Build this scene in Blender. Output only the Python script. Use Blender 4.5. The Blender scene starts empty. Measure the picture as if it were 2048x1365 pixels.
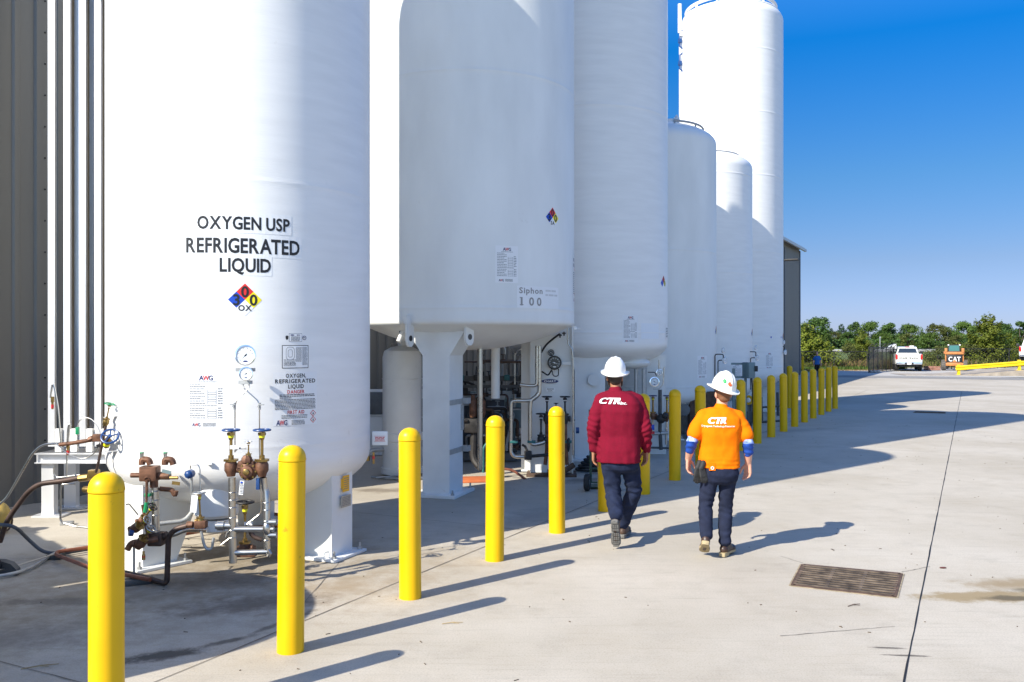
import bpy, bmesh, math, random
import numpy as np
from mathutils import Vector, Matrix, noise
from mathutils.bvhtree import BVHTree
R = math.radians
rnd = random.Random(7)
scene = bpy.context.scene
COL = scene.collection

# ------------------------------------------------------------------ camera, sky, sun, exposure
FOC, CX, HZ, EYE = 1790.0, 1024.0, 690.0, 2.1          # photo geometry (2048 px wide)
cam_data = bpy.data.cameras.new('camera')
cam = bpy.data.objects.new('camera', cam_data)
COL.objects.link(cam)
cam.location = (0, 0, EYE)
cam.rotation_euler = (R(90), 0, 0)
cam_data.sensor_width = 36
cam_data.lens = FOC / 2048 * 36
cam_data.shift_y = (HZ - 682.5) / 2048
cam_data.clip_start = .05
cam_data.clip_end = 6000
scene.camera = cam

SUN_EL, SUN_ROT = 36.5, 228.2
SUNSIDE = (1.0, 1.15, 1.4)
world = bpy.data.worlds.new('World')
scene.world = world
world.use_nodes = True
nt = world.node_tree
sky = nt.nodes.new('ShaderNodeTexSky')
sky.sky_type = 'NISHITA'
sky.sun_disc = False
sky.sun_elevation = R(SUN_EL)
sky.sun_rotation = R(SUN_ROT)
sky.altitude = 0
sky.air_density = 1.0
sky.dust_density = .3
sky.ozone_density = 2.0
# clear deep blue air: the sky away from the sun is tinted by elevation, the sunward half stays pale
def _n(t): return nt.nodes.new(t)
_tc = _n('ShaderNodeTexCoord'); _sx = _n('ShaderNodeSeparateXYZ')
nt.links.new(_tc.outputs['Generated'], _sx.inputs[0])
_rp = _n('ShaderNodeValToRGB'); nt.links.new(_sx.outputs['Z'], _rp.inputs[0])
_st = [(0.0, (.33, .41, .76)), (.035, (.32, .39, .70)), (.087, (.30, .365, .56)), (.174, (.195, .40, .62)), (.309, (.02, .42, .85)), (.5, (.45, 1.05, 1.75)), (1.0, (.8, 1.2, 1.8))]
while len(_rp.color_ramp.elements) < len(_st): _rp.color_ramp.elements.new(.5)
for _e, (_p, _c) in zip(_rp.color_ramp.elements, _st): _e.position = _p; _e.color = (_c[0] / 2, _c[1] / 2, _c[2] / 2, 1)
_dt = _n('ShaderNodeVectorMath'); _dt.operation = 'DOT_PRODUCT'
nt.links.new(_tc.outputs['Generated'], _dt.inputs[0]); _dt.inputs[1].default_value = (-math.sin(R(SUN_ROT)), -math.cos(R(SUN_ROT)), 0)
_mr = _n('ShaderNodeMapRange'); _mr.interpolation_type = 'SMOOTHSTEP'; _mr.inputs[1].default_value = -.15; _mr.inputs[2].default_value = .5
nt.links.new(_dt.outputs['Value'], _mr.inputs[0])
_mx = _n('ShaderNodeMix'); _mx.data_type = 'RGBA'; nt.links.new(_mr.outputs[0], _mx.inputs[0])
_mx.inputs[6].default_value = (SUNSIDE[0] / 2, SUNSIDE[1] / 2, SUNSIDE[2] / 2, 1); nt.links.new(_rp.outputs[0], _mx.inputs[7])
_ml = _n('ShaderNodeVectorMath'); _ml.operation = 'MULTIPLY'; nt.links.new(sky.outputs[0], _ml.inputs[0]); nt.links.new(_mx.outputs[2], _ml.inputs[1])
_sc = _n('ShaderNodeVectorMath'); _sc.operation = 'SCALE'; _sc.inputs['Scale'].default_value = 2.0; nt.links.new(_ml.outputs[0], _sc.inputs[0])
nt.links.new(_sc.outputs[0], nt.nodes['Background'].inputs[0])
nt.nodes['Background'].inputs[1].default_value = .105
sun_data = bpy.data.lights.new('sun', 'SUN')
sun_data.energy = 4.8
sun_data.angle = R(.5)
sun_data.color = (1, .935, .80)
sun = bpy.data.objects.new('sun', sun_data)
COL.objects.link(sun)
_a = R(SUN_ROT)
to_sun = Vector((math.sin(_a) * math.cos(R(SUN_EL)), math.cos(_a) * math.cos(R(SUN_EL)), math.sin(R(SUN_EL))))
sun.rotation_euler = (-to_sun).to_track_quat('-Z', 'Y').to_euler()
sun.location = to_sun * 60
scene.view_settings.view_transform = 'Standard'
scene.view_settings.look = 'None'
scene.view_settings.exposure = .75
scene.view_settings.gamma = 1
scene.cycles.max_bounces = 8
scene.cycles.diffuse_bounces = 4

# ------------------------------------------------------------------ helpers
def V(*a): return Vector(a)
def P(px, py, Y): return Vector(((px - CX) * Y / FOC, Y, EYE - (py - HZ) * Y / FOC))
def gY(py): return FOC * EYE / (py - HZ)
def GP(px, py, z=0.0):
    Y = FOC * (EYE - z) / (py - HZ)
    return Vector(((px - CX) * Y / FOC, Y, z))
E2, N2 = Vector((.4616, .887, 0)), Vector((.887, -.4616, 0))   # along the row, away from the wall
B2 = Vector((-1.52, 6.14, 0))
def row(a, p, z=0.0): return B2 + E2 * a - N2 * p + Vector((0, 0, z))
ROWANG = math.atan2(E2.y, E2.x)

def frame(z, up=(0, 0, 1)):
    z = Vector(z).normalized()
    up = Vector(up)
    if abs(z.dot(up)) > .98: up = Vector((1, 0, 0)) if abs(z.x) < .9 else Vector((0, 1, 0))
    x = up.cross(z).normalized()
    y = z.cross(x)
    return Matrix((x, y, z)).transposed()

class G:
    """collects shapes (world or local coordinates) and links them as ONE mesh object"""
    def __init__(s): s.v, s.f, s.m, s.k = [], [], [], 0
    def add(s, vs, fs, M=None):
        b = len(s.v)
        if M is not None: vs = [M @ Vector(v) for v in vs]
        s.v.extend([tuple(v) for v in vs])
        s.f.extend([tuple(b + i for i in f) for f in fs])
        s.m.extend([s.k] * len(fs))
        return s
    def box(s, c, size, rz=0.0, M=None):
        x, y, z = [q / 2 for q in size]
        vs = [Vector((i * x, j * y, k * z)) for k in (-1, 1) for j in (-1, 1) for i in (-1, 1)]
        rot = M if M is not None else Matrix.Rotation(rz, 3, 'Z')
        c = Vector(c)
        vs = [rot @ v + c for v in vs]
        return s.add(vs, [(0, 2, 3, 1), (4, 5, 7, 6), (0, 1, 5, 4), (2, 6, 7, 3), (0, 4, 6, 2), (1, 3, 7, 5)])
    def bbox(s, c, size, bev=.01, rz=0.0, M=None):
        bm = bmesh.new()
        bmesh.ops.create_cube(bm, size=1)
        for v in bm.verts: v.co = Vector((v.co.x * size[0], v.co.y * size[1], v.co.z * size[2]))
        bmesh.ops.bevel(bm, geom=bm.edges[:] + bm.verts[:], offset=bev, segments=2, profile=.6, affect='EDGES')
        rot = M if M is not None else Matrix.Rotation(rz, 3, 'Z')
        c = Vector(c)
        bm.verts.index_update()
        s.add([rot @ v.co + c for v in bm.verts], [[v.index for v in f.verts] for f in bm.faces])
        bm.free()
        return s
    def lathe(s, prof, c=(0, 0, 0), n=24, M=None, cap0=True, cap1=True, a0=0):
        vs, fs = [], []
        c = Vector(c)
        for r, z in prof:
            for i in range(n):
                a = a0 + 2 * math.pi * i / n
                v = Vector((r * math.cos(a), r * math.sin(a), z))
                if M is not None: v = M @ v
                vs.append(v + c)
        for j in range(len(prof) - 1):
            for i in range(n):
                k = (i + 1) % n
                fs.append((j * n + i, j * n + k, (j + 1) * n + k, (j + 1) * n + i))
        if cap0: fs.append(tuple(range(n - 1, -1, -1)))
        if cap1: fs.append(tuple((len(prof) - 1) * n + i for i in range(n)))
        return s.add(vs, fs)
    def cyl(s, p0, p1, r0, r1=None, n=16):
        p0, p1 = Vector(p0), Vector(p1)
        d = p1 - p0
        return s.lathe([(r0, 0), (r0 if r1 is None else r1, d.length)], p0, n, frame(d))
    def tube(s, pts, r, n=10, bend=0.0, segs=5, flat=None):
        pts = [Vector(p) for p in pts]
        if bend > 0 and len(pts) > 2:
            q = [pts[0]]
            for a, b, c in zip(pts, pts[1:], pts[2:]):
                d1, d2 = (a - b), (c - b)
                t = min(bend, d1.length * .48, d2.length * .48)
                s1, s2 = b + d1.normalized() * t, b + d2.normalized() * t
                for i in range(segs + 1):
                    u = i / segs
                    q.append(s1 * (1 - u) ** 2 + b * 2 * u * (1 - u) + s2 * u * u)
            q.append(pts[-1])
            pts = q
        vs, fs = [], []
        x = None
        for i, p in enumerate(pts):
            t = (pts[min(i + 1, len(pts) - 1)] - pts[max(i - 1, 0)])
            if t.length < 1e-9: t = Vector((0, 0, 1))
            t.normalize()
            if x is None: x = frame(t) @ Vector((1, 0, 0))
            else:
                x = x - t * x.dot(t)
                x.normalize()
            y = t.cross(x)
            rr = r[i] if isinstance(r, (list, tuple)) else r
            for k in range(n):
                a = 2 * math.pi * k / n
                vs.append(p + x * (math.cos(a) * rr) + y * (math.sin(a) * rr * (flat or 1)))
        for j in range(len(pts) - 1):
            for k in range(n):
                l = (k + 1) % n
                fs.append((j * n + k, j * n + l, (j + 1) * n + l, (j + 1) * n + k))
        fs.append(tuple(range(n - 1, -1, -1)))
        fs.append(tuple((len(pts) - 1) * n + k for k in range(n)))
        return s.add(vs, fs)
    def ell(s, c, rad, M=None, n=16, m=10):
        if not isinstance(rad, (tuple, list)): rad = (rad,) * 3
        vs, fs = [], []
        c = Vector(c)
        for j in range(m + 1):
            t = math.pi * j / m
            for i in range(n):
                a = 2 * math.pi * i / n
                v = Vector((rad[0] * math.sin(t) * math.cos(a), rad[1] * math.sin(t) * math.sin(a), -rad[2] * math.cos(t)))
                if M is not None: v = M @ v
                vs.append(v + c)
        for j in range(m):
            for i in range(n):
                k = (i + 1) % n
                fs.append((j * n + i, j * n + k, (j + 1) * n + k, (j + 1) * n + i))
        return s.add(vs, fs)
    def torus(s, c, Rr, r, axis=(0, 0, 1), n=28, m=8):
        M = frame(axis)
        c = Vector(c)
        vs, fs = [], []
        for i in range(n):
            a = 2 * math.pi * i / n
            for j in range(m):
                b = 2 * math.pi * j / m
                vs.append(M @ Vector(((Rr + r * math.cos(b)) * math.cos(a), (Rr + r * math.cos(b)) * math.sin(a), r * math.sin(b))) + c)
        for i in range(n):
            for j in range(m):
                fs.append((i * m + j, ((i + 1) % n) * m + j, ((i + 1) % n) * m + (j + 1) % m, i * m + (j + 1) % m))
        return s.add(vs, fs)
    def cap(s, p0, p1, r0, r1=None, n=14):
        """closed tapered capsule"""
        r1 = r0 if r1 is None else r1
        p0, p1 = Vector(p0), Vector(p1)
        d = p1 - p0
        L = d.length
        prof = [(r0 * math.cos(t), -r0 * math.sin(t)) for t in (1.5, 1.1, .7, .35)] + [(r0, 0), (r1, L)] + [(r1 * math.cos(t), L + r1 * math.sin(t)) for t in (.35, .7, 1.1, 1.5)]
        return s.lathe(prof, p0, n, frame(d))
    def prism(s, poly, o, X, Y, depth):
        """outline poly (u, v) on the plane o + uX + vY, extruded by the vector depth"""
        o, X, Y, depth = Vector(o), Vector(X), Vector(Y), Vector(depth)
        n = len(poly)
        a = [o + X * u + Y * v for u, v in poly]
        vs = a + [p + depth for p in a]
        fs = [tuple(range(n)), tuple(range(2 * n - 1, n - 1, -1))] + [(i, n + i, n + (i + 1) % n, (i + 1) % n) for i in range(n)]
        return s.add(vs, fs)
    def quad(s, a, b, c, d): return s.add([a, b, c, d], [(0, 1, 2, 3)])
    def loft(s, rings, close=True):
        n = len(rings[0])
        vs = [v for r in rings for v in r]
        fs = []
        for j in range(len(rings) - 1):
            for i in range(n):
                k = (i + 1) % n
                fs.append((j * n + i, j * n + k, (j + 1) * n + k, (j + 1) * n + i))
        if close:
            fs.append(tuple(range(n - 1, -1, -1)))
            fs.append(tuple((len(rings) - 1) * n + i for i in range(n)))
        return s.add(vs, fs)
    def mesh(s, name, mats, smooth=35):
        me = bpy.data.meshes.new(name)
        me.from_pydata(s.v, [], s.f)
        for m in (mats if isinstance(mats, (list, tuple)) else [mats]): me.materials.append(m)
        if len(me.materials) > 1: me.polygons.foreach_set('material_index', s.m)
        if smooth:
            me.shade_smooth()
            if smooth < 180: me.set_sharp_from_angle(angle=R(smooth))
        me.update()
        return me
    def build(s, name, mats, parent=None, smooth=35, fix=True):
        if parent is not None:
            o = wloc(parent)
            s.v = [(x - o.x, y - o.y, z - o.z) for x, y, z in s.v]
        me = s.mesh(name, mats, smooth)
        if fix:
            bm = bmesh.new(); bm.from_mesh(me)
            bmesh.ops.recalc_face_normals(bm, faces=bm.faces[:])
            bm.to_mesh(me); bm.free()
        return link(name, me, parent)

def wloc(o):
    p = Vector(o.location)
    while o.parent: o = o.parent; p += o.location
    return p
def link(name, me, parent=None):
    ob = bpy.data.objects.new(name, me)
    COL.objects.link(ob)
    if parent is not None: ob.parent = parent
    return ob
def thing(name, label, cat, loc=(0, 0, 0), group=None):
    o = bpy.data.objects.new(name, None)
    o.empty_display_size = .2
    COL.objects.link(o)
    o.location = loc
    return tag(o, label, cat, group)
def tag(o, label, cat, group=None):
    o['label'] = label; o['category'] = cat
    if group: o['group'] = group
    return o
def struct(o): o['kind'] = 'structure'; return o
def kids(o): return [c for c in COL.objects if c.parent is o]
def copy_tree(o, parent=None):
    c = o.copy(); COL.objects.link(c)
    c.parent = parent
    for ch in kids(o): copy_tree(ch, c)
    return c

# ------------------------------------------------------------------ materials
def mat(name, color, rough=.5, metal=0.0, var=0.0, scale=4.0, bump=0.0, bscale=60.0, stretch=None, var2=None, spec=.5, coat=0.0, sheen=0.0, trans=0.0):
    m = bpy.data.materials.new(name)
    m.use_nodes = True
    n, l = m.node_tree.nodes, m.node_tree.links
    b = n['Principled BSDF']
    b.inputs['Base Color'].default_value = (*color, 1)
    b.inputs['Roughness'].default_value = rough
    b.inputs['Metallic'].default_value = metal
    b.inputs['Specular IOR Level'].default_value = spec
    b.inputs['Coat Weight'].default_value = coat
    b.inputs['Coat Roughness'].default_value = .1
    if sheen: b.inputs['Sheen Weight'].default_value = sheen
    if trans: b.inputs['Transmission Weight'].default_value = trans
    if var or bump:
        tc = n.new('ShaderNodeTexCoord')
        mp = n.new('ShaderNodeMapping')
        l.new(tc.outputs['Object'], mp.inputs[0])
        if stretch: mp.inputs['Scale'].default_value = stretch
    if var:
        t = n.new('ShaderNodeTexNoise')
        t.inputs['Scale'].default_value = scale
        t.inputs['Detail'].default_value = 6
        l.new(mp.outputs[0], t.inputs['Vector'])
        r = n.new('ShaderNodeValToRGB')
        r.color_ramp.elements[0].position = .3
        r.color_ramp.elements[1].position = .7
        d = var2 or tuple(c * (1 - var) for c in color)
        u = tuple(min(1, c * (1 + var * .6)) for c in color)
        r.color_ramp.elements[0].color = (*d, 1)
        r.color_ramp.elements[1].color = (*u, 1)
        l.new(t.outputs['Fac'], r.inputs[0])
        l.new(r.outputs[0], b.inputs['Base Color'])
        rr = n.new('ShaderNodeMapRange')
        rr.inputs[3].default_value = max(0, rough - .08); rr.inputs[4].default_value = min(1, rough + .1)
        l.new(t.outputs['Fac'], rr.inputs[0]); l.new(rr.outputs[0], b.inputs['Roughness'])
    if bump:
        t2 = n.new('ShaderNodeTexNoise')
        t2.inputs['Scale'].default_value = bscale
        t2.inputs['Detail'].default_value = 4
        l.new(mp.outputs[0], t2.inputs['Vector'])
        bp = n.new('ShaderNodeBump')
        bp.inputs['Strength'].default_value = bump
        bp.inputs['Distance'].default_value = .01
        l.new(t2.outputs['Fac'], bp.inputs['Height'])
        l.new(bp.outputs[0], b.inputs['Normal'])
    return m

M = {}
M['paint'] = mat('white tank paint', (.80, .80, .79), .34, var=.045, scale=1.6, bump=.12, bscale=14, stretch=(1, 1, 7))
M['paint2'] = mat('off white tank paint', (.75, .765, .755), .42, var=.07, scale=2.2, bump=.10, bscale=30, stretch=(1, 1, .35))
M['leg'] = mat('white leg paint', (.72, .735, .73), .45, var=.06, scale=3, bump=.05, bscale=40)
M['decal'] = mat('white decal film', (.79, .80, .81), .3)
M['black'] = mat('black ink', (.012, .012, .014), .45)
M['ink'] = mat('grey small print', (.16, .17, .19), .5)
M['fadeink'] = mat('faded grey ink', (.30, .29, .28), .6)
M['red'] = mat('red ink', (.55, .02, .025), .45)
M['dred'] = mat('hazard red', (.70, .025, .02), .4)
M['blue'] = mat('hazard blue', (.008, .06, .46), .4)
M['yel'] = mat('hazard yellow', (.85, .72, .01), .4)
M['navyink'] = mat('navy ink', (.02, .025, .12), .45)
M['bollard'] = mat('yellow bollard sleeve', (.76, .45, .0), .36, var=.06, scale=3, bump=.05, bscale=12, spec=.35)
def scuff(m, col, lo, hi, scale, amt):
    """thin worn marks scattered over a painted surface"""
    n, l = m.node_tree.nodes, m.node_tree.links
    b = n['Principled BSDF']; src = b.inputs['Base Color'].links[0].from_socket
    tc = n.new('ShaderNodeTexCoord'); oi = n.new('ShaderNodeObjectInfo'); ad = n.new('ShaderNodeVectorMath'); ad.operation = 'ADD'
    ml = n.new('ShaderNodeMath'); ml.operation = 'MULTIPLY'; ml.inputs[1].default_value = 40; l.new(oi.outputs['Random'], ml.inputs[0])
    l.new(tc.outputs['Object'], ad.inputs[0]); l.new(ml.outputs[0], ad.inputs[1])
    t = n.new('ShaderNodeTexNoise'); t.inputs['Scale'].default_value = scale; t.inputs['Detail'].default_value = 8; t.inputs['Roughness'].default_value = .75
    l.new(ad.outputs[0], t.inputs['Vector'])
    r = n.new('ShaderNodeMapRange'); r.inputs[1].default_value = lo; r.inputs[2].default_value = hi; r.inputs[4].default_value = amt
    l.new(t.outputs['Fac'], r.inputs[0])
    x = n.new('ShaderNodeMix'); x.data_type = 'RGBA'; x.inputs[7].default_value = (*col, 1); l.new(r.outputs[0], x.inputs[0]); l.new(src, x.inputs[6]); l.new(x.outputs[2], b.inputs['Base Color'])
scuff(M['bollard'], (.16, .10, .02), .64, .72, 9, .7)
scuff(M['paint'], (.42, .39, .34), .66, .76, 3.5, .35)
scuff(M['paint2'], (.42, .39, .34), .66, .76, 3.5, .35)
scuff(M['leg'], (.30, .20, .12), .64, .74, 6, .5)
M['steel'] = mat('stainless pipe', (.50, .485, .46), .28, 1.0, var=.12, scale=8)
M['alu'] = mat('bright aluminium', (.80, .81, .83), .42, .55, var=.06, scale=5, stretch=(1, 1, .1))
M['alushade'] = mat('shade brown aluminium', (.24, .19, .13), .6, .2, var=.3, scale=4, stretch=(1, 1, .05))  # brown tone paints the shade between the front fin tubes
M['galv'] = mat('galvanised steel', (.42, .43, .43), .5, .6, var=.15, scale=14)
M['brass'] = mat('brass', (.34, .23, .08), .35, .9, var=.2, scale=20)
M['bronze'] = mat('bronze valve body', (.17, .08, .046), .55, .35, var=.55, scale=18, bump=.1, bscale=50)
M['copper'] = mat('weathered copper pipe', (.30, .105, .06), .5, .45, var=.35, scale=9)
M['brownpipe'] = mat('dark brown oxidised pipe', (.085, .055, .045), .5, .4, var=.4, scale=10)
M['darkiron'] = mat('dark iron', (.035, .033, .033), .55, .3, var=.4, scale=15)
M['whl_blue'] = mat('blue handwheel enamel', (.015, .06, .20), .35, var=.15, scale=20)
M['whl_green'] = mat('green handwheel enamel', (.01, .25, .10), .4)
M['yelring'] = mat('yellow packing ring', (.72, .72, .02), .45)
M['rubber'] = mat('black rubber', (.02, .02, .021), .7, var=.3, scale=20)
M['hose'] = mat('grey blue hose', (.07, .08, .10), .55, var=.2, scale=10)
M['dial'] = mat('white dial face', (.74, .78, .82), .3)
M['dialdark'] = mat('black dial face', (.02, .02, .022), .3)
M['yelcard'] = mat('orange yellow card', (.78, .42, .03), .5)
M['plate'] = mat('stainless data plate', (.42, .41, .38), .4, .5, var=.15, scale=30)
M['teal'] = mat('teal green fitting', (.02, .12, .12), .5)
M['elec'] = mat('grey green enclosure', (.17, .24, .25), .45, var=.08, scale=6)
M['rust'] = mat('rust stained steel', (.10, .06, .04), .85, var=.5, scale=12)
M['whiteplastic'] = mat('white plastic', (.78, .78, .76), .5)
M['orangeboard'] = mat('orange board', (.55, .15, .05), .7, var=.2, scale=8)
M['charcoal'] = mat('charcoal machine paint', (.075, .08, .085), .5, .2, var=.3, scale=10)
M['midgrey'] = mat('mid grey machine paint', (.13, .14, .145), .5, .2, var=.2, scale=8)
M['glassdark'] = mat('dark window glass', (.02, .03, .045), .08, spec=.8)
M['chrome'] = mat('chrome', (.75, .77, .8), .14, 1.0)
M['carwhite'] = mat('white car paint', (.62, .62, .60), .3, coat=.5)
M['taillight'] = mat('red lamp lens', (.55, .01, .012), .2)
M['tyre'] = mat('tyre rubber', (.022, .022, .022), .8)
M['machorange'] = mat('orange machine paint', (.46, .18, .05), .5, var=.25, scale=6)
M['guard'] = mat('yellow guardrail paint', (.86, .60, .01), .45, var=.05, scale=3)
M['fence'] = mat('black fence steel', (.018, .018, .02), .5)

# ------------------------------------------------------------------ lettering
GLYPH = {}
def _glyphs(chars, bold):
    todo = []
    for ch in chars:
        if (ch, bold) in GLYPH or ch == ' ': continue
        c = bpy.data.curves.new('glyph', 'FONT')
        c.body = ch
        c.resolution_u = 3
        c.offset = .026 if bold else .006
        o = bpy.data.objects.new('glyph', c)
        COL.objects.link(o)
        todo.append((ch, o, c))
    bpy.context.view_layer.update()
    dg = bpy.context.evaluated_depsgraph_get()
    for ch, o, c in todo:
        me = o.evaluated_get(dg).to_mesh()
        vs = [(v.co.x, v.co.y) for v in me.vertices]
        fs = [tuple(p.vertices) for p in me.polygons]
        x0 = min(v[0] for v in vs)
        GLYPH[(ch, bold)] = [[(x - x0, y) for x, y in vs], fs, max(v[0] for v in vs) - x0]
        o.evaluated_get(dg).to_mesh_clear()
    for ch, o, c in todo:
        bpy.data.objects.remove(o); bpy.data.curves.remove(c)
_glyphs('ABCDEFGHIJKLMNOPRSTUWXYZQabcdefghilmnoprstuyv0123456789,.-', True)
_glyphs('ABCDEFGHIJKLMNOPQRSTUVWXYZabcdefghilmnoprstuyv0123456789,./', False)
_caph = {b: max(v[1] for v in GLYPH[('H', b)][0]) for b in (True, False)}
KERN = {'AT': .16, 'RA': .05, 'YG': .06, 'XY': .06, 'OX': .03, 'LI': .0, 'TE': .02, 'TR': .02, 'RT': .03}
def text(g, s, h, fn, width=None, slant=0.0, bold=True, align='c', gap=.17, wf=1.0):
    """letters of cap height h; fn maps (u, v) in metres to a point"""
    k = h / _caph[bold]
    items, x, prev = [], 0.0, ''
    for ch in s:
        if ch == ' ': x += .38 * h; continue
        vs, fs, w = GLYPH[(ch, bold)]
        if items and (prev + ch) in KERN: x -= KERN[prev + ch] * h
        items.append((x, vs, fs)); x += w * k * wf + gap * h; prev = ch
    x -= gap * h
    sx = (width / x) if width else 1.0
    x0 = {'c': -x * sx / 2, 'l': 0, 'r': -x * sx}[align]
    for xo, vs, fs in items:
        g.add([fn(x0 + sx * (xo + a * k * wf + slant * b * k), b * k) for a, b in vs], fs)
def flat(o, X, Y): 
    o, X, Y = Vector(o), Vector(X).normalized(), Vector(Y).normalized()
    return lambda u, v: o + X * u + Y * v
def sub(fn, du, dv): return lambda u, v: fn(u + du, v + dv)
def sheet(g, fn, u0, u1, v0, v1, step=.06):
    nu = max(1, int((u1 - u0) / step))
    vs = []
    for i in range(nu + 1):
        u = u0 + (u1 - u0) * i / nu
        vs += [fn(u, v0), fn(u, v1)]
    g.add(vs, [(2 * i, 2 * i + 2, 2 * i + 3, 2 * i + 1) for i in range(nu)])
def smallprint(g, fn, u0, u1, v, h, seed=0, full=.9):
    r = random.Random(seed)
    u = u0
    end = u0 + (u1 - u0) * (full if full < 1 else 1)
    while u < end - h:
        w = min(r.uniform(1.5, 5) * h, end - u)
        g.add([fn(u, v), fn(u + w, v), fn(u + w, v + h), fn(u, v + h)], [(0, 1, 2, 3)])
        u += w + .6 * h
def awg(g, fn, w, h, k):
    """the gas company's initials, red/blue/black with a striped A"""
    g.k = k['navy']; text(g, 'A', h, sub(fn, -w * .33, 0), width=w * .36, slant=0)
    g.k = k['red']; text(g, 'W', h, sub(fn, 0, .0), width=w * .44)
    g.k = k['navy']; text(g, 'G', h, sub(fn, w * .34, 0), width=w * .30)
LABM = ['decal', 'black', 'red', 'ink', 'navyink']
LK = dict(bg=0, black=1, red=2, ink=3, navy=4)
def lift(fn, d): return lambda u, v: fn(u, v, d)
def data_sheet(fn, w, h, seed):
    """company installation data sheet: logo, rows of small print, a column of boxes, logo again"""
    g = G()
    g.k = 0; sheet(g, lift(fn, .0015), -w / 2, w / 2, 0, h)
    a = lift(fn, .003)
    awg(g, sub(a, 0, h * .865), w * .36, h * .085, LK)
    g.k = 3
    smallprint(g, a, -w * .25, w * .27, h * .83, h * .012, seed, 1)
    for i in range(15):
        v = h * (.79 - .0435 * i)
        if i == 9: smallprint(g, a, -w * .42, w * .3, v, h * .013, seed + i, 1); continue
        smallprint(g, a, -w * .43, -w * (.02 if i % 3 else .12), v, h * .014, seed + i, 1)
        if i > 1: smallprint(g, a, w * .30, w * .42, v, h * .016, seed + 40 + i, 1)
        if i > 2 and i != 10:
            for (u0, u1, v0, v1) in ((.04, .26, -.008, -.004), (.04, .26, .03, .034)):
                g.add([a(w * u0, v + h * v0), a(w * u1, v + h * v0), a(w * u1, v + h * v1), a(w * u0, v + h * v1)], [(0, 1, 2, 3)])
            for u0 in (.04, .255):
                g.add([a(w * u0, v - h * .008), a(w * u0 + .003, v - h * .008), a(w * u0 + .003, v + h * .034), a(w * u0, v + h * .034)], [(0, 1, 2, 3)])
    awg(g, sub(a, -w * .25, h * .035), w * .22, h * .06, LK)
    g.k = 3
    for i in range(4): smallprint(g, a, -w * .08, w * .25, h * (.035 + .018 * i), h * .01, seed + 80 + i, 1)
    return g
DIAM = ['blue', 'dred', 'yel', 'decal', 'black']
def diamond(fn, s, digits):
    """four-square hazard diamond with half diagonal s"""
    g = G()
    a, b = lift(fn, .0015), lift(fn, .003)
    h = s / 2
    for k, (cu, cv) in enumerate(((-h, 0), (0, h), (h, 0), (0, -h))):
        g.k = k
        n = 4
        for i in range(n):
            for j in range(n):
                q = []
                for (ii, jj) in ((i, j), (i + 1, j), (i + 1, j + 1), (i, j + 1)):
                    x, y = ii / n - .5, jj / n - .5
                    q.append(a(cu + (x + y) * h, cv + (y - x) * h))
                g.add(q, [(0, 1, 2, 3)])
    g.k = 4
    for ch, (cu, cv), hh in zip(digits, ((-h, 0), (0, h), (h, 0), (0, -h)), (.66, .66, .66, .34)):
        if ch: text(g, ch, s * hh, sub(b, cu, cv - s * hh / 2), gap=.1)
    return g

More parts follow.
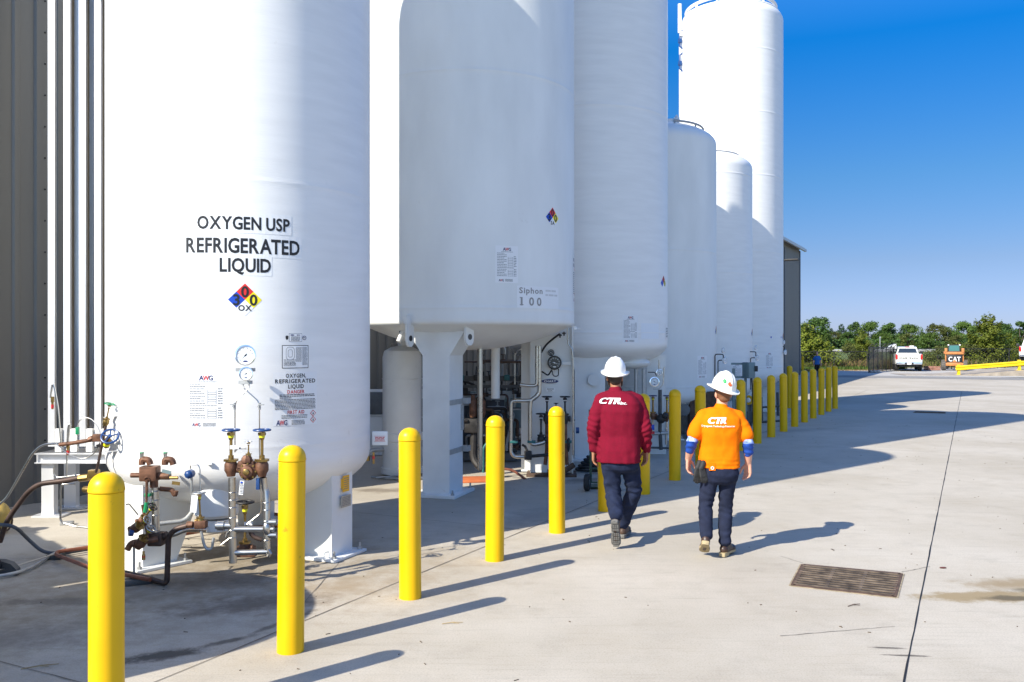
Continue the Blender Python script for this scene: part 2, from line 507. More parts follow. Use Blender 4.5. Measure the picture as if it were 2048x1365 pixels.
# ------------------------------------------------------------------ ground, paving
def ground_mat(name, c0, c1, stains_and_shade=(), streak=True, rough=.85, big=.35, fine=.12):
    m = bpy.data.materials.new(name); m.use_nodes = True
    n, l = m.node_tree.nodes, m.node_tree.links
    b = n['Principled BSDF']; b.inputs['Roughness'].default_value = rough
    b.inputs['Specular IOR Level'].default_value = .25
    tc = n.new('ShaderNodeTexCoord')
    def noi(scale, detail=5, rot=0, sc=(1, 1, 1), rg=.6):
        mp = n.new('ShaderNodeMapping'); mp.inputs['Rotation'].default_value = (0, 0, rot); mp.inputs['Scale'].default_value = sc
        l.new(tc.outputs['Object'], mp.inputs[0])
        t = n.new('ShaderNodeTexNoise'); t.inputs['Scale'].default_value = scale; t.inputs['Detail'].default_value = detail
        t.inputs['Roughness'].default_value = rg
        l.new(mp.outputs[0], t.inputs['Vector']); return t.outputs['Fac']
    def math_(op, a, v=None, v2=None):
        q = n.new('ShaderNodeMath'); q.operation = op
        l.new(a, q.inputs[0])
        if v is not None:
            if hasattr(v, 'links'): l.new(v, q.inputs[1])
            else: q.inputs[1].default_value = v
        return q.outputs[0]
    def ramp(a, p0, p1, lo=0.0, hi=1.0):
        q = n.new('ShaderNodeMapRange'); q.interpolation_type = 'SMOOTHSTEP'
        q.inputs[1].default_value, q.inputs[2].default_value, q.inputs[3].default_value, q.inputs[4].default_value = p0, p1, lo, hi
        l.new(a, q.inputs[0]); return q.outputs[0]
    def mix(f, a, bcol):
        q = n.new('ShaderNodeMix'); q.data_type = 'RGBA'
        l.new(f, q.inputs[0])
        for i, s in ((6, a), (7, bcol)):
            if isinstance(s, tuple): q.inputs[i].default_value = (*s, 1)
            else: l.new(s, q.inputs[i])
        return q.outputs[2]
    base = mix(ramp(noi(big, 6), .3, .7), c0, c1)
    base = mix(ramp(noi(.9, 8, rg=.75), .45, .75, 0, .30), base, (c0[0] * .80, c0[1] * .74, c0[2] * .64))
    base = mix(ramp(noi(2.2, 8, rg=.7), .46, .80, 0, .36), base, tuple(x * .62 for x in c0))
    if streak:
        base = mix(ramp(noi(1.0, 6, -ROWANG, (1.2, 26, 1)), .52, .8, 0, .45), base, tuple(x * .66 for x in c0))
        base = mix(ramp(noi(1.0, 5, R(20), (.5, 14, 1)), .58, .8, 0, .35), base, tuple(x * .7 for x in c0))
    base = mix(ramp(noi(75, 6, rg=.7), .42, .78, 0, fine * 4.5), base, tuple(x * .5 for x in c0))
    for (x, y, ang, rx, ry, col, amt, sharp) in stains_and_shade:
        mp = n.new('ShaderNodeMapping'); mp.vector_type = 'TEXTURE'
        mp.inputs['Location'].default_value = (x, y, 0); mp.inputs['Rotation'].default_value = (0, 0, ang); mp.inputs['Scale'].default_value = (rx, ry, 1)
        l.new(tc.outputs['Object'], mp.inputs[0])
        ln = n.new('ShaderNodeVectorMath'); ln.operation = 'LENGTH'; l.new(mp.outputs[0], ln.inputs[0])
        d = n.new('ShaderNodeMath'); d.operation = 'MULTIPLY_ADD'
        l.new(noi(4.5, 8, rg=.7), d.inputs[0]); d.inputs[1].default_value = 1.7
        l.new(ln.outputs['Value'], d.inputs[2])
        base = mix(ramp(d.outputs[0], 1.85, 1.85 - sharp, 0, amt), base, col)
    l.new(base, b.inputs['Base Color'])
    bp = n.new('ShaderNodeBump'); bp.inputs['Strength'].default_value = .35; bp.inputs['Distance'].default_value = .01
    l.new(noi(70, 6, -ROWANG, (1, 3, 1)), bp.inputs['Height']); l.new(bp.outputs[0], b.inputs['Normal'])
    return m
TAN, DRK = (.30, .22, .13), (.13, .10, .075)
STAINS_AND_SHADE = [(-2.6, 8.7, .1, 1.5, .9, (.15, .115, .075), .6, 1.2), (-3.9, 8.9, .3, 1.6, .5, (.24, .20, .15), .5, 1.1), (-3.2, 7.6, .5, 4.2, 2.4, (.22, .172, .11), .8, 1.3), (-1.6, 11.5, .9, 4.0, 1.6, (.33, .29, .235), .5, 1.3), (3.98, 7.47, .04, .75, .20, (.27, .20, .10), .85, .5), (4.15, 7.42, .04, .42, .10, (.09, .075, .05), .8, .7),  # first patch paints shade under the tank; broad third mixes grime with shade tone
          (4.45, 7.86, .1, .75, .30, (.26, .19, .10), .8, .9), (4.5, 7.66, .05, .35, .1, (.10, .085, .05), .6, .7),
          (4.3, 6.9, -.05, .6, .10, (.26, .22, .17), .6, .9),
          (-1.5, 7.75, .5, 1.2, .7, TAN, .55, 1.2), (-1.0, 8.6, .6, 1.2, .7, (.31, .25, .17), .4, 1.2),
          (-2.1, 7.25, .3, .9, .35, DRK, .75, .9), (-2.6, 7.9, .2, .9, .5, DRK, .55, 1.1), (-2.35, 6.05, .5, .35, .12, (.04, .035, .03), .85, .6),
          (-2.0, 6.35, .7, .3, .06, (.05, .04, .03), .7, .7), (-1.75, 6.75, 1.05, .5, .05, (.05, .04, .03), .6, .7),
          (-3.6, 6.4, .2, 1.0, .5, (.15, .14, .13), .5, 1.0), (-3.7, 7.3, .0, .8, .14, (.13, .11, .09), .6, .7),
          (0.3, 11.0, 1.0, 1.6, .5, (.21, .2, .185), .5, 1.0), (-1.9, 12.9, 0, .6, .3, DRK, .6, .8), (1.2, 13.9, .6, .9, .35, DRK, .65, .9),
          (2.6, 6.2, -.1, .16, .03, (.09, .08, .07), .9, .6), (2.64, 6.05, -.1, .2, .025, (.09, .08, .07), .9, .6),
          (9.5, 31.5, .3, 3.2, .6, (.22, .21, .2), .5, .9), (7.0, 22, .5, 2.0, .5, (.25, .24, .22), .5, .9)]
M['concrete'] = ground_mat('broom finished concrete', (.425, .38, .31), (.53, .485, .415), STAINS_AND_SHADE)
M['gravel'] = ground_mat('crushed gravel', (.42, .40, .37), (.50, .48, .45), (), False, .95, .15, .2)
M['asphalt'] = ground_mat('dusty asphalt', (.25, .24, .23), (.31, .30, .285), (), False, .95, .1, .15)
M['grass'] = ground_mat('mown grass', (.075, .115, .022), (.17, .19, .05), (), False, .95, .06, .25)
M['highway'] = ground_mat('pale highway', (.40, .39, .37), (.46, .45, .43), (), False, .95, .02, .05)
M['joint'] = mat('black joint sealant', (.012, .012, .013), .7)
M['hairline'] = mat('fine saw cut', (.16, .14, .115), .9, var=.3, scale=5)

def sheet_obj(name, pts, z, m):
    g = G(); g.add([(p[0], p[1], z) for p in pts], [tuple(range(len(pts)))])
    return struct(g.build(name, m, smooth=0))
sheet_obj('ground', [(-3000, -60), (3000, -60), (3000, 5000), (-3000, 5000)], -.03, M['grass'])
A0, A1 = -14, 57.5
pav = [row(A0, 12), row(A0, -30), row(A1 + 1, -30), row(A1, 12)]
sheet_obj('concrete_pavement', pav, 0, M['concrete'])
sheet_obj('gravel_lot', [(16, 54), (30, 58), (90, 58), (90, 86), (36, 82), (26, 75.5)], -.012, M['gravel'])
sheet_obj('asphalt_lane', [row(A1 - 1.5, 5.5), row(A1 - .3, -30), row(A1 + 3.5, -30), row(A1 + 3, 4)], .006, M['asphalt'])
sheet_obj('highway', [(-400, 262), (1500, 262), (1500, 400), (-400, 400)], .08, M['highway'])
def strip(g, a, b, w, z=.004, wob=.0, n=1):
    a, b = Vector(a), Vector(b); a.z = b.z = z
    d = (b - a).normalized(); s = Vector((d.y, -d.x, 0)) * w / 2
    vs = []
    for i in range(n + 1):
        p = a.lerp(b, i / n) + (s.normalized() * rnd.uniform(-wob, wob) if 0 < i < n else V(0, 0, 0))
        k = rnd.uniform(.6, 1.3) if wob else 1
        vs += [p - s * k, p + s * k]
    g.add(vs, [(2 * i, 2 * i + 1, 2 * i + 3, 2 * i + 2) for i in range(n)])
g = G(); strip(g, (1.3, 3.35, 0), (20.2, 40.2, 0), .011, wob=.002, n=160)
struct(g.build('expansion_joint', M['joint'], smooth=0))
g = G()
strip(g, row(-6, .36), row(40, .36), .011, wob=.003, n=140)
for a, p0, p1 in ((-1.05, .4, 6.5), (4.3, .36, 6.2), (9.3, .36, 6), (14.6, -4, 6), (20.5, -4.2, 4)): strip(g, row(a, p0), row(a, p1), .008, wob=.003, n=40)
g0 = GP(1803, 1145); g1 = GP(1860, 1134)
strip(g, g0, g1, .006, wob=.004, n=12); strip(g, GP(1560, 1113), GP(1606, 1127), .006, wob=.004, n=8)
strip(g, GP(1560, 1273), GP(1790, 1254), .006, wob=.004, n=20); strip(g, GP(700, 1100), GP(560, 1263), .006, wob=.006, n=20)
for a in (30, 38, 46): strip(g, row(a, 2.5), row(a, -26), .02, wob=.004, n=20)
struct(g.build('control_joint', M['hairline'], smooth=0))
# small litter on the slab
g = G()
for i in range(480):
    p = row(rnd.uniform(-4, 22), rnd.uniform(-7, 3.5)); a = rnd.uniform(0, 6.28); L = rnd.choice((.008, .012, .02, .03)) * rnd.uniform(.5, 1.3); w = rnd.uniform(.003, .007)
    g.box((p.x, p.y, .003), (L, w, .005), a)
o = g.build('leaf_litter', mat('dry litter', (.10, .075, .05), .9), smooth=0); o['kind'] = 'stuff'
for (px, py, L, ang, lab, c) in ((1708, 1212, .14, .5, 'thin brown twig lying on the concrete below the square drain grate', (.09, .06, .045)),
                           (1665, 1101, .07, 1.7, 'short dark twig on the pale concrete above the square drain grate', (.08, .06, .045)),
                           (905, 1248, .16, .25, 'straw coloured stalk on the concrete beside the foreground bollard shadows', (.40, .30, .16)),
                           (80, 1335, .22, .45, 'dry straw stalk in the shade left of the nearest bollard', (.32, .24, .12))):
    p = GP(px, py); d = V(math.cos(ang), math.sin(ang), 0)
    g = G(); g.tube([p - d * L / 2 + V(0, 0, .006), p + V(0, .006, .01), p + d * L / 2 + V(0, 0, .006)], [.003, .004, .002], 6); g.tube([p + V(0, 0, .008), p + d * L * .2 + V(.02, -.02, .006)], .002, 5)
    tag(g.build('twig', mat('twig bark', c, .9)), lab, 'twig')
p = GP(1886, 1137); g = G(); g.ell((p.x, p.y, .006), (.035, .022, .006), Matrix.Rotation(.2, 3, 'Z'), 10, 6)
tag(g.build('dead_leaf', mat('dead leaf', (.10, .025, .02), .8)), 'small dark red dead leaf on the concrete right of the long joint', 'leaf')

# drain grates
def grate(corners, label, nb, m):
    c = [GP(*q) for q in corners]                                # far-left, far-right, near-right, near-left
    t = thing('drain_grate', label, 'drain grate', sum(c, Vector()) / 4, 'iron drain grates in the concrete')
    g = G(); g.add([(q.x, q.y, .003) for q in c], [(0, 1, 2, 3)]); g.build('pit', M['pitdirt'], t, 0)
    g = G()
    def bar(a, b, w, z, h):
        z = z + h / 2
        d = b - a; g.box(((a + b) / 2).to_3d() + V(0, 0, z), (d.length, w, h), math.atan2(d.y, d.x))
    for i in range(4): bar(c[i], c[(i + 1) % 4], .04, .004, .006)
    g.build('frame', M['rust'], t)
    g = G()
    o = [(q - t.location) * 1.04 + t.location for q in c]
    for i in range(4): bar(o[i], o[(i + 1) % 4], .035, .001, .004)
    g.build('lip', M['hairtan'], t)
    g = G()
    for i in range(nb):
        u = (i + .6) / (nb + .2)
        bar(c[0].lerp(c[3], u), c[1].lerp(c[2], u), .02, .004, .010)
    for u in (.33, .66): bar(c[0].lerp(c[1], u), c[3].lerp(c[2], u), .03, .0035, .005)
    g.build('bars', m, t)
    return t
M['hairtan'] = mat('dirty tan edging', (.33, .27, .18), .9, var=.4, scale=12)
M['pitdirt'] = mat('packed dark dirt', (.022, .016, .013), .95, var=.6, scale=30)
M['grate'] = mat('rusty grate bars packed with dirt', (.145, .11, .08), .8, .1, var=.75, scale=7, var2=(.025, .018, .015))
grate([(1607, 1131), (1801, 1149), (1788, 1195), (1586, 1172)], 'square rusty iron drain grate in the sunny concrete right of the two workers', 10, M['grate'])
grate([(1832, 823.5), (1890, 825), (1889, 827.5), (1828, 826)], 'far dark drain grate lying inside the long tank shadow', 5, M['grate'])

# ------------------------------------------------------------------ metal building
BP, BA0, BA1, EAVE = 6.9, .2, 60.0, 8.75
M['cladding'] = mat('dark grey ribbed cladding', (.185, .178, .165), .42, .25, var=.10, scale=.8, stretch=(1, 1, .25))
M['roofmetal'] = mat('galvalume roof', (.5, .5, .49), .4, .4)
M['trim'] = mat('slate trim', (.10, .115, .14), .45)
bld = thing('metal_building', 'long dark grey ribbed metal building behind the row of tanks', 'building', row(30, 12))
g = G()
prof = []
a = BA0
while a < BA1:
    for da, dp in ((0, 0), (.20, 0), (.222, -.032), (.283, -.032), (.305, 0)):
        prof.append((min(a + da, BA1), BP + dp))
    a += .305
vs = [row(a, p, z) for z in (0, EAVE) for a, p in prof]
n = len(prof)
g.add(vs, [(i, i + 1, n + i + 1, n + i) for i in range(n - 1)])
for a in (BA0, BA1):
    g.add([row(a, BP), row(a, BP + 22), row(a, BP + 22, EAVE), row(a, BP + 11, EAVE + 1.9), row(a, BP, EAVE)], [(0, 1, 2, 3, 4)])
g.add([row(BA0, BP + 22), row(BA1, BP + 22), row(BA1, BP + 22, EAVE), row(BA0, BP + 22, EAVE)], [(0, 1, 2, 3)])
g.build('wall', M['cladding'], bld, 0)
g = G()
for s in (0, 1):
    p0, p1 = (BP - .35, BP + 11) if s == 0 else (BP + 22.35, BP + 11)
    e = [row(BA0 - .3, p0, EAVE - .03), row(BA1 + .3, p0, EAVE - .03), row(BA1 + .3, p1, EAVE + 1.95), row(BA0 - .3, p1, EAVE + 1.95)]
    g.add(e + [q + V(0, 0, .14) for q in e], [(0, 1, 2, 3), (4, 5, 6, 7), (0, 1, 5, 4), (1, 2, 6, 5), (2, 3, 7, 6), (3, 0, 4, 7)])
g.build('roof', M['roofmetal'], bld, 0)
g = G(); c = row(30, BP - .42, EAVE - .08); g.box(c, (BA1 - BA0 + .6, .14, .16), ROWANG); g.build('gutter', M['roofmetal'], bld)
g = G(); g.box(row(BA1 + .02, BP - .04, EAVE / 2 - .05), (.22, .1, EAVE - .1), ROWANG); g.build('corner_trim', M['trim'], bld)
for a in (3.0, 3.0 + .305 * 3):
    for k in range(20): g = G(); g.ell(row(a, BP - .005, .4 + k * .42), .012, None, 6, 4); g.build('screw', M['darkiron'], bld)
for a in (50.5, 54.5): 
    g = G(); g.box(row(a, BP - .03, 4.2), (.12, .10, 8.4), ROWANG); g.build('downspout', M['trim'], bld)
def wall_lamp(a, z, lab):
    t = thing('wall_lamp', lab, 'lamp', row(a, BP, z))
    q = row(a, BP - .03, z)
    g = G(); g.tube([q, q + N2 * .5 + V(0, 0, .22), q + N2 * 1.5 + V(0, 0, .30)], .035, 8, .3); g.build('arm', M['darkiron'], t)
    g = G(); g.bbox(q + N2 * 1.8 + V(0, 0, .31), (.3, .75, .1), .03, ROWANG); g.build('lamp_head', M['darkiron'], t)
    g = G(); g.bbox(q + N2 * .02, (.2, .06, .3), .01, ROWANG); g.build('bracket', M['darkiron'], t)
wall_lamp(47.0, 6.55, 'dark wall lamp on a curved arm near the far end of the building')
t = thing('wall_conduit', 'dark conduit with a junction box climbing the far end of the building wall', 'conduit', row(48.3, BP, 2))
g = G()
g.tube([row(48.3, BP - .08, 1.0), row(48.3, BP - .08, 5.2)], .03, 8); g.build('pipe', M['darkiron'], t)
g = G(); g.bbox(row(48.3, BP - .12, 5.4), (.3, .2, .5), .02, ROWANG); g.build('junction_box', M['midgrey'], t); g = G(); g.bbox(row(48.3, BP - .12, 4.5), (.25, .18, .3), .02, ROWANG); g.build('junction_box', M['midgrey'], t)

# ------------------------------------------------------------------ bollards
def bollard(p, label, r=.092, h=1.412, first=None):
    if first is not None:
        t = copy_tree(first); t.location = p; t['label'] = label; t.rotation_euler = (R(rnd.uniform(-.5, .5)), R(rnd.uniform(-.5, .5)), rnd.uniform(0, 6)); return t
    t = thing('bollard', label, 'bollard', p, 'yellow bollards in front of the tanks')
    g = G()
    hc = h - r * 1.05
    g.lathe([(r, 0), (r, .03), (r - .001, .5), (r - .001, hc - .012)], c=p, n=40, cap1=False)
    g.build('sleeve', M['bollard'], t)
    g = G()
    g.lathe([(r - .004, hc - .012), (r + .0022, hc - .006), (r + .0022, hc + .004), (r, hc + .012)] + [(r * math.cos(q), hc + .012 + (h - hc - .012) * math.sin(q)) for q in [i * math.pi / 2 / 12 for i in range(1, 12)]] + [(.002, h)], c=p, n=40, cap0=False)
    g.build('dome_cap', M['bollard'], t)
    return t
LB = ['nearest yellow bollard, its foot cut off by the bottom edge of the photo', 'tall yellow bollard right of the oxygen valves, in front of the flared tank leg',
      'yellow bollard just left of the wide tank\'s square front leg', 'yellow bollard between the square front leg and the gauge panel',
      'yellow bollard standing in front of the panel with the black gauge', 'yellow bollard mostly hidden behind the legs of the man in the maroon shirt',
      'yellow bollard behind the right arm of the man in the maroon shirt', 'yellow bollard standing in the gap between the two walking men',
      'yellow bollard behind the left arm of the man in the orange shirt', 'yellow bollard whose top hides behind the orange shirted man\'s helmet and back',
      'yellow bollard just right of the orange shirted man\'s helmet, behind his shoulder', 'first yellow bollard fully clear to the right of the orange shirted man',
      'second yellow bollard clear to the right of the orange shirted man', 'third yellow bollard clear to the right of the orange shirted man',
      'yellow bollard in the far half of the row, half covering the lone set back bollard', 'sixth yellow bollard from the far end of the row',
      'fifth yellow bollard from the far end of the row', 'yellow bollard covering the legs of the distant woman in blue', 'second to last yellow bollard of the far row', 'last yellow bollard at the far end of the row']
first = None
for i in range(20):
    p = V(-1.52 + .675 * (i - 1), 6.14 + 1.295 * (i - 1), 0)
    t = bollard(p, LB[i] if i < len(LB) else LB[-1], first=first)
    if first is None: first = t
bollard(V(9.19, 29.65, 0), 'lone yellow bollard set back from the row beside the farthest tall tank', first=first)
bollard(V(23.4, 72.0, 0), 'slim far yellow bollard on the grass beyond the building corner', first=first).scale = (1, 1, .85)

# ------------------------------------------------------------------ tanks
class Tank:
    def __init__(s, label, cx, cy, r, zrim, ztop, hb, ht, m, seams=(), shallow=False, name='storage_tank', seam=.0022):
        s.cx, s.cy, s.r = cx, cy, r
        s.t = thing(name, label, 'storage tank', (cx, cy, 0), 'white storage tanks along the building')
        g = G()
        prof = []
        for i in range(13):
            q = math.pi / 2 * i / 12
            if shallow:
                rr = i / 9 * .955 if i < 10 else (.978, .994, 1.0)[i - 10]
                prof.append((max(.004, r * rr), zrim - .055 - (hb - .055) * (1 - (rr / .955) ** 2) if i < 10 else zrim - (.048, .026, .004)[i - 10])); continue
            prof.append((max(.004, r * math.sin(q) ** .82 if hb < r * .45 else r * math.sin(q)), zrim - hb * math.cos(q)))
        zs = sorted(seams)
        prof.append((r, zrim + .04))
        for z in zs: prof += [(r, z - .05), (r, z - .012), (r + seam, z - .006), (r + seam, z + .006), (r, z + .012), (r, z + .05)]
        prof.append((r, ztop - ht - .04))
        for i in range(13):
            q = math.pi / 2 * (1 - i / 12)
            prof.append((max(.004, r * math.sin(q)), ztop - ht + ht * math.cos(q)))
        g.lathe(prof, (cx, cy, 0), 128)
        s.shell = g.build('shell', m, s.t, 40)
    def hit(s, px, py):
        dx, dy, dz = (px - CX) / FOC, 1.0, -(py - HZ) / FOC
        a = dx * dx + 1; b = -2 * (dx * s.cx + s.cy); c = s.cx ** 2 + s.cy ** 2 - s.r ** 2
        disc = b * b - 4 * a * c
        t = (-b - math.sqrt(max(disc, 0))) / (2 * a)
        return math.atan2(t - s.cy, dx * t - s.cx), EYE + dz * t
    def fn(s, ang, z):
        return lambda u, v, d=.004: Vector((s.cx + (s.r + d) * math.cos(ang + u / s.r), s.cy + (s.r + d) * math.sin(ang + u / s.r), z + v))
    def at(s, px, py, d=0.0):
        a, z = s.hit(px, py)
        return s.fn(a, z)(0, 0, d)
    def nrm(s, ang): return Vector((math.cos(ang), math.sin(ang), 0))
    def box_leg(s, ang, rad, w, dep, ztop, taper=0.0, gus=0.0, m=None, name='leg', plate=(.62, .62, .03)):
        """box leg at polar angle ang; outer face w wide, dep deep; taper widens its sides inward at the top"""
        n = s.nrm(ang); tg = Vector((-n.y, n.x, 0)); c = Vector((s.cx, s.cy, 0)) + n * rad
        g = G()
        pl = plate[2]
        def ring(z, wi, de, out=0): return [c + n * out + tg * (-wi / 2) + V(0, 0, z), c + n * out + tg * (wi / 2) + V(0, 0, z), c - n * de + tg * (wi / 2) + V(0, 0, z), c - n * de - tg * (wi / 2) + V(0, 0, z)]
        rings = [ring(pl, w, dep)]
        zg = ztop - .35
        if gus: rings += [ring(zg - .02, w, dep + taper * (zg / ztop)), ring(ztop - .05, w + gus, dep + taper), ring(ztop + .12, w + gus, dep + taper)]
        else: rings += [ring(ztop, w, dep + taper)]
        g.loft(rings)
        o = g.build(name, m or M['leg'], s.t, 20)
        g = G()
        g.bbox(c - n * (dep / 2) + V(0, 0, pl / 2 + .001), plate, .006, ang)
        b = g.build('base_plate', m or M['leg'], o)
        for i in (-1, 1):
            for j in (-1, 1):
                q = c - n * (dep / 2) + n * (i * (plate[0] / 2 - .05)) + tg * (j * (plate[1] / 2 - .05))
                g = G(); g.cyl(q + V(0, 0, pl), q + V(0, 0, pl + .07), .012, n=8); g.lathe([(.024, pl), (.024, pl + .025)], q, 6)
                g.build('anchor_bolt', M['galv'], o)
        return o

def handwheel(parent, c, axis, r, m, spokes=4, name='handwheel'):
    g = G(); g.torus(c, r, r * .13, axis, 26, 8)
    F = frame(axis); c = Vector(c)
    for k in range(spokes):
        a = 2 * math.pi * (k + .3) / spokes
        g.tube([c, c + F @ Vector((r * math.cos(a), r * math.sin(a), 0))], r * .085, 6)
    g.cyl(c - F @ Vector((0, 0, r * .16)), c + F @ Vector((0, 0, r * .16)), r * .22, n=10)
    return g.build(name, m, parent)
def valve(root, c, axis, L, rb, wr, wm, bm=None, port=None, ring=True, tagplate=False, wspokes=4):
    """globe valve: cast body at c, long bonnet along axis, handwheel at the end"""
    c = Vector(c); ax = Vector(axis).normalized(); bm = bm or M['bronze']
    g = G()
    F = frame(ax)
    g.lathe([(rb * .62, -rb * 1.3), (rb * .72, -rb * .9), (rb * 1.0, -rb * .4), (rb * 1.0, rb * .5), (rb * .82, rb * .9), (rb * .82, rb * 1.0)], c, 18, F)
    if port is not None:
        pd = Vector(port).normalized()
        g.lathe([(rb * .7, 0), (rb * .62, rb * .9), (rb * .8, rb * 1.0), (rb * .8, rb * 1.45)], c, 8, frame(pd))
    v = g.build('valve', bm, root)
    g = G()
    g.lathe([(rb * 1.12, rb * 1.0), (rb * 1.12, rb * 1.35)], c, 6, F)
    g.lathe([(rb * .42, rb * 1.35), (rb * .42, rb * 1.9), (rb * .24, rb * 2.0), (rb * .24, L * .74), (rb * .34, L * .75), (rb * .40, L * .80)], c, 12, F)
    g.lathe([(rb * .62, L * .86), (rb * .62, L * .93), (rb * .4, L * .95)], c, 6, F)
    g.cyl(c + ax * L * .93, c + ax * (L + wr * .16), rb * .16, n=8)
    g.build('bonnet', M['brass'] if bm is not M['darkiron'] else M['darkiron'], v)
    if ring:
        g = G(); g.lathe([(rb * .46, L * .80), (rb * .46, L * .86)], c, 12, F); g.build('packing_ring', M['yelring'], v)
    handwheel(v, c + ax * L, ax, wr, wm, wspokes)
    if tagplate:
        g = G(); g.box(c + ax * L * .55 + V(.035, -.02, 0), (.075, .003, .032)); g.build('valve_tag', M['decal'], v)
    return v
def gauge(root, c, n, r, dark=False, needle=2.3):
    c = Vector(c); n = Vector(n).normalized(); F = frame(n)
    g = G(); g.lathe([(r * .8, -r * .55), (r * .95, -r * .5), (r * .95, -r * .1), (r * 1.08, -r * .08), (r * 1.08, r * .12), (r * .94, r * .14), (r * .93, 0)], c, 32, F)
    o = g.build('pressure_gauge', M['darkiron'] if dark else M['chrome'], root)
    g = G(); g.lathe([(.001, r * .03), (r * .93, r * .03)], c, 32, F, cap0=False, cap1=False)
    X, Y = F @ V(1, 0, 0), F @ V(0, 1, 0)
    g.k = 1
    for i in range(28):
        a = R(-135 + 270 * i / 27)
        q = c + n * r * .045; d = X * math.sin(a) + Y * math.cos(a); s = X * math.cos(a) - Y * math.sin(a)
        l0 = .70 if i % 3 else .60
        w = r * (.012 if i % 3 else .022)
        g.add([q + d * r * l0 - s * w, q + d * r * .82 - s * w, q + d * r * .82 + s * w, q + d * r * l0 + s * w], [(0, 1, 2, 3)])
    q = c + n * r * .06; d = X * math.sin(needle) + Y * math.cos(needle); s = X * math.cos(needle) - Y * math.sin(needle)
    g.add([q - d * r * .25 - s * r * .05, q - d * r * .25 + s * r * .05, q + d * r * .72], [(0, 1, 2)])
    g.lathe([(.001, r * .08), (r * .1, r * .07), (r * .1, r * .04)], c, 10, F, cap0=False)
    g.k = 2
    if r > .05: g.add([q - Y * r * .62 + X * r * .26 * math.cos(t) + Y * r * .09 * math.sin(t) for t in [i * .5236 for i in range(12)]], [tuple(range(12))])
    g.build('dial', [M['dialdark'], M['decal'], M['decal']] if dark else [M['dial'], M['black'], M['navyink']], o, 0)
    return o
def pipe(root, pts, r, m, bend=.06, name='pipe', n=12):
    g = G(); g.tube(pts, r, n, bend); return g.build(name, m, root)
def px(pts, dz=0): return [P(*q) for q in pts]

# ---- the oxygen tank in the foreground
_P = P
def P(px, py, Y): return _P(px, py, Y * 1.02)
T1 = Tank('large white oxygen tank nearest the camera, lettered OXYGEN USP REFRIGERATED LIQUID', -2.82, 9.374, 1.316, 1.0, 9.2, .50, .62, M['paint'], (1.16, 3.6, 6.2), seam=.0008)
a1, _ = T1.hit(489, 600)
for (s, x, yb, y1, w) in (('OXYGEN USP', 488.5, 459, 434, 181), ('REFRIGERATED', 488, 506, 477, 225), ('LIQUID', 491, 544, 517, 99)):
    a, z = T1.hit(x, yb); _, z1 = T1.hit(x, y1)
    g = G()
    g.k = 0; sc = w * 7.96 / FOC
    sheet(g, lift(T1.fn(a, z), .0015), -sc * .53, sc * .53, -.035, z1 - z + .035)
    g.k = 1; text(g, s, z1 - z, lift(T1.fn(a, z), .003), width=sc * 1.02, gap=.10)
    g.build('lettering_strip', [M['decal'], M['black']], T1.t, 0)
a, z = T1.hit(490, 600)
diamond(T1.fn(a, z), .148, ('3', '0', '0', 'OX')).build('hazard_diamond', [M[k] for k in DIAM], T1.t, 0)
a, z = T1.hit(412, 857)
data_sheet(T1.fn(a, z), .345, .50, 3).build('data_sheet', [M[k] for k in LABM], T1.t, 0)
# warning label
a, z = T1.hit(592, 851)
f0 = T1.fn(a, z); w, h = .44, .495
g = G(); g.k = 0; sheet(g, lift(f0, .0015), -w / 2, w / 2, 0, h)
q = lift(f0, .003)
for s, v, wd, hh, k in (('OXYGEN,', .445, .20, .036, 1), ('REFRIGERATED', .395, .40, .036, 1), ('LIQUID', .345, .155, .036, 1), ('DANGER', .297, .17, .032, 2), ('FIRST AID', .108, .165, .032, 2)):
    g.k = k; text(g, s, hh, sub(q, 0, v), width=wd)
g.k = 1
for i in range(3): smallprint(g, q, -w * (.36 - .0 * i), w * (.44 if i < 2 else -.1), .282 - .014 * i, .007, 5 + i, 1)
for i in range(8): smallprint(g, q, -w * .46, w * .46, .238 - .0125 * i, .0055, 15 + i, 1)
for i in range(3): smallprint(g, q, -w * .32, w * .26, .092 - .0125 * i, .005, 35 + i, 1)
for i in range(4): smallprint(g, q, -w * .10, w * .2, .042 - .0115 * i, .005, 45 + i, 1)
awg(g, sub(q, -w * .31, .006), .105, .048, LK)
for vv in (.105, .045):
    g.k = 2; u0 = w * .4
    g.add([q(u0 - .032, vv), q(u0, vv - .032), q(u0 + .032, vv), q(u0, vv + .032)], [(0, 1, 2, 3)])
    g.k = 0; q2 = lift(f0, .004)
    g.add([q2(u0 - .024, vv), q2(u0, vv - .024), q2(u0 + .024, vv), q2(u0, vv + .024)], [(0, 1, 2, 3)])
    g.k = 1; q3 = lift(f0, .005); g.add([q3(u0 - .007, vv - .012), q3(u0 + .007, vv - .012), q3(u0 + .004, vv + .004), q3(u0, vv + .013), q3(u0 - .005, vv + .003)], [(0, 1, 2, 3, 4)])
g.build('warning_label', [M[k] for k in LABM], T1.t, 0)
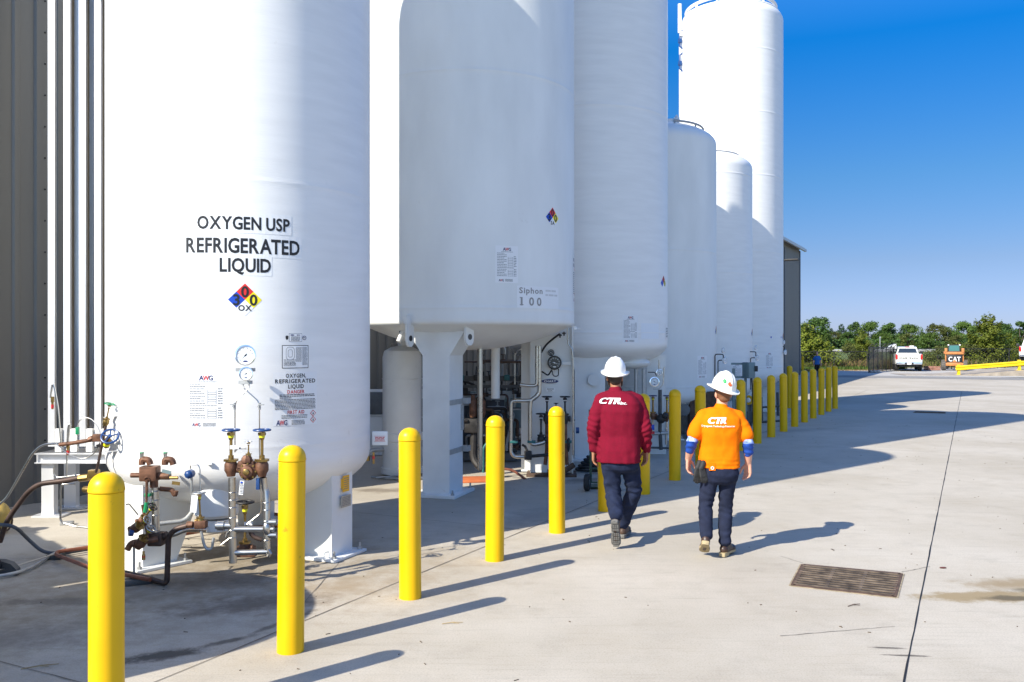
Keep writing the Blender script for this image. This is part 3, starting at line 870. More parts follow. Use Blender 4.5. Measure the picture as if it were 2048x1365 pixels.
# flow diagram plate
a, z = T1.hit(591, 737); f0 = T1.fn(a, z); w, h = .262, .215
g = G(); g.k = 1; sheet(g, lift(f0, .0015), -w / 2, w / 2, 0, h); g.k = 0; sheet(g, lift(f0, .0025), -w / 2 + .006, w / 2 - .006, .006, h - .006)
q = lift(f0, .004); g.k = 3
def outline(g, q, cx_, cy_, rx, ry, t=.0035, n=20, p=4):
    pts = []
    for i in range(n):
        b = 2 * math.pi * i / n; c_, s_ = math.cos(b), math.sin(b)
        k = (abs(c_) ** p + abs(s_) ** p) ** (-1 / p)
        pts.append((c_ * k, s_ * k))
    vs = [q(cx_ + rx * x, cy_ + ry * y) for x, y in pts] + [q(cx_ + (rx - t) * x, cy_ + (ry - t) * y) for x, y in pts]
    g.add(vs, [(i, (i + 1) % n, n + (i + 1) % n, n + i) for i in range(n)])
outline(g, q, -.052, .138, .042, .06); outline(g, q, -.052, .138, .022, .036)
for i in range(16):
    smallprint(g, q, .004, .06, .19 - .0085 * i, .004, 60 + i, 1); smallprint(g, q, .068, .118, .19 - .0105 * i, .005, 90 + i, 1)
for i in range(6): smallprint(g, q, -.115, -.0, .022 + .011 * i, .005, 120 + i, 1)
for i in range(5): outline(g, q, -.095 + .022 * i, .045 + .01 * (i % 2), .008, .008, .003, 10, 2)
g.build('flow_diagram', [M[k] for k in LABM], T1.t, 0)
a, z = T1.hit(591, 684); f0 = T1.fn(a, z)
g = G(); g.k = 3; sheet(g, lift(f0, .0015), -.064, .064, 0, .078); g.k = 0; sheet(g, lift(f0, .0025), -.061, .061, .003, .075); q = lift(f0, .004)
g.k = 4; g.add([q(-.032 + .02 * math.cos(b), .062 + .006 * math.sin(b)) for b in [i * .5236 for i in range(12)]], [tuple(range(12))]); smallprint(g, q, .012, .045, .058, .008, 3, 1)
g.k = 3
for i in range(4): smallprint(g, q, -.045, .045, .042 - .0105 * i, .006, i, 1)
g.k = 1; g.add([q(-.098, .052), q(-.084, .058), q(-.070, .052), q(-.072, .028), q(-.084, .014), q(-.096, .028)], [(0, 1, 2, 3, 4, 5)])
g.k = 4; outline(g, q, .088, .036, .02, .02, .005, 14, 2); smallprint(g, q, .077, .1, .034, .006, 9, 1)
g.build('maker_plate', [M[k] for k in LABM], T1.t, 0)
# legs
def t1leg(ang, rad):
    T1.box_leg(ang, rad, .36, .34, 1.02, taper=.42, plate=(.56, .56, .028), name='leg')
t1leg(R(-23), 1.23); t1leg(R(-129), 1.20); t1leg(R(98), 1.2)
# data plates on the right leg
lp = Vector((T1.cx, T1.cy, 0)) + T1.nrm(R(-23)) * 1.235
tgv = Vector((-T1.nrm(R(-23)).y, T1.nrm(R(-23)).x, 0))
for (z, hh, ww, mm, nm) in ((.72, .16, .11, 'yelcard', 'caution_card'), (.545, .115, .17, 'plate', 'data_plate')):
    g = G(); c = lp + tgv * .03 + T1.nrm(R(-23)) * .02 + V(0, 0, z); g.box(c, (.006, ww, hh), R(-23)); g.box(c - T1.nrm(R(-23)) * .01 - tgv * ww * .3, (.03, .04, hh * .6), R(-23))
    b = g.build(nm, M[mm], T1.t)
    g = G(); fq = flat(c + T1.nrm(R(-23)) * .005, tgv, (0, 0, 1)); 
    for i in range(6): smallprint(g, fq, -ww * .4, ww * .4, hh * (.32 - .13 * i), .006, i, 1)
    g.build('print', M['ink'], b, 0)
# twin gauges with their manifold and tubing
ga = P(491, 711, 7.62); gb = P(492, 748, 7.62); fn_ = (0.05, -1, .05)
g = G(); g.box(P(491, 740, 7.72), (.16, .05, .03)); g.box(P(491, 765, 7.70), (.11, .05, .03)); g.box(P(491, 740, 7.80), (.03, .2, .03)); g.box(P(491, 765, 7.80), (.03, .2, .03)); g.build('gauge_bracket', M['galv'], T1.t)
gauge(T1.t, ga, fn_, .084, needle=-2.35); gauge(T1.t, gb, fn_, .056, needle=-2.2)
pipe(T1.t, px([(498, 765, 7.7), (498, 776, 7.66), (473, 802, 7.64), (470, 812, 7.64), (470, 838, 7.64), (470, 905, 7.66)]), .0055, M['steel'], .02, 'impulse_tube', 8)
pipe(T1.t, px([(486, 765, 7.7), (487, 776, 7.66), (516, 802, 7.64), (519, 812, 7.64), (519, 900, 7.66), (522, 1020, 7.62), (520, 1028, 7.62), (440, 1092, 7.58)]), .0055, M['steel'], .02, 'impulse_tube', 8)
for q in ((469, 813), (519, 813)):
    g = G(); c = P(*q, 7.63); g.cyl(c - V(0, 0, .03), c + V(0, 0, .03), .012, n=8); g.box(c + V(-.01 if q[0] < 500 else .02, -.02, .015), (.05, .012, .01)); g.cyl(c, c + V(0, -.04, 0), .009, n=8); g.build('needle_valve', M['galv'], T1.t)
# economiser manifold: two tall bronze valves with blue wheels on stainless risers
YV = 7.55
for x, wx in ((462, 460), (527, 528)):
    valve(T1.t, P(x if x < 500 else 524, 936, YV), (0, 0, 1), (936 - 859) * YV / FOC, .056, .070, M['whl_blue'], port=(1 if x < 500 else -1, .2, 0), tagplate=x < 500)
riser = [(464, 955, YV), (464, 1000, YV), (466, 1124, YV)]
g = G(); g.tube(px(riser), .031, 14)
for y in (985, 1000, 1015, 1035, 1060, 1075): g.torus(P(465, y, YV), .032, .004, (0, 0, 1), 18, 6)
g.tube([P(466, 1121, YV), P(466, 1126, YV)], .034, 14)
g.cyl(P(466, 1052, YV), P(432, 1052, YV), .03); g.cyl(P(449, 1052, YV), P(436, 1052, YV), .042)
g.tube(px([(466, 1054, YV), (455, 1066, YV), (452, 1075, YV)]), .012, 8)
g.build('riser', M['steel'], T1.t)
g = G(); g.tube(px([(527, 955, YV), (529, 975, YV + .02), (533, 985, YV + .02), (534, 1000, YV), (534, 1098, YV)]), .028, 14)
for y in (1005, 1020, 1042, 1062, 1080): g.torus(P(533.5, y, YV), .029, .004, (0, 0, 1), 18, 6)
g.cyl(P(534, 1045, YV), P(553, 1045, YV), .028); g.cyl(P(534, 1071, YV), P(553, 1071, YV), .026); g.ell(P(534, 1058, YV), (.04, .04, .07)); 
g.tube(px([(534, 1098, YV), (540, 1108, YV), (536, 1112, YV)]), .02, 10)
g.build('riser', M['steel'], T1.t)
pipe(T1.t, px([(466, 1059, YV), (548, 1059, YV)]), .026, M['steel'], 0, 'cross_pipe'); pipe(T1.t, px([(466, 1106, YV), (536, 1104, YV)]), .024, M['steel'], 0, 'cross_pipe')
# regulator between the valves
g = G(); c = P(496, 943, YV - .02)
g.lathe([(.075, 0), (.08, .02), (.08, .05), (.055, .07), (.05, .095), (.035, .10)], c + V(0, .05, 0), 20, frame((0, -1, 0)))
g.cyl(P(474, 940, YV), P(520, 940, YV), .028, n=12); g.lathe([(.05, 0), (.05, .03), (.03, .06)], P(494, 925, YV), 8); g.bbox(P(494, 930, YV + .02), (.14, .09, .07), .01)
reg = g.build('regulator', M['bronze'], T1.t)
g = G()
for k in range(8):
    b = k * math.pi / 4; g.cyl(c + V(.068 * math.cos(b), -.005, .068 * math.sin(b)), c + V(.068 * math.cos(b), -.02, .068 * math.sin(b)), .009, n=6)
g.lathe([(.03, .0), (.03, .02), (.018, .025)], c + V(0, -.045, 0), 6, frame((0, -1, 0)))
g.build('bolts', M['brass'], reg)
valve(reg, P(497, 915, YV), (0, 0, 1), (915 - 883) * YV / FOC, .024, .028, M['chrome'], M['brass'], ring=False)
g = G(); g.tube(px([(470, 905, YV), (470, 902, YV), (476, 897, YV), (492, 897, YV)]), .008, 8, .01); g.tube(px([(497, 918, YV), (520, 918, YV)]), .006, 8); g.build('sense_line', M['steel'], reg)
g = G(); g.box(P(483, 976, YV - .06), (.036, .004, .12), 0, Matrix.Rotation(R(6), 3, 'Y')); tg = g.build('paper_tag', M['decal'], reg)
g = G(); fq = flat(P(483, 976, YV - .065), (1, 0, 0), (0, 0, 1)); g.k = 0
for i in range(7): smallprint(g, fq, -.014, .014, .03 - .013 * i, .006, i, 1)
g.k = 1; g.add([fq(.012 * math.cos(b), .046 + .008 * math.sin(b)) for b in [i * .5236 for i in range(12)]], [tuple(range(12))])
g.build('print', [M['ink'], M['blue']], tg, 0)
g = G(); g.bbox(P(516, 968, YV - .02), (.03, .03, .10), .006); g.build('blue_cap', M['whl_blue'], reg)
# vessel bottom fittings: pot, low valve, brown and copper pipework under the tank
g = G(); c = P(433, 1025, 8.2); g.lathe([(.17, 0), (.2, .03), (.2, .27), (.17, .33), (.05, .35)], V(c.x, c.y, .50), 28); g.lathe([(.12, 0), (.15, .02), (.15, .12)], V(c.x, c.y, .36), 24); g.tube([V(c.x, c.y, .8), V(c.x, c.y + .1, 1.0)], .06, 12); g.build('sump_pot', M['leg'], T1.t)
valve(T1.t, P(490, 1098, 7.9), (0, 0, 1), (1098 - 1003) * 7.9 / FOC, .05, .075, M['darkiron'], port=(1, 0, 0), tagplate=True)
g = G(); g.bbox(P(490, 1100, 7.9), (.17, .14, .05), .012); g.bbox(P(490, 1108, 7.9), (.22, .16, .03), .008); g.build('flange', M['bronze'], T1.t)
pipe(T1.t, px([(524, 1080, 7.9), (505, 1074, 7.9), (498, 1055, 7.9)]), .02, M['brownpipe'], .05)
# blue-capped small valve
g = G(); c = P(381, 948, 7.7); g.cyl(c + V(0, .02, 0), c + V(0, -.05, 0), .038, n=8); g.ell(c + V(0, -.05, 0), (.03, .02, .03)); bv = g.build('blue_cap_valve', M['whl_blue'], T1.t)
pipe(bv, px([(381, 938, 7.72), (381, 930, 7.72), (397, 930, 7.72), (400, 940, 7.72), (401, 985, 7.70)]), .006, M['steel'], .015, 'tube', 8)
pipe(bv, px([(383, 955, 7.72), (384, 990, 7.72), (386, 1025, 7.8)]), .012, M['galv'], 0, 'stem', 8)
valve(T1.t, P(401, 1044, 7.6), (-.05, 0, 1), (1044 - 985) * 7.6 / FOC, .032, .052, M['galv'], M['brass'], port=(-1, 0, 0))
g = G(); g.bbox(P(402, 1049, 7.6), (.10, .08, .07), .012); g.cyl(P(374, 1050, 7.6), P(386, 1050, 7.6), .03, n=8); g.build('valve_block', M['bronze'], T1.t)
g = G(); g.box(P(388, 1008, 7.56), (.055, .003, .15), 0, Matrix.Rotation(R(6), 3, 'Y')); g.build('blank_tag', M['decal'], T1.t)
pipe(T1.t, px([(402, 1062, 7.6), (408, 1090, 7.6), (414, 1100, 7.6), (424, 1098, 7.6), (427, 1076, 7.6)]), .012, M['galv'], .03)
pipe(T1.t, px([(374, 1052, 7.6), (352, 1058, 7.6), (337, 1072, 7.62), (334, 1163, 7.65), (328, 1167, 7.65), (290, 1155, 7.75), (250, 1146, 7.85)]), .024, M['brownpipe'], .07)
g = G(); b_ = P(268, 1158, 7.8); g.cyl(b_ + V(0, 0, .01), P(268, 1092, 7.8), .011, n=8); g.lathe([(.02, 0), (.02, .04)], b_, 8); g.box(P(283, 1160, 7.75), (.05, .05, .07)); g.build('riser', M['galv'], T1.t)
g = G(); q = P(275, 1172, 7.7); g.bbox(V(q.x, q.y, .025), (.26, .1, .05), .008, .5); g.build('pipe_shoe', M['charcoal'], T1.t)
pipe(T1.t, px([(318, 1074, 7.75), (345, 1070, 7.8), (372, 1058, 7.85), (410, 1060, 8.0)]), .028, M['steel'], .06); pipe(T1.t, px([(300, 1050, 8.1), (370, 1042, 8.2), (396, 1010, 8.3), (400, 985, 8.4)]), .022, M['galv'], .05)
# left manifold: copper tee block, relief valves, grey riser
g = G(); c = P(300, 947, 7.7)
g.bbox(c, (.15, .12, .13), .012); g.cyl(P(262, 951, 7.7), P(285, 951, 7.7), .022, n=10); g.cyl(P(318, 952, 7.7), P(340, 952, 7.7), .035, n=10)
for x in (284, 330):
    g.tube(px([(x, 930, 7.7), (x, 922, 7.7), (x + 2, 919, 7.7), (x + 14, 920, 7.7), (x + 17, 930, 7.7)]), .028, 10, .02)
g.cyl(P(308, 960, 7.7), P(308, 975, 7.7), .035, n=10)
mf = g.build('manifold', M['bronze'], T1.t)
for x in (284, 331):
    g = G(); p0 = P(x, 924, 7.7); g.lathe([(.022, 0), (.022, .02), (.016, .022), (.016, .06), (.018, .062), (.018, .075)], p0, 12); g.build('relief_valve', M['steel'], mf)
    g = G(); g.lathe([(.0185, .0751), (.0185, .084)], p0, 12); g.build('cap', M['whl_green'], mf)
g = G(); g.torus(P(294, 960, 7.64), .022, .006, (0, 1, .2), 16, 6); g.tube([P(294, 960, 7.64), P(293, 1005, 7.64)], [.014, .010], 8); g.build('lever', M['bronze'], mf)
g = G(); g.box(P(333, 944, 7.63), (.08, .004, .03), 0, Matrix.Rotation(R(14), 3, 'Y')); g.build('tag', M['elec'], mf)
g = G(); g.box(P(352, 967, 7.66), (.07, .004, .03), 0, Matrix.Rotation(R(8), 3, 'Y')); g.cyl(P(340, 956, 7.66), P(356, 956, 7.66), .014, n=8); g.build('tag', M['brass'], mf)
pipe(mf, px([(320, 978, 7.75), (345, 980, 7.75), (350, 992, 7.75), (352, 982, 7.75)]), .022, M['bronze'], .03)
g = G(); g.tube(px([(310, 975, 7.72), (312, 1074, 7.72)]), .034, 14)
for y in (982, 1000, 1030, 1060): g.torus(P(311, y, 7.72), .035, .004, (0, 0, 1), 16, 6)
g.build('riser', M['steel'], T1.t)
g = G(); g.bbox(P(313, 1078, 7.72), (.13, .11, .12), .02); g.cyl(P(313, 1080, 7.72), P(335, 1070, 7.72), .035); g.build('elbow', M['brownpipe'], T1.t)
# cluster of small bronze valves in front of the left leg
valve(T1.t, P(284, 1042, 7.65), (.62, -.2, .75), .17, .036, .040, M['darkiron'], port=(-1, 0, -.3)); valve(T1.t, P(272, 1056, 7.62), (.75, -.3, .5), .15, .042, .036, M['galv'], port=(-1, 0, -.4))
valve(T1.t, P(282, 1086, 7.62), (.6, -.2, .8), .17, .045, .042, M['galv'], port=(-1, 0, -.15))
g = G(); g.tube(px([(255, 1100, 7.62), (262, 1086, 7.62), (290, 1083, 7.62), (316, 1078, 7.66)]), .026, 10, .04); g.tube(px([(285, 1010, 7.66), (289, 1035, 7.66), (296, 1075, 7.66)]), .014, 8); g.build('pipe', M['bronze'], T1.t)
g = G(); g.cyl(P(258, 1066, 7.58), P(266, 1066, 7.6), .03, n=14); g.build('blue_plug', M['whl_blue'], T1.t)
g = G(); g.bbox(P(296, 990, 7.66), (.05, .05, .03), .008); g.cyl(P(294, 1005, 7.66), P(290, 1025, 7.66), .02, n=8); g.build('green_knob', M['whl_green'], T1.t)
g = G(); g.lathe([(.016, 0), (.016, .04), (.011, .05), (.011, .075)], P(287, 1120, 7.62), 8); g.k = 1; g.lathe([(.0165, .022), (.0165, .034)], P(287, 1120, 7.62), 8); g.build('relief_valve', [M['brass'], M['red']], T1.t)
pipe(T1.t, px([(252, 1010, 7.7), (258, 1008, 7.7), (276, 1030, 7.66)]), .006, M['darkiron'], .02, 'tube', 8)
# flat bar brackets holding the two upper valves on the left flank
YL = 8.25
for (pts) in ([(210, 835), (276, 827), (297, 880), (293, 884)], [(205, 905), (275, 897), (296, 950)]):
    g = G()
    q = px([(x, y, YL) for x, y in pts])
    for a_, b_ in zip(q, q[1:]):
        d = b_ - a_; g.box((a_ + b_) / 2, (d.length + .01, .05, .008), 0, Matrix.Rotation(-math.atan2(d.z, d.x), 3, 'Y'))
    g.build('bracket', M['alu'], T1.t)
valve(T1.t, P(212, 845, YL - .02), (.25, -.1, 1), (845 - 806) * YL / FOC, .028, .042, M['whl_green'], M['brass'], ring=False)
pipe(T1.t, px([(213, 845, YL - .02), (196, 930, YL - .02), (192, 945, YL)]), .013, M['brownpipe'], .02)
g = G(); g.tube(px([(120, 890, 8.4), (150, 886, 8.35), (196, 878, YL)]), .02, 10); g.bbox(P(197, 876, YL), (.09, .07, .07), .01); g.cyl(P(186, 877, YL), P(178, 880, YL), .027, n=8); g.build('pipe', M['bronze'], T1.t)
g = G(); ax = Vector((.12, -.75, .62)).normalized(); c = P(220, 873, YL - .1); g.cyl(P(208, 884, YL), c, .016, n=8); g.cyl(P(212, 893, YL - .02), P(216, 880, YL - .06), .03, n=8); st = g.build('valve_stem', M['brass'], T1.t)
g = G(); g.cyl(P(213, 891, YL - .03), P(214, 886, YL - .04), .031, n=8); g.build('packing_ring', M['yelring'], st)
handwheel(st, c, ax, .076, M['whl_blue'], 5)
g = G(); g.box(P(197, 892, YL - .06), (.04, .004, .03), 0, Matrix.Rotation(R(-20), 3, 'Y')); g.build('valve_tag', M['black'], st)
pipe(T1.t, px([(0, 1084, 8.6), (14, 1040, 8.55), (55, 985, 8.5), (78, 968, 8.45), (130, 962, 8.4), (166, 955, 8.35)]), .025, M['brownpipe'], .16)
pipe(T1.t, px([(-2, 1010, 8.7), (14, 996, 8.66), (66, 905, 8.55), (86, 889, 8.5), (122, 887, 8.42)]), .011, M['steel'], .10)
g = G(); g.cyl(P(160, 957, 8.35), P(178, 955, 8.33), .036, n=8); g.bbox(P(188, 948, 8.3), (.09, .08, .08), .012); g.lathe([(.03, -.06), (.035, 0), (.03, .06)], P(178, 980, 8.32), 14, frame((1, -.4, 0))); g.build('coupling', M['brass'], T1.t)
for (x0, y0, top, lean) in ((122, 886, 768, -17), (133, 953, 846, 6)):      # relief stubs with crook tubes
    pipe(T1.t, px([(x0, y0, 8.4), (x0 + lean * .35, y0 - (y0 - top) * .6, 8.4), (x0 + lean * .75, top + 8, 8.4), (x0 + lean * 1.0, top - 2, 8.4), (x0 + lean - 4 * (1 if lean < 0 else -1), top + 28, 8.4)]) if lean < 0 else px([(x0, y0, 8.4), (x0 + 1, 905, 8.4), (x0 + 3, top + 10, 8.4), (x0 + 7, top, 8.4), (x0 + 3, top + 40, 8.4)]), .0085, M['steel'], .035, 'vent_tube', 8)
    tip = (x0 + lean, top + 30) if lean < 0 else (x0 + 3, top + 44)
    g = G(); c = P(*tip, 8.4); g.lathe([(.016, .02), (.016, -.03), (.011, -.035), (.011, -.10)], c, 10); g.k = 1; g.lathe([(.013, -.055), (.013, -.09)], c, 10); g.build('relief_valve', [M['brass'], M['red']], T1.t)
g = G(); g.bbox(P(155, 862, 8.38), (.03, .03, .07), .006); g.build('green_tag', M['whl_green'], T1.t)
pipe(T1.t, px([(156, 870, 8.38), (154, 852, 8.38), (162, 836, 8.38), (180, 836, 8.38), (196, 852, 8.36), (202, 868, 8.34)]), .006, M['steel'], .05, 'tube', 8)
pipe(T1.t, px([(112, 888, 8.4), (140, 912, 8.38), (170, 920, 8.38), (193, 904, 8.36), (200, 885, 8.34)]), .005, M['steel'], .07, 'tube', 8)
pipe(T1.t, px([(150, 968, 8.4), (124, 968, 8.4), (121, 980, 8.4), (121, 1040, 8.42), (126, 1046, 8.42), (150, 1053, 8.4), (200, 1058, 8.3)]), .010, M['steel'], .03, 'tube', 8)
pipe(T1.t, px([(108, 934, 8.5), (108, 950, 8.5), (114, 956, 8.5), (160, 950, 8.45)]), .007, M['steel'], .03, 'tube', 8)
g = G(); q = GP(134, 1050); g.bbox(V(q.x, q.y, .02), (.14, .08, .04), .006, .2); g.build('pipe_shoe', M['galv'], T1.t)
# short white nozzle and tube elbow on the left flank
pipe(T1.t, [T1.at(236, 890, -.05), P(238, 892, 8.3), P(250, 890, 8.26), P(256, 905, 8.3), T1.at(264, 925, -.02)], .022, M['whiteplastic'], .03)
# sign bracket on the right flank
g = G(); c = P(760, 877, 9.2); g.bbox(c, (.16, .02, .145), .004); sg = g.build('flank_sign', M['leg'], T1.t)
g = G(); fq = flat(c + V(0, -.012, -.012), (1, 0, 0), (0, 0, 1))
for i in range(3): smallprint(g, fq, -.05, .05, .018 - .014 * i, .008, i, 1)
for (u0, u1, v0, v1) in ((-.058, .058, -.022, -.019), (-.058, .058, .034, .037)): g.add([fq(u0, v0), fq(u1, v0), fq(u1, v1), fq(u0, v1)], [(0, 1, 2, 3)])
g.build('print', M['red'], sg, 0)
g = G(); c = P(747, 905, 9.2); g.cyl(c, c - V(0, 0, .12), .012, n=8); g.k = 1; g.cyl(c - V(0, 0, .04), c - V(0, 0, .07), .014, n=8); g.build('relief_valve', [M['brass'], M['red']], T1.t)
g = G(); g.box(T1.at(420, 927, .02), (.05, .03, .02)); g.build('stud', M['leg'], T1.t)

# ---- the wide tank with the square front leg
P = _P
T2 = Tank('wide white tank on a square front leg, carrying a faded stencilled 100 sticker', -.66, 13.6, 1.60, 2.42, 15.0, .40, .8, M['paint2'], (2.6, 5.8, 9.6), True)
a, z = T2.hit(1105, 436)
diamond(T2.fn(a, z), .145, ('3', '0', '0', 'SA')).build('hazard_diamond', [M[k] for k in DIAM], T2.t, 0)
a, z = T2.hit(1014, 566)
data_sheet(T2.fn(a, z), .33, .50, 11).build('data_sheet', [M[k] for k in LABM], T2.t, 0)
a, z = T2.hit(1081, 617); f0 = T2.fn(a, z); w, h = .79, .30
g = G(); g.k = 0; sheet(g, lift(f0, .0015), -w / 2, w / 2, 0, h)
q = lift(f0, .003); g.k = 1
text(g, 'Siphon', .078, sub(q, -w * .46, .20), width=.40, align='l')
for i, ch in enumerate('100'): text(g, ch, .11, sub(q, -w * .43 + .135 * i, .035), width=(.03, .085, .085)[i], align='l')
for v0, u0, u1 in ((.035, -.014, .044), (.133, -.016, .01)): g.add([q(-w * .43 + u0, v0), q(-w * .43 + u1, v0), q(-w * .43 + u1, v0 + .012), q(-w * .43 + u0, v0 + .012)], [(0, 1, 2, 3)])
g.k = 2
for i in range(2): smallprint(g, q, w * .12, w * .46, .235 - .06 * i, .025, i, 1)
g.k = 0; q2 = lift(f0, .004)
for i, (u, ww) in enumerate(((-.28, .012), (-.15, .012), (-.015, .012))):
    pass
g.build('stencil_sticker', [M['decal'], M['fadeink'], mat('pale ink', (.6, .6, .6), .6)], T2.t, 0)
a, z = T2.hit(1146, 620); f0 = T2.fn(a + .12, z)
g = G(); g.k = 0; sheet(g, lift(f0, .0015), -.2, .2, .1, .82); q = lift(f0, .003); g.k = 4
text(g, 'NITROGEN', .05, sub(q, 0, .72), width=.36); text(g, 'REFRIGERATED', .05, sub(q, 0, .64), width=.38)
g.k = 3
for i in range(12): smallprint(g, q, -.18, .18, .55 - .028 * i, .013, i, 1)
g.k = 2; text(g, 'DANGER', .035, sub(q, 0, .59), width=.2); text(g, 'FIRST AID', .035, sub(q, 0, .22), width=.2)
awg(g, sub(q, -.08, .12), .12, .06, LK)
g.build('warning_label', [M[k] for k in LABM], T2.t, 0)
fl = T2.box_leg(R(-107.5), 1.30, .40, .52, 2.32, taper=.0, gus=.42, plate=(.80, .66, .045))
n2 = T2.nrm(R(-107.5)); t2 = Vector((-n2.y, n2.x, 0)); c2 = Vector((T2.cx, T2.cy, 0)) + n2 * 1.3
g = G()
for z in (.62, 1.3):                                             # clamp straps on the leg's right face
    q = c2 + t2 * .208 - n2 * .25 + V(0, 0, z); g.box(q, (.5, .012, .07), R(-107.5)); g.box(q - n2 * .3 + t2 * .03, (.12, .10, .08), R(-107.5))
g.box(c2 + t2 * .215 - n2 * .46 + V(0, 0, 1.07), (.05, .03, .36), R(-107.5))
g.build('straps', M['galv'], fl)
lugp = [(-.085, .04), (-.085, -.22), (-.07, -.28), (-.03, -.315), (.03, -.315), (.07, -.28), (.085, -.22), (.085, .04)]
for px0, py0, Y0, X0, em in ((817, 648, 12.2, (.45, .89, 0), 'black'), (936, 645, 12.2, (.62, .78, 0), 'charcoal')):   # lifting lugs either side of the leg
    q = P(px0, py0, Y0); X = Vector(X0).normalized(); Y = V(0, 0, 1); th = X.cross(Y).normalized() * .035
    g = G(); g.prism(lugp, q, X, Y, th); g.box(q + V(0, 0, .06) + th * .5, (.05, .20, .12), math.atan2(X.y, X.x) + math.pi / 2); lug = g.build('lifting_lug', M['leg'], T2.t)
    g = G(); ctr = q + Y * -.2; g.cyl(ctr - th * .15, ctr + th * 1.15, .04, n=18); g.build('eye', M[em], lug)
# camera-like flood lamp under the rim
g = G(); q = P(803, 672, 12.6); g.cyl(P(807, 660, 12.6), P(797, 684, 12.55), .035, n=14); g.cyl(P(809, 650, 12.7), P(806, 662, 12.62), .012, n=8); lampo = g.build('lamp', M['whiteplastic'], T2.t)
g = G(); g.bbox(P(789, 690, 12.5), (.09, .06, .035), .006, .2); g.cyl(P(806, 661, 12.62), P(803, 667, 12.6), .04, n=10); g.build('hood', M['black'], lampo)
# gauge panel leg
pc = Vector((.64, 14.44, 0)); pn = Vector((-.06, -1, 0)).normalized(); pt = Vector((1, -.06, 0)).normalized()
g = G(); prz = math.atan2(pt.y, pt.x)
g.box(pc + V(0, 0, 1.2) + pn * 0, (.66, .03, 2.36), prz); g.box(pc - pt * .335 + V(0, 0, 1.2) - pn * .12, (.02, .30, 2.36), prz); g.box(pc + pt * .335 + V(0, 0, 1.25) - pn * .02, (.025, .22, 2.5), prz)
g.box(pc - pt * .42 - pn * .24 + V(0, 0, 1.2), (.17, .02, 2.36), prz)
pl = g.build('leg', M['leg'], T2.t)
g = G(); g.bbox(pc + V(0, 0, .02), (.8, .5, .04), .006, prz); g.build('base_plate', M['rust'], pl)
fp = lambda u, v, d=.02: pc + pt * u + V(0, 0, v) + pn * d
def on(px_, py_, d=.06):                                         # pixel on the panel plane
    Y = 14.43 - d; q = P(px_, py_, Y); return q
gauge(T2.t, on(1109, 726, .12), (-.1, -1, .03), .105, dark=True, needle=1.9); gauge(T2.t, on(1102, 706, .09), (-.1, -1, .1), .05, dark=True)
g = G(); fe = flat(on(1100, 763, .03), (1, -.06, 0), (0, 0, 1)); n_ = 28
g.k = 0; g.add([fe(.135 * math.cos(2 * math.pi * i / n_), .034 * math.sin(2 * math.pi * i / n_)) for i in range(n_)], [tuple(range(n_))])
g.k = 1; fe = flat(on(1100, 763, .034), (1, -.06, 0), (0, 0, 1)); text(g, 'CHART', .034, sub(fe, 0, -.017), width=.19)
g.build('maker_badge', [M['navyink'], M['decal']], T2.t, 0)
g = G(); fe = flat(on(1101, 780, .03), (1, -.06, 0), (0, 0, 1)); g.k = 0; g.add([fe(-.075, -.03), fe(.075, -.03), fe(.075, .03), fe(-.075, .03)], [(0, 1, 2, 3)])
fe = flat(on(1101, 780, .034), (1, -.06, 0), (0, 0, 1)); g.k = 1; text(g, 'MADE IN', .018, sub(fe, 0, .003), width=.1); text(g, 'U.S.A.', .018, sub(fe, 0, -.024), width=.07); g.build('origin_plate', [M['decal'], M['black']], T2.t, 0)
for y in (727, 842):
    g = G(); g.box(on(1112, y, .05), (.60, .03, .055), prz); g.build('cross_bar', M['leg'], pl)
for x, y0, y1, wr in ((1094, 838, 794, .075), (1130, 838, 794, .075), (1082, 880, 828, .075), (1112, 825, 807, .036)):
    valve(T2.t, on(x, y0, .22), (0, 0, 1), (y0 - y1) * 14.2 / FOC, .06 if wr > .05 else .03, wr, M['darkiron'], M['darkiron'], port=(1, 0, 0), ring=False)
for pts, r in (([(1079, 692), (1079, 790), (1062, 800), (1060, 815), (1060, 880), (1064, 890), (1078, 888), (1090, 884)], .032), ([(1074, 692), (1074, 772), (1058, 772), (1040, 770)], .028),
               ([(1078, 785), (1068, 800), (1050, 802), (1024, 802), (1022, 812), (1022, 905), (1028, 914), (1048, 914)], .03), ([(1048, 914), (1098, 910)], .026)):
    pipe(T2.t, [on(x, y, .30) for x, y in pts], r, M['steel'] if r > .027 else M['darkiron'], .09)
g = G(); g.bbox(on(1056, 911, .30), (.12, .12, .14), .02); g.tube([on(1056, 905, .3), on(1050, 893, .3), on(1044, 890, .3)], .02, 8); g.build('valve_block', M['darkiron'], T2.t)
for x in (1028, 1063, 1135):
    g = G(); g.bbox(on(x, 884, .30), (.13, .07, .04), .008); g.build('flange', M['teal'], T2.t)
for pts, r, m in (([(1080, 742), (1088, 746), (1096, 752), (1104, 740)], .012, 'rubber'), ([(1104, 740), (1106, 753), (1117, 753), (1117, 738)], .008, 'darkiron'), ([(1082, 706), (1092, 690), (1106, 678), (1120, 668)], .016, 'rubber'), ([(1135, 655), (1136, 690), (1144, 697), (1146, 720), (1146, 910)], .012, 'steel'),
                  ([(1094, 838), (1094, 900), (1090, 930)], .03, 'bronze'), ([(1130, 838), (1131, 880), (1134, 930)], .03, 'bronze'), ([(1006, 938), (1024, 940), (1042, 952), (1060, 966), (1100, 968), (1150, 962)], .02, 'copper')):
    pipe(T2.t, [on(x, y, .16 if m != 'copper' else .45) for x, y in pts], r, M[m], .06)
for x, y in ((1120, 668), (1128, 664)):
    g = G(); g.cyl(on(x, y, .14), on(x, y + 8, .14), .012, n=8); g.box(on(x, y + 3, .14), (.06, .02, .02)); g.build('needle_valve', M['darkiron'], T2.t)
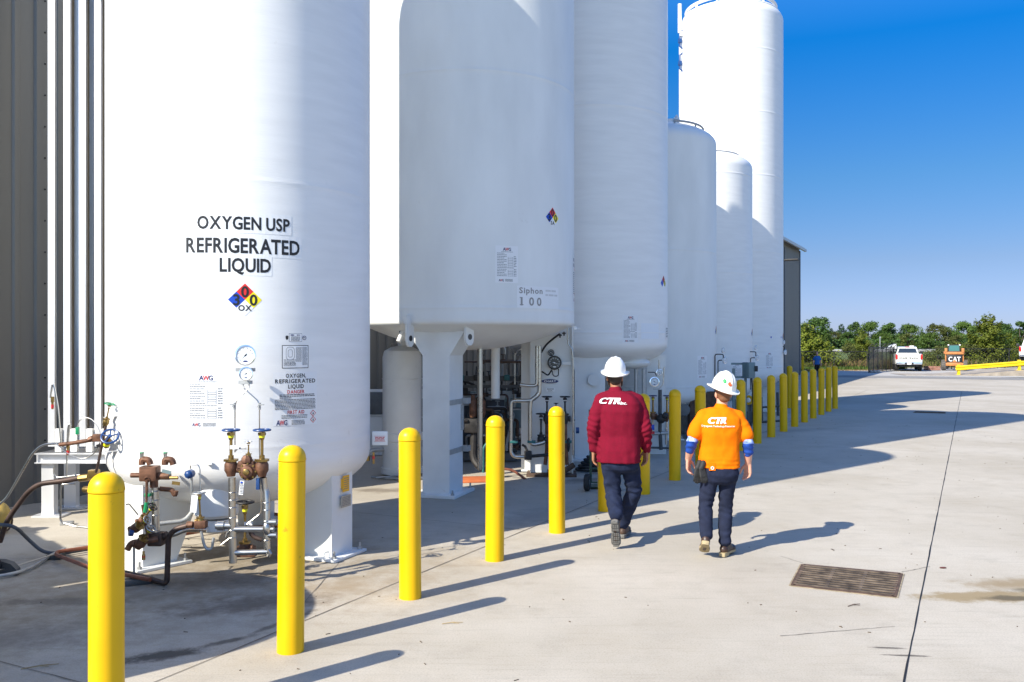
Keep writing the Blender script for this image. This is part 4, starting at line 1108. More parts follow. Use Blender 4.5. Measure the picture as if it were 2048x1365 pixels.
g = G(); g.cyl(on(1152, 861, .15), on(1158, 861, .15), .05, n=14); g.k = 1; g.cyl(on(1146, 838, .1), on(1150, 838, .1), .035, n=10); g.build('hose_coupling', [M['whl_blue'], M['galv']], T2.t)
handwheel(T2.t, on(1137, 890, .32), (1, -.2, 0), .10, M['darkiron'])
g = G(); g.tube([on(1095, 945, .25), on(1125, 945, .25), on(1148, 930, .2)], .045, 12, .05); g.cyl(on(1100, 958, .3), on(1150, 961, .2), .05, n=12); g.build('drain_line', M['rust'], T2.t)
g = G(); g.bbox(P(1150, 657, 13.2), (.05, .05, .05), .01); g.cyl(P(1150, 657, 13.2), P(1160, 657, 13.2), .008, n=6); g.build('rim_stub', M['leg'], T2.t)
# drop pipes from the bottom head
pipe(T2.t, [P(960, 683, 13.3), V(*(P(960, 683, 13.3).xy), .25)], .04, M['steel'], 0, 'drop_pipe'); pipe(T2.t, [P(991, 690, 14.2), V(*(P(991, 690, 14.2).xy), 1.25)], .07, M['leg'], 0, 'drop_pipe')

# ---- third tank
T3 = Tank('narrower white tank behind the man in maroon, with a small hanging sump', 1.48, 17.54, 1.55, 2.12, 11.4, .46, .75, M['paint'], (2.32, 6.4, 9.0))
a, z = T3.hit(1327, 567); diamond(T3.fn(a, z), .145, ('', '0', '0', '')).build('hazard_diamond', [M[k] for k in DIAM], T3.t, 0)
a, z = T3.hit(1261, 686); data_sheet(T3.fn(a, z), .33, .50, 21).build('data_sheet', [M[k] for k in LABM], T3.t, 0)
a, z = T3.hit(1334, 679); f0 = T3.fn(a, z); g = G(); g.k = 0; sheet(g, lift(f0, .0015), -.16, .16, 0, .26); g.k = 2; q = lift(f0, .003); 
for v in (.005, .245): g.add([q(-.15, v), q(.15, v), q(.15, v + .01), q(-.15, v + .01)], [(0, 1, 2, 3)])
g.k = 3
for i in range(6): smallprint(g, q, -.13, .13, .2 - .032 * i, .015, i, 1)
g.build('warning_label', [M[k] for k in LABM], T3.t, 0)
a, z = T3.hit(1302, 678); g = G(); sheet(g, lift(T3.fn(a, z), .0015), -.26, .26, 0, .28); g.build('blank_patch', mat('fresh white paint patch', (.76, .79, .83), .3), T3.t, 0)
f3 = T3.box_leg(R(-93), 1.32, .55, .40, 2.0, gus=.25, plate=(.75, .75, .04)); T3.box_leg(R(150), 1.3, .5, .4, 2.0, gus=.25)
g = G(); g.lathe([(.11, 0), (.11, .05), (.03, .05)], P(1188, 760, 16.2) + V(0, .0, 0), 20, frame((-.1, -1, 0))); g.build('lifting_eye', M['leg'], f3)
g = G(); g.ell(P(1262, 726, 16.9), (.36, .36, .12), None, 28, 12); g.build('sump', M['paint2'], T3.t)
for x in (1272, 1287): pipe(T3.t, [P(x, 738, 16.8), V(*P(x, 738, 16.8).xy, .3)], .035, M['galv'], 0, 'drop_pipe')
pc3 = P(1312, 800, 17.2); pc3.z = 0
g = G(); g.box(pc3 + V(0, 0, .95), (.36, .03, 1.9)); g.box(pc3 + V(.18, .1, .95), (.02, .24, 1.9)); l3 = g.build('leg', M['leg'], T3.t)
gauge(T3.t, P(1309, 764, 16.98), (-.1, -1, .05), .085, needle=2.0); gauge(T3.t, P(1319, 745, 17.0), (-.1, -1, .05), .055, needle=-1.5)
for pts, r, m in (([(1318, 720), (1318, 738)], .012, 'steel'), ([(1296, 745), (1310, 745), (1313, 752)], .008, 'darkiron'), ([(1328, 735), (1326, 770), (1318, 778), (1306, 778)], .010, 'steel'), ([(1320, 780), (1320, 860), (1322, 900)], .035, 'charcoal'), ([(1304, 868), (1336, 866)], .035, 'galv'), ([(1306, 835), (1336, 840)], .045, 'bronze'), ([(1306, 800), (1306, 835), (1304, 870)], .02, 'steel'), ([(1334, 800), (1334, 835), (1332, 890)], .02, 'steel'), ([(1290, 895), (1340, 897)], .02, 'charcoal')):
    pipe(T3.t, [P(x, y, 16.9) for x, y in pts], r, M[m], .03)
for x in (1306, 1334): valve(T3.t, P(x, 832, 16.85), (0, 0, 1), (832 - 792) * 16.85 / FOC, .055, .07, M['navyink'], M['bronze'], port=(1, 0, 0))
g = G(); g.ell(P(1322, 838, 16.8), (.09, .07, .09)); g.ell(P(1330, 832, 16.75), (.06, .05, .06)); g.build('regulator', M['darkiron'], T3.t)
g = G(); g.bbox(P(1306, 855, 16.75), (.05, .01, .1), .003); g.k = 1; g.bbox(P(1306, 866, 16.74), (.06, .01, .05), .003); g.build('tag', [M['blue'], M['red']], T3.t)

# ---- fourth, fifth, sixth
def side_gear(T, x0, yg, ybot, depth, top_small=True):
    """gauge pair on stand-off tubes with impulse lines down the flank"""
    gauge(T.t, P(x0, yg, depth), (.75, -.66, 0), .075); gauge(T.t, P(x0 - 3, yg - 20, depth), (.75, -.66, 0), .06)
    pipe(T.t, [P(x0 - 4, yg, depth), P(x0 - 3, yg - 12, depth), P(x0 - 20, yg - 12, depth), P(x0 - 20, ybot, depth)], .012, M['darkiron'], .05, 'impulse_tube', 8)
    pipe(T.t, [P(x0, yg, depth), P(x0 - 14, yg, depth), P(x0 - 14, ybot, depth)], .012, M['darkiron'], .05, 'impulse_tube', 8)
def top_rail(T, z, r, a0, a1, h=.16):
    g = G(); pts = [Vector((T.cx + r * math.cos(a0 + (a1 - a0) * i / 16), T.cy + r * math.sin(a0 + (a1 - a0) * i / 16), z + h)) for i in range(17)]
    g.tube(pts, .025, 6)
    for i in (0, 5, 11, 16): g.tube([pts[i], pts[i] - V(0, 0, h + .25)], .02, 6)
    g.build('top_rail', M['galv'], T.t)
T4 = Tank('short domed white tank with a guard rail on top, left of the other short tank', 3.33, 21.09, 1.45, .98, 7.25, .40, .52, M['paint2'], (1.16, 4.2))
a, z = T4.hit(1435, 664); diamond(T4.fn(a - .10, z), .145, ('3', '0', '0', '')).build('hazard_diamond', [M[k] for k in DIAM], T4.t, 0)
a, z = T4.hit(1405, 757); data_sheet(T4.fn(a, z), .33, .50, 31).build('data_sheet', [M[k] for k in LABM], T4.t, 0)
top_rail(T4, 6.95, 1.15, R(-75), R(25))
g = G()
for x, y in ((1341, 243), (1353, 240)): q = P(x, y, 21.1); g.cyl(q - V(0, 0, .2), q + V(0, 0, .05), .07, n=10)
g.torus(P(1353, 238, 21.0), .07, .025, (1, 0, 0)); g.build('top_nozzle', M['leg'], T4.t)
T4.box_leg(R(-88), 1.3, .6, .4, .95, plate=(.8, .8, .03)); T4.box_leg(R(20), 1.25, .4, .4, .9); T4.box_leg(R(150), 1.25, .4, .4, .9)
side_gear(T4, 1450, 721, 800, 20.4)
g = G(); g.lathe([(.13, 0), (.13, .06), (.05, .07)], P(1367, 820, 19.6), 18, frame((.2, -1, 0))); g.build('manhole', M['midgrey'], T4.t)
g = G(); q = P(1405, 850, 19.9); g.prism([(-.28, .75), (.15, .95), (.45, .95), (.45, -.1), (-.28, -.1)], V(q.x, q.y, .1), (1, .1, 0), (0, 0, 1), (0, .3, 0)); g.build('shroud', M['rust'], T4.t)
pipe(T4.t, [P(1440, 860, 20), P(1450, 872, 20), P(1480, 876, 20), P(1500, 870, 20)], .02, M['darkiron'], .1)
T5 = Tank('short domed white tank with a curved shadow across its sunlit dome', 5.17, 24.64, 1.40, .95, 7.40, .45, .55, M['paint'], (1.15, 4.0, 6.6))
top_rail(T5, 7.1, 1.05, R(-110), R(10), .12)
a, z = T5.hit(1507, 668); diamond(T5.fn(a - .10, z), .15, ('3', '0', '0', '')).build('hazard_diamond', [M[k] for k in DIAM], T5.t, 0)
a, z = T5.hit(1474, 764); data_sheet(T5.fn(a, z), .33, .50, 41).build('data_sheet', [M[k] for k in LABM], T5.t, 0)
for q in (-80, 40, 160): T5.box_leg(R(q), 1.2, .4, .35, .9)
side_gear(T5, 1515, 716, 780, 23.9)
T6 = Tank('tallest white tank standing farthest away against the blue sky', 6.9, 28.27, 1.60, 1.22, 12.78, .55, .62, M['paint'], (1.42, 4.9, 7.2, 9.1, 11.0))
a, z = T6.hit(1568, 676); diamond(T6.fn(a - .10, z), .16, ('3', '0', '0', '')).build('hazard_diamond', [M[k] for k in DIAM], T6.t, 0)
a, z = T6.hit(1539, 738); data_sheet(T6.fn(a, z), .33, .50, 51).build('data_sheet', [M[k] for k in LABM], T6.t, 0)
for q in (-85, 0, 95, 185): T6.box_leg(R(q), 1.35, .4, .4, 1.1)
side_gear(T6, 1571, 705, 735, 27.6)
g = G(); g.torus((T6.cx, T6.cy, 12.62), 1.38, .05, (0, 0, 1), 64, 8); g.torus((T6.cx, T6.cy, 12.42), 1.42, .06, (0, 0, 1), 64, 8)
for i in range(12): b = i * math.pi / 6; g.tube([V(T6.cx + 1.38 * math.cos(b), T6.cy + 1.38 * math.sin(b), 12.62), V(T6.cx + 1.42 * math.cos(b), T6.cy + 1.42 * math.sin(b), 12.40)], .03, 6)
g.build('lifting_ring', M['paint'], T6.t)
g = G(); sA = R(190)
q = Vector((T6.cx, T6.cy, 0)) + V(math.cos(sA), math.sin(sA), 0) * 1.68
g.tube([q + V(0, 0, 11.85), q + V(0, 0, 12.75)], .06, 10); g.box(q + V(.05, 0, 11.8), (.12, .12, .12)); g.build('vent_stack', M['leg'], T6.t)
g = G()
for z0 in (10.65, 11.35): g.tube([q + V(.1, 0, z0), q + V(-.0, 0, z0 + .08), q + V(0, 0, z0 + .5), q + V(.1, 0, z0 + .58)], .03, 8); g.box(q + V(0, 0, z0 + .25), (.1, .1, .12))
g.build('line_bracket', M['whl_blue'], T6.t)
g = G()
for k in range(2):
    a, z = T6.hit((1542, 1562)[k], 675); f0 = T6.fn(a, z); n_ = 10; g.add([f0(.03 * math.cos(b), .03 * math.sin(b), .005) for b in [i * .6283 for i in range(10)]], [tuple(range(10))])
g.build('blue_dots', M['blue'], T6.t, 0)
g = G(); c = P(1505, 770, 24.6)
for (px0, py0, px1, py1, r, Y) in ((1436, 850, 1560, 842, .03, 24), (1500, 800, 1500, 855, .05, 23.2), (1522, 795, 1524, 850, .04, 24.3), (1540, 790, 1540, 842, .04, 26.5), (1555, 785, 1556, 836, .04, 26.5), (1525, 815, 1570, 812, .03, 26.2)):
    g.tube([P(px0, py0, Y), P(px1, py1, Y)], r, 8)
g.bbox(P(1505, 835, 23.2), (.35, .2, .3), .02); g.build('manifold', M['charcoal'], T5.t)

# ---- tank left of the frame, known by its shadow on the slab, with unseen boxes added to extend that shade
T0 = Tank('short white tank beyond the left edge of the photo, seen only by its shadow', -4.8, 5.25, 1.29, .8, 2.22, .3, .34, M['paint2'])
for q in (-30, 90, 210): T0.box_leg(R(q), 1.1, .3, .3, .8)
sd = Vector((.749, .663, 0)); ld = Vector((.663, -.749, 0))
def sl(s, l, z=0): return sd * s + ld * l + V(0, 0, z)
g = G(); ang = math.atan2(ld.y, ld.x)
sk = thing('pump_skid', 'unseen grey boxes added left of the frame to cast shade on the slab', 'equipment', sl(-.9, -9.9))  # unseen boxes, closed up to keep sun streaks off the slab
for k in range(6): g.bbox(sl(-.9, -11.2 + .5 * k, 1.25), (.515, .7 - .02 * (k % 2), 2.3 - .06 * (k % 2)), .03, ang)
g.bbox(sl(-1.32, -8.2, 1.25), (.515, .66, 2.2), .03, ang)
g.build('shadow_boxes', M['midgrey'], sk)
g = G(); g.bbox(sl(-.9, -9.95, .06), (3.3, 1.1, .1), .02, ang); g.build('base_frame', M['charcoal'], sk)

# ------------------------------------------------------------------ yard equipment
vz = thing('ambient_vaporizer', 'tall finned aluminium vaporizer on a channel frame at the left edge', 'vaporizer', (-5.2, 11.2, 0))
for k in range(6):
    x = -5.66 + .19 * k
    g = G(); g.box((x, 11.0, 4.25), (.082, .012, 6.8)); g.box((x, 11.05, 4.25), (.012, .10, 6.8)); g.lathe([(.03, .85), (.03, 7.65)], (x, 11.05, 0), 12)
    g.box((x - .038, 11.02, 4.25), (.006, .04, 6.8)); g.box((x + .038, 11.02, 4.25), (.006, .04, 6.8))
    g.build('fin_tube', M['alu'], vz)
    g = G(); g.lathe([(.035, .85), (.035, 7.65)], (x + .09, 11.26, 0), 12); g.box((x + .09, 11.26, 4.25), (.12, .01, 6.8)); g.box((x + .09, 11.26, 4.25), (.008, .20, 6.8))
    g.build('fin_tube', M['alushade'], vz)
    g = G(); g.lathe([(.03, .85), (.03, 7.65)], (x, 11.52, 0), 12); g.box((x, 11.52, 4.25), (.17, .01, 6.8)); g.box((x, 11.52, 4.25), (.01, .20, 6.8)); g.build('fin_tube', M['alu'], vz)  # rear fin row added to block sun stripes on the slim vessel
    g = G(); g.box((x + .095, 11.0, .93), (.075, .06, .28)); g.build('spacer_block', M['whiteplastic'], vz)
g = G()
for y in (10.93, 11.55):
    g.box((-5.1, y, .77), (1.42, .09, .012)); g.box((-5.1, y, .66), (1.42, .09, .012)); g.box((-5.1, y + .03, .715), (1.42, .012, .10))
for x in (-5.8, -4.4): g.box((x, 11.24, .72), (.012, .62, .11))
g.build('frame', M['alu'], vz)
for x, y in ((-5.68, 10.95), (-4.5, 10.95), (-5.68, 11.5), (-4.5, 11.5)):
    g = G(); g.box((x, y, .33), (.15, .012, .64)); g.box((x - .07, y + .05, .33), (.012, .1, .64)); g.box((x + .07, y + .05, .33), (.012, .1, .64)); g.box((x + .03, y + .03, .012), (.36, .26, .02)); g.build('leg', M['alu'], vz)
g = G(); g.tube([(-5.66, 11.05, 7.65), (-5.66, 11.05, 7.8), (-5.47, 11.05, 7.8), (-5.47, 11.05, 7.65)], .03, 8, .08)
g.tube([(-5.28, 11.05, 7.65), (-5.28, 11.05, 7.8), (-5.09, 11.05, 7.8), (-5.09, 11.05, 7.65)], .03, 8, .08); g.build('return_bend', M['alu'], vz)

# hoses, rods and a pot on the slab at the left
def run(name, label, cat, pts, r, m, bend=.15, grp=None):
    g = G(); g.tube([GP(x, y, z) for x, y, z in pts], r, 10, bend); return tag(g.build(name, m), label, cat, grp)
run('hose', 'dark blue grey hose drooping to the slab at the left edge', 'hose', [(-30, 1048, .32), (30, 1052, .36), (55, 1078, .18), (85, 1105, .05), (120, 1108, .03), (180, 1098, .03), (230, 1088, .03)], .018, M['hose'])
run('hose', 'pale grey hose lying on the slab by the left edge', 'hose', [(-40, 1158, .03), (30, 1148, .03), (70, 1132, .03), (100, 1112, .03), (130, 1098, .05)], .016, M['galv'])
run('rod', 'thin steel rod crossing the slab at the left edge', 'rod', [(-30, 1148, .06), (40, 1130, .05), (112, 1108, .07)], .007, M['steel'], 0)
cp = thing('copper_line', 'weathered copper pipe loop on a small shoe in the shade beneath the oxygen tank', 'pipe', GP(118, 1112))
g = G(); g.tube([GP(300, 1080, .07), GP(200, 1092, .07), GP(114, 1104, .07), GP(112, 1110, .07), GP(180, 1136, .07), GP(300, 1160, .07)], .018, 10, .05); g.build('pipe', M['copper'], cp)
g = G(); q = GP(112, 1118); g.bbox(V(q.x, q.y, .025), (.14, .12, .045), .006); g.build('shoe', M['charcoal'], cp)
for k, (pts, lab) in enumerate((([(335, 985, .12), (420, 1012, .10), (560, 1030, .1)], 'copper pipe running low behind the sump pot of the oxygen tank'), ([(330, 1075, .05), (420, 1060, .05), (600, 1050, .05)], 'second copper pipe near the slab under the oxygen tank'))):
    run('copper_line', lab, 'pipe', pts, .018, M['copper'], .1)
pt_ = thing('ball_float', 'mustard yellow round pot standing by the left edge', 'pot', GP(0, 1068))
g = G(); q = GP(0, 1068); g.ell((q.x - .02, q.y, .18), (.13, .13, .18), None, 24, 14); g.build('body', mat('mustard enamel', (.42, .29, .07), .45, var=.3, scale=12), pt_)
g = G(); g.torus((q.x + .06, q.y, .13), .10, .012, (1, -.2, 0)); g.build('rim', M['brownpipe'], pt_)
bx = thing('floor_fitting', 'dark hinged floor fitting with a ring handle at the left edge', 'fitting', GP(10, 1148))
g = G(); q = GP(10, 1148); g.prism([(-.12, 0), (.13, 0), (.12, .05), (.06, .10), (-.03, .12), (-.12, .12)], q + V(0, .06, 0), (1, -.2, 0), (0, 0, 1), (.02, -.10, 0)); g.build('cover', M['charcoal'], bx)
g = G(); g.torus(q + V(-.07, -.04, .09), .05, .012, (.1, -1, .2)); g.build('ring', M['darkiron'], bx)

# white vessel and machinery behind the wide tank
vs_ = thing('slim_vessel', 'slim white upright cylinder between the two nearest tanks', 'vessel', (-1.78, 14.5, 0), None)
g = G(); g.lathe([(.34, .03), (.34, .12), (.315, .13), (.315, .55), (.33, .56), (.33, .68), (.315, .69), (.315, 1.9), (.29, 2.0), (.18, 2.06), (.08, 2.08), (.08, 2.2)], (-1.78, 14.5, 0), 40); g.build('shell', M['leg'], vs_)
g = G(); g.torus((-1.78, 14.5, 1.55), .317, .008, (0, 0, 1), 40, 6); g.build('weld_ring', M['leg'], vs_)
g = G(); g.tube([(-2.06, 14.35, .42), (-2.25, 14.2, .42), (-2.3, 14.2, .3)], .03, 8, .05); g.k = 1; g.cyl((-2.3, 14.2, .34), (-2.3, 14.2, .26), .045, n=8); g.build('nozzle', [M['galv'], M['brass']], vs_)
wb = thing('wall_cabinet', 'white cabinet against the wall glimpsed beside the oxygen tank', 'cabinet', (-2.6, 17.0, 0))
g = G(); g.bbox((-2.55, 17.0, 1.0), (.5, .3, .5), .02); g.bbox((-2.55, 17.0, .38), (.36, .24, .74), .02); g.build('body', M['whiteplastic'], wb)
g = G(); g.bbox((-2.55, 16.84, 1.0), (.42, .02, .42), .008); g.build('door', M['midgrey'], wb)
def pump_skid(o, lab, seed, scale=1.0):
    r = random.Random(seed)
    t = thing('pump_skid', lab, 'pump', o, 'dark pumps and vessels behind the wide tank')
    o = Vector(o)
    g = G(); 
    for y in (-.35, .35): g.box(o + V(0, y, .1), (1.7, .1, .14))
    for x in (-.75, 0, .75): g.box(o + V(x, 0, .1), (.1, .6, .12))
    g.build('frame', M['midgrey'], t)
    g = G(); g.lathe([(.05, 0), (.32, .03), (.36, .1), (.36, .75), (.30, .85), (.22, .88), (.22, 1.0), (.34, 1.0), (.34, 1.06), (.1, 1.08)], o + V(-.35, 0, .2), 28); g.build('vessel', M['charcoal'], t)
    g = G(); g.torus(o + V(-.35, 0, .62), .37, .015, (0, 0, 1)); g.lathe([(.375, .80), (.375, .98)], o + V(-.35, 0, .2), 28); g.build('band', M['galv'], t)
    g = G(); g.lathe([(.16, 0), (.2, .04), (.2, .5), (.14, .55), (.05, .6)], o + V(.15, 0, .45), 20, frame((1, 0, 0))); 
    for k in range(8): g.torus(o + V(.22 + .05 * k, 0, .45), .2, .01, (1, 0, 0), 20, 4)
    g.build('motor', M['midgrey'], t)
    for k in range(9):
        p0 = o + V(r.uniform(-.7, .8), r.uniform(-.4, .3), r.uniform(.3, 1.2)); p1 = p0 + V(r.uniform(-.3, .5), 0, r.uniform(-.1, .6)); p2 = V(p1.x + r.uniform(-.4, .4), p1.y + r.uniform(-.2, .2), p1.z)
        g = G(); g.tube([V(p0.x, p0.y, .2), p0, p1, p2], r.choice((.018, .028, .04)), 8, .08); g.build('pipe', M[r.choice(('galv', 'darkiron', 'steel', 'rust'))], t)
    for k in range(4):
        p0 = o + V(r.uniform(-.7, .8), r.uniform(-.42, .1), r.uniform(.5, 1.4)); g = G(); g.bbox(p0, (.1, .1, .13), .01); g.cyl(p0, p0 + V(0, 0, .16), .02, n=8); g.build('valve', M['darkiron'], t); 
    g = G(); g.bbox(o + V(.78, .1, .85), (.34, .2, .55), .015); g.box(o + V(.78, .12, .3), (.06, .06, .6)); g.build('control_box', M['elec' if seed % 2 else 'midgrey'], t)
    g = G(); g.tube([o + V(-.6, -.2, 1.1), o + V(-.3, -.3, 1.5), o + V(.2, -.3, 1.35), o + V(.35, -.25, .7)], .022, 8, .3); g.build('hose', M['rubber'], t)
    return t
pump_skid((-.75, 16.4, 0), 'dark pump skid with a round vessel just behind the square front leg', 1)
pump_skid((.1, 18.2, 0), 'dark pump skid deeper in the shade beside the gauge panel', 2)
pump_skid((-1.7, 18.6, 0), 'dark pump skid nearest the wall, half hidden by the square leg', 3)
t = thing('pipe_rack', 'dark pipe rack with crooked vent tubes behind the wide tank', 'pipe rack', (-.2, 15.9, 0))
g = G()
for x in (-.95, .55): g.box((x, 15.9, .85), (.08, .08, 1.7))
g.box((-.2, 15.9, 1.50), (1.7, .1, .09)); g.box((-.2, 15.9, 1.36), (1.7, .06, .05)); g.build('frame', M['charcoal'], t)
for (x, z, r) in ((-.32, 2.05, .014), (.05, 1.95, .012)):
    g = G(); g.tube([(x, 15.8, 1.4), (x, 15.8, z), (x + .1, 15.8, z + .08), (x + .2, 15.8, z), (x + .2, 15.8, z - .12)], r, 8, .08); g.build('vent_tube', M['steel'], t)
g = G(); g.tube([(.22, 15.8, 1.4), (.34, 15.75, 1.9), (.4, 15.7, 2.0)], .015, 8); g.ell((.4, 15.7, 2.02), .05, None, 10, 6); g.build('stop_valve', M['darkiron'], t)
for k in range(6): 
    g = G(); g.bbox((-.9 + .27 * k, 15.82, 1.52), (.1, .1, .1), .015); g.cyl((-.9 + .27 * k, 15.75, 1.52), (-.9 + .27 * k, 15.68, 1.52), .03, n=8); g.build('fitting', M['darkiron' if k % 3 else 'teal'], t)
r_ = random.Random(77)
for k in range(46):
    x, y, z = r_.uniform(-1.0, .75), 15.9 + r_.uniform(-.35, .5), r_.choice((.25, .5, .75, .95, 1.2, 1.5, 1.8))
    L_ = min(r_.uniform(.25, .9), max(.12, .62 - x)); x = min(x, .5); pts = [V(x, y, z), V(x + L_, y, z)]
    if r_.random() < .8: pts.append(V(x + L_, y, z + r_.choice((-.5, -.3, .25, .45))))
    if r_.random() < .5: pts.insert(0, V(x, y + r_.uniform(.1, .3), z + r_.choice((-.25, .2))))
    g = G(); g.tube(pts, r_.choice((.010, .014, .02, .028)), 8, .06)
    if r_.random() < .5: g.bbox(V(x + L_ * .5, y, z), (.07, .07, .08), .012); g.cyl(V(x + L_ * .5, y, z), V(x + L_ * .5, y, z + .12), .012, n=6); g.torus(V(x + L_ * .5, y, z + .12), .04, .007, n=14, m=5)
    g.build('rack_pipe', M[r_.choice(('darkiron', 'darkiron', 'brownpipe', 'rust', 'galv', 'charcoal'))], t)
t = thing('gas_manifold', 'low manifold with upright brown valves behind the square leg', 'manifold', (-.55, 14.2, 0))
for dx in (0, .14): 
    g = G(); g.lathe([(.045, .95), (.06, 1.0), (.06, 1.2), (.03, 1.25), (.03, 1.3)], (-.62 + dx, 14.2, 0), 10); g.build('valve', M['bronze'], t)
g = G(); g.bbox((-.6, 14.2, .82), (.3, .2, .22), .02); g.tube([(-.6, 14.2, .75), (-.62, 14.2, .3), (-.5, 14.1, .15), (-.2, 14.1, .15)], .06, 10, .1); g.tube([(-.7, 14.1, .9), (-.9, 14.05, .95)], .03, 8); g.build('body', M['darkiron'], t)
g = G(); g.tube([(-.45, 14.0, .1), (-.45, 14.0, .5), (-.35, 14.0, .6), (-.3, 14.0, .5), (-.3, 14.0, .2)], .02, 8, .1); g.build('loop', M['teal'], t)
g = G(); q = GP(950, 965); g.bbox((q.x - .05, q.y + .15, .02), (.55, .45, .035), .008, .15); tag(g.build('board', M['orangeboard']), 'flat orange board lying in the sun behind the square tank leg', 'board')
g = G()
for k in range(5): g.torus((1.35 + .03 * k, 14.9 - .04 * k, .03 + .045 * k), .28 - .012 * k, .022, (0.05 * k, .03, 1), 30, 6)
tag(g.build('coiled_hose', M['rubber']), 'coiled black hose on the slab behind the man in maroon', 'hose')
for k, (x, y, lab) in enumerate(((-1.3, 13.0, 'thin black pipe end lying on the shaded slab left of the square leg'),)):
    g = G(); g.tube([(x - .9, y + 1.0, .03), (x - .3, y + .75, .03), (x + .1, y + 1.1, .03)], .018, 8, .1); g.tube([(x - .8, y + .8, .05), (x - .2, y + 1.2, .05)], .015, 8); tag(g.build('loose_pipe', M['galv']), lab, 'pipe')

# hand truck behind the man in maroon
ht = thing('hand_truck', 'dark green hand truck with fat black wheels behind the man in maroon', 'hand truck', (1.22, 12.9, 0))
for dx in (-.14, .17):
    c = V(1.22 + dx, 12.85, .125)
    g = G(); F = frame((1, -.25, 0)); g.lathe([(.06, -.035), (.10, -.04), (.122, -.03), (.127, 0), (.122, .03), (.10, .04), (.06, .035)], c, 28, F); w = g.build('wheel', M['tyre'], ht)
    g = G(); g.lathe([(.01, -.042), (.062, -.03), (.062, .03), (.01, .042)], c, 18, F); g.build('rim', M['midgrey'], w)
M['cartgreen'] = mat('dark green frame paint', (.012, .055, .03), .4)
g = G()
for dx in (-.08, .12): g.tube([(1.22 + dx, 12.95, .1), (1.22 + dx, 13.0, .6), (1.22 + dx, 13.1, 1.15)], .018, 8, .1)
for z in (.3, .6, .9): g.tube([(1.14, 12.97 + .1 * z, z), (1.34, 12.97 + .1 * z, z)], .014, 8)
g.tube([(1.05, 12.86, .125), (1.42, 12.84, .125)], .012, 8); g.build('frame', M['cartgreen'], ht)
g = G(); g.box((1.24, 13.15, .03), (.34, .3, .012)); g.build('toe_plate', M['cartgreen'], ht)

eb = thing('electrical_box', 'grey green electrical box on two posts in front of the short tanks', 'electrical box', (5.85, 22.6, 0))
g = G(); g.bbox((5.95, 22.5, 1.46), (.22, .24, .40), .015, .5); g.build('cabinet', M['elec'], eb)
g = G()
for dx in (-.22, .08): g.box((5.82 + dx, 22.62, .75), (.06, .05, 1.5))
for z in (1.62, 1.28): g.box((5.75, 22.62, z), (.42, .045, .05))
g.build('post', M['elec'], eb)
g = G(); g.tube([(6.0, 22.4, 1.26), (6.02, 22.4, .9), (6.05, 22.45, .1)], .02, 8); g.bbox((6.12, 22.45, 1.5), (.08, .08, .14), .01); g.build('conduit', M['darkiron'], eb)
rl = thing('hose_reel', 'round yellow reel with a pale hub behind the orange shirted man', 'reel', (6.08, 23.0, 0))
c = V(6.08, 23.0, .68); F = frame((-.35, -1, 0))
g = G(); g.lathe([(.06, -.05), (.115, -.06), (.125, -.04), (.125, .04), (.115, .06), (.06, .05)], c, 28, F); g.build('rim', mat('amber reel', (.72, .40, .01), .4), rl)
g = G(); g.lathe([(.005, -.052), (.06, -.052), (.06, .06), (.02, .065), (.005, .065)], c, 18, F); g.build('hub', M['alu'], rl)
g = G(); g.box((6.1, 23.1, .34), (.05, .05, .68)); g.build('stand', M['midgrey'], rl)

# ------------------------------------------------------------------ people
def bake(parts, voxel, smooth=6, fac=.5):
    """closed shapes -> one continuous surface"""
    me = parts.mesh('tmp', [], 0)
    bm = bmesh.new(); bm.from_mesh(me); bmesh.ops.recalc_face_normals(bm, faces=bm.faces[:]); bm.to_mesh(me); bm.free()
    o = bpy.data.objects.new('tmp', me); COL.objects.link(o)
    r = o.modifiers.new('r', 'REMESH'); r.mode = 'VOXEL'; r.voxel_size = voxel
    s = o.modifiers.new('s', 'SMOOTH'); s.factor = fac; s.iterations = smooth
    bpy.context.view_layer.update()
    dg = bpy.context.evaluated_depsgraph_get()
    out = bpy.data.meshes.new_from_object(o.evaluated_get(dg))
    bpy.data.objects.remove(o); bpy.data.meshes.remove(me)
    return out
def wrinkle(me, fn):
    """push vertices along their normals by fn(co)"""
    n = [v.normal.copy() for v in me.vertices]
    for v, k in zip(me.vertices, n): v.co += k * fn(v.co, k)
    me.shade_smooth(); me.update()
def put(name, me, mats, root):
    for m in (mats if isinstance(mats, (list, tuple)) else [mats]): me.materials.append(m)
    me.shade_smooth(); me.name = name
    me.transform(Matrix.Translation(-wloc(root)))
    return link(name, me, root)
def folds(p, d, freq, amp, ph=0.0):
    """cloth folds running across direction d"""
    d = Vector(d)
    a = p.dot(d) * freq
    n1 = noise.noise(p * 7 + V(ph, 0, 0)); n2 = noise.noise(p * 16 + V(0, ph, 3))
    return amp * (math.sin(a + n1 * 5) * .55 + n2 * .9)
def ring(c, rx, ry, rot=0.0, n=28, p=2.4, tx=0.0, ty=0.0):
    out = []
    for i in range(n):
        b = 2 * math.pi * i / n; cc, ss = math.cos(b), math.sin(b)
        k = (abs(cc) ** p + abs(ss) ** p) ** (-1 / p)
        x, y = cc * k * rx, ss * k * ry
        out.append(Vector((c[0] + x * math.cos(rot) - y * math.sin(rot), c[1] + x * math.sin(rot) + y * math.cos(rot), c[2] + x * tx + y * ty)))
    return out
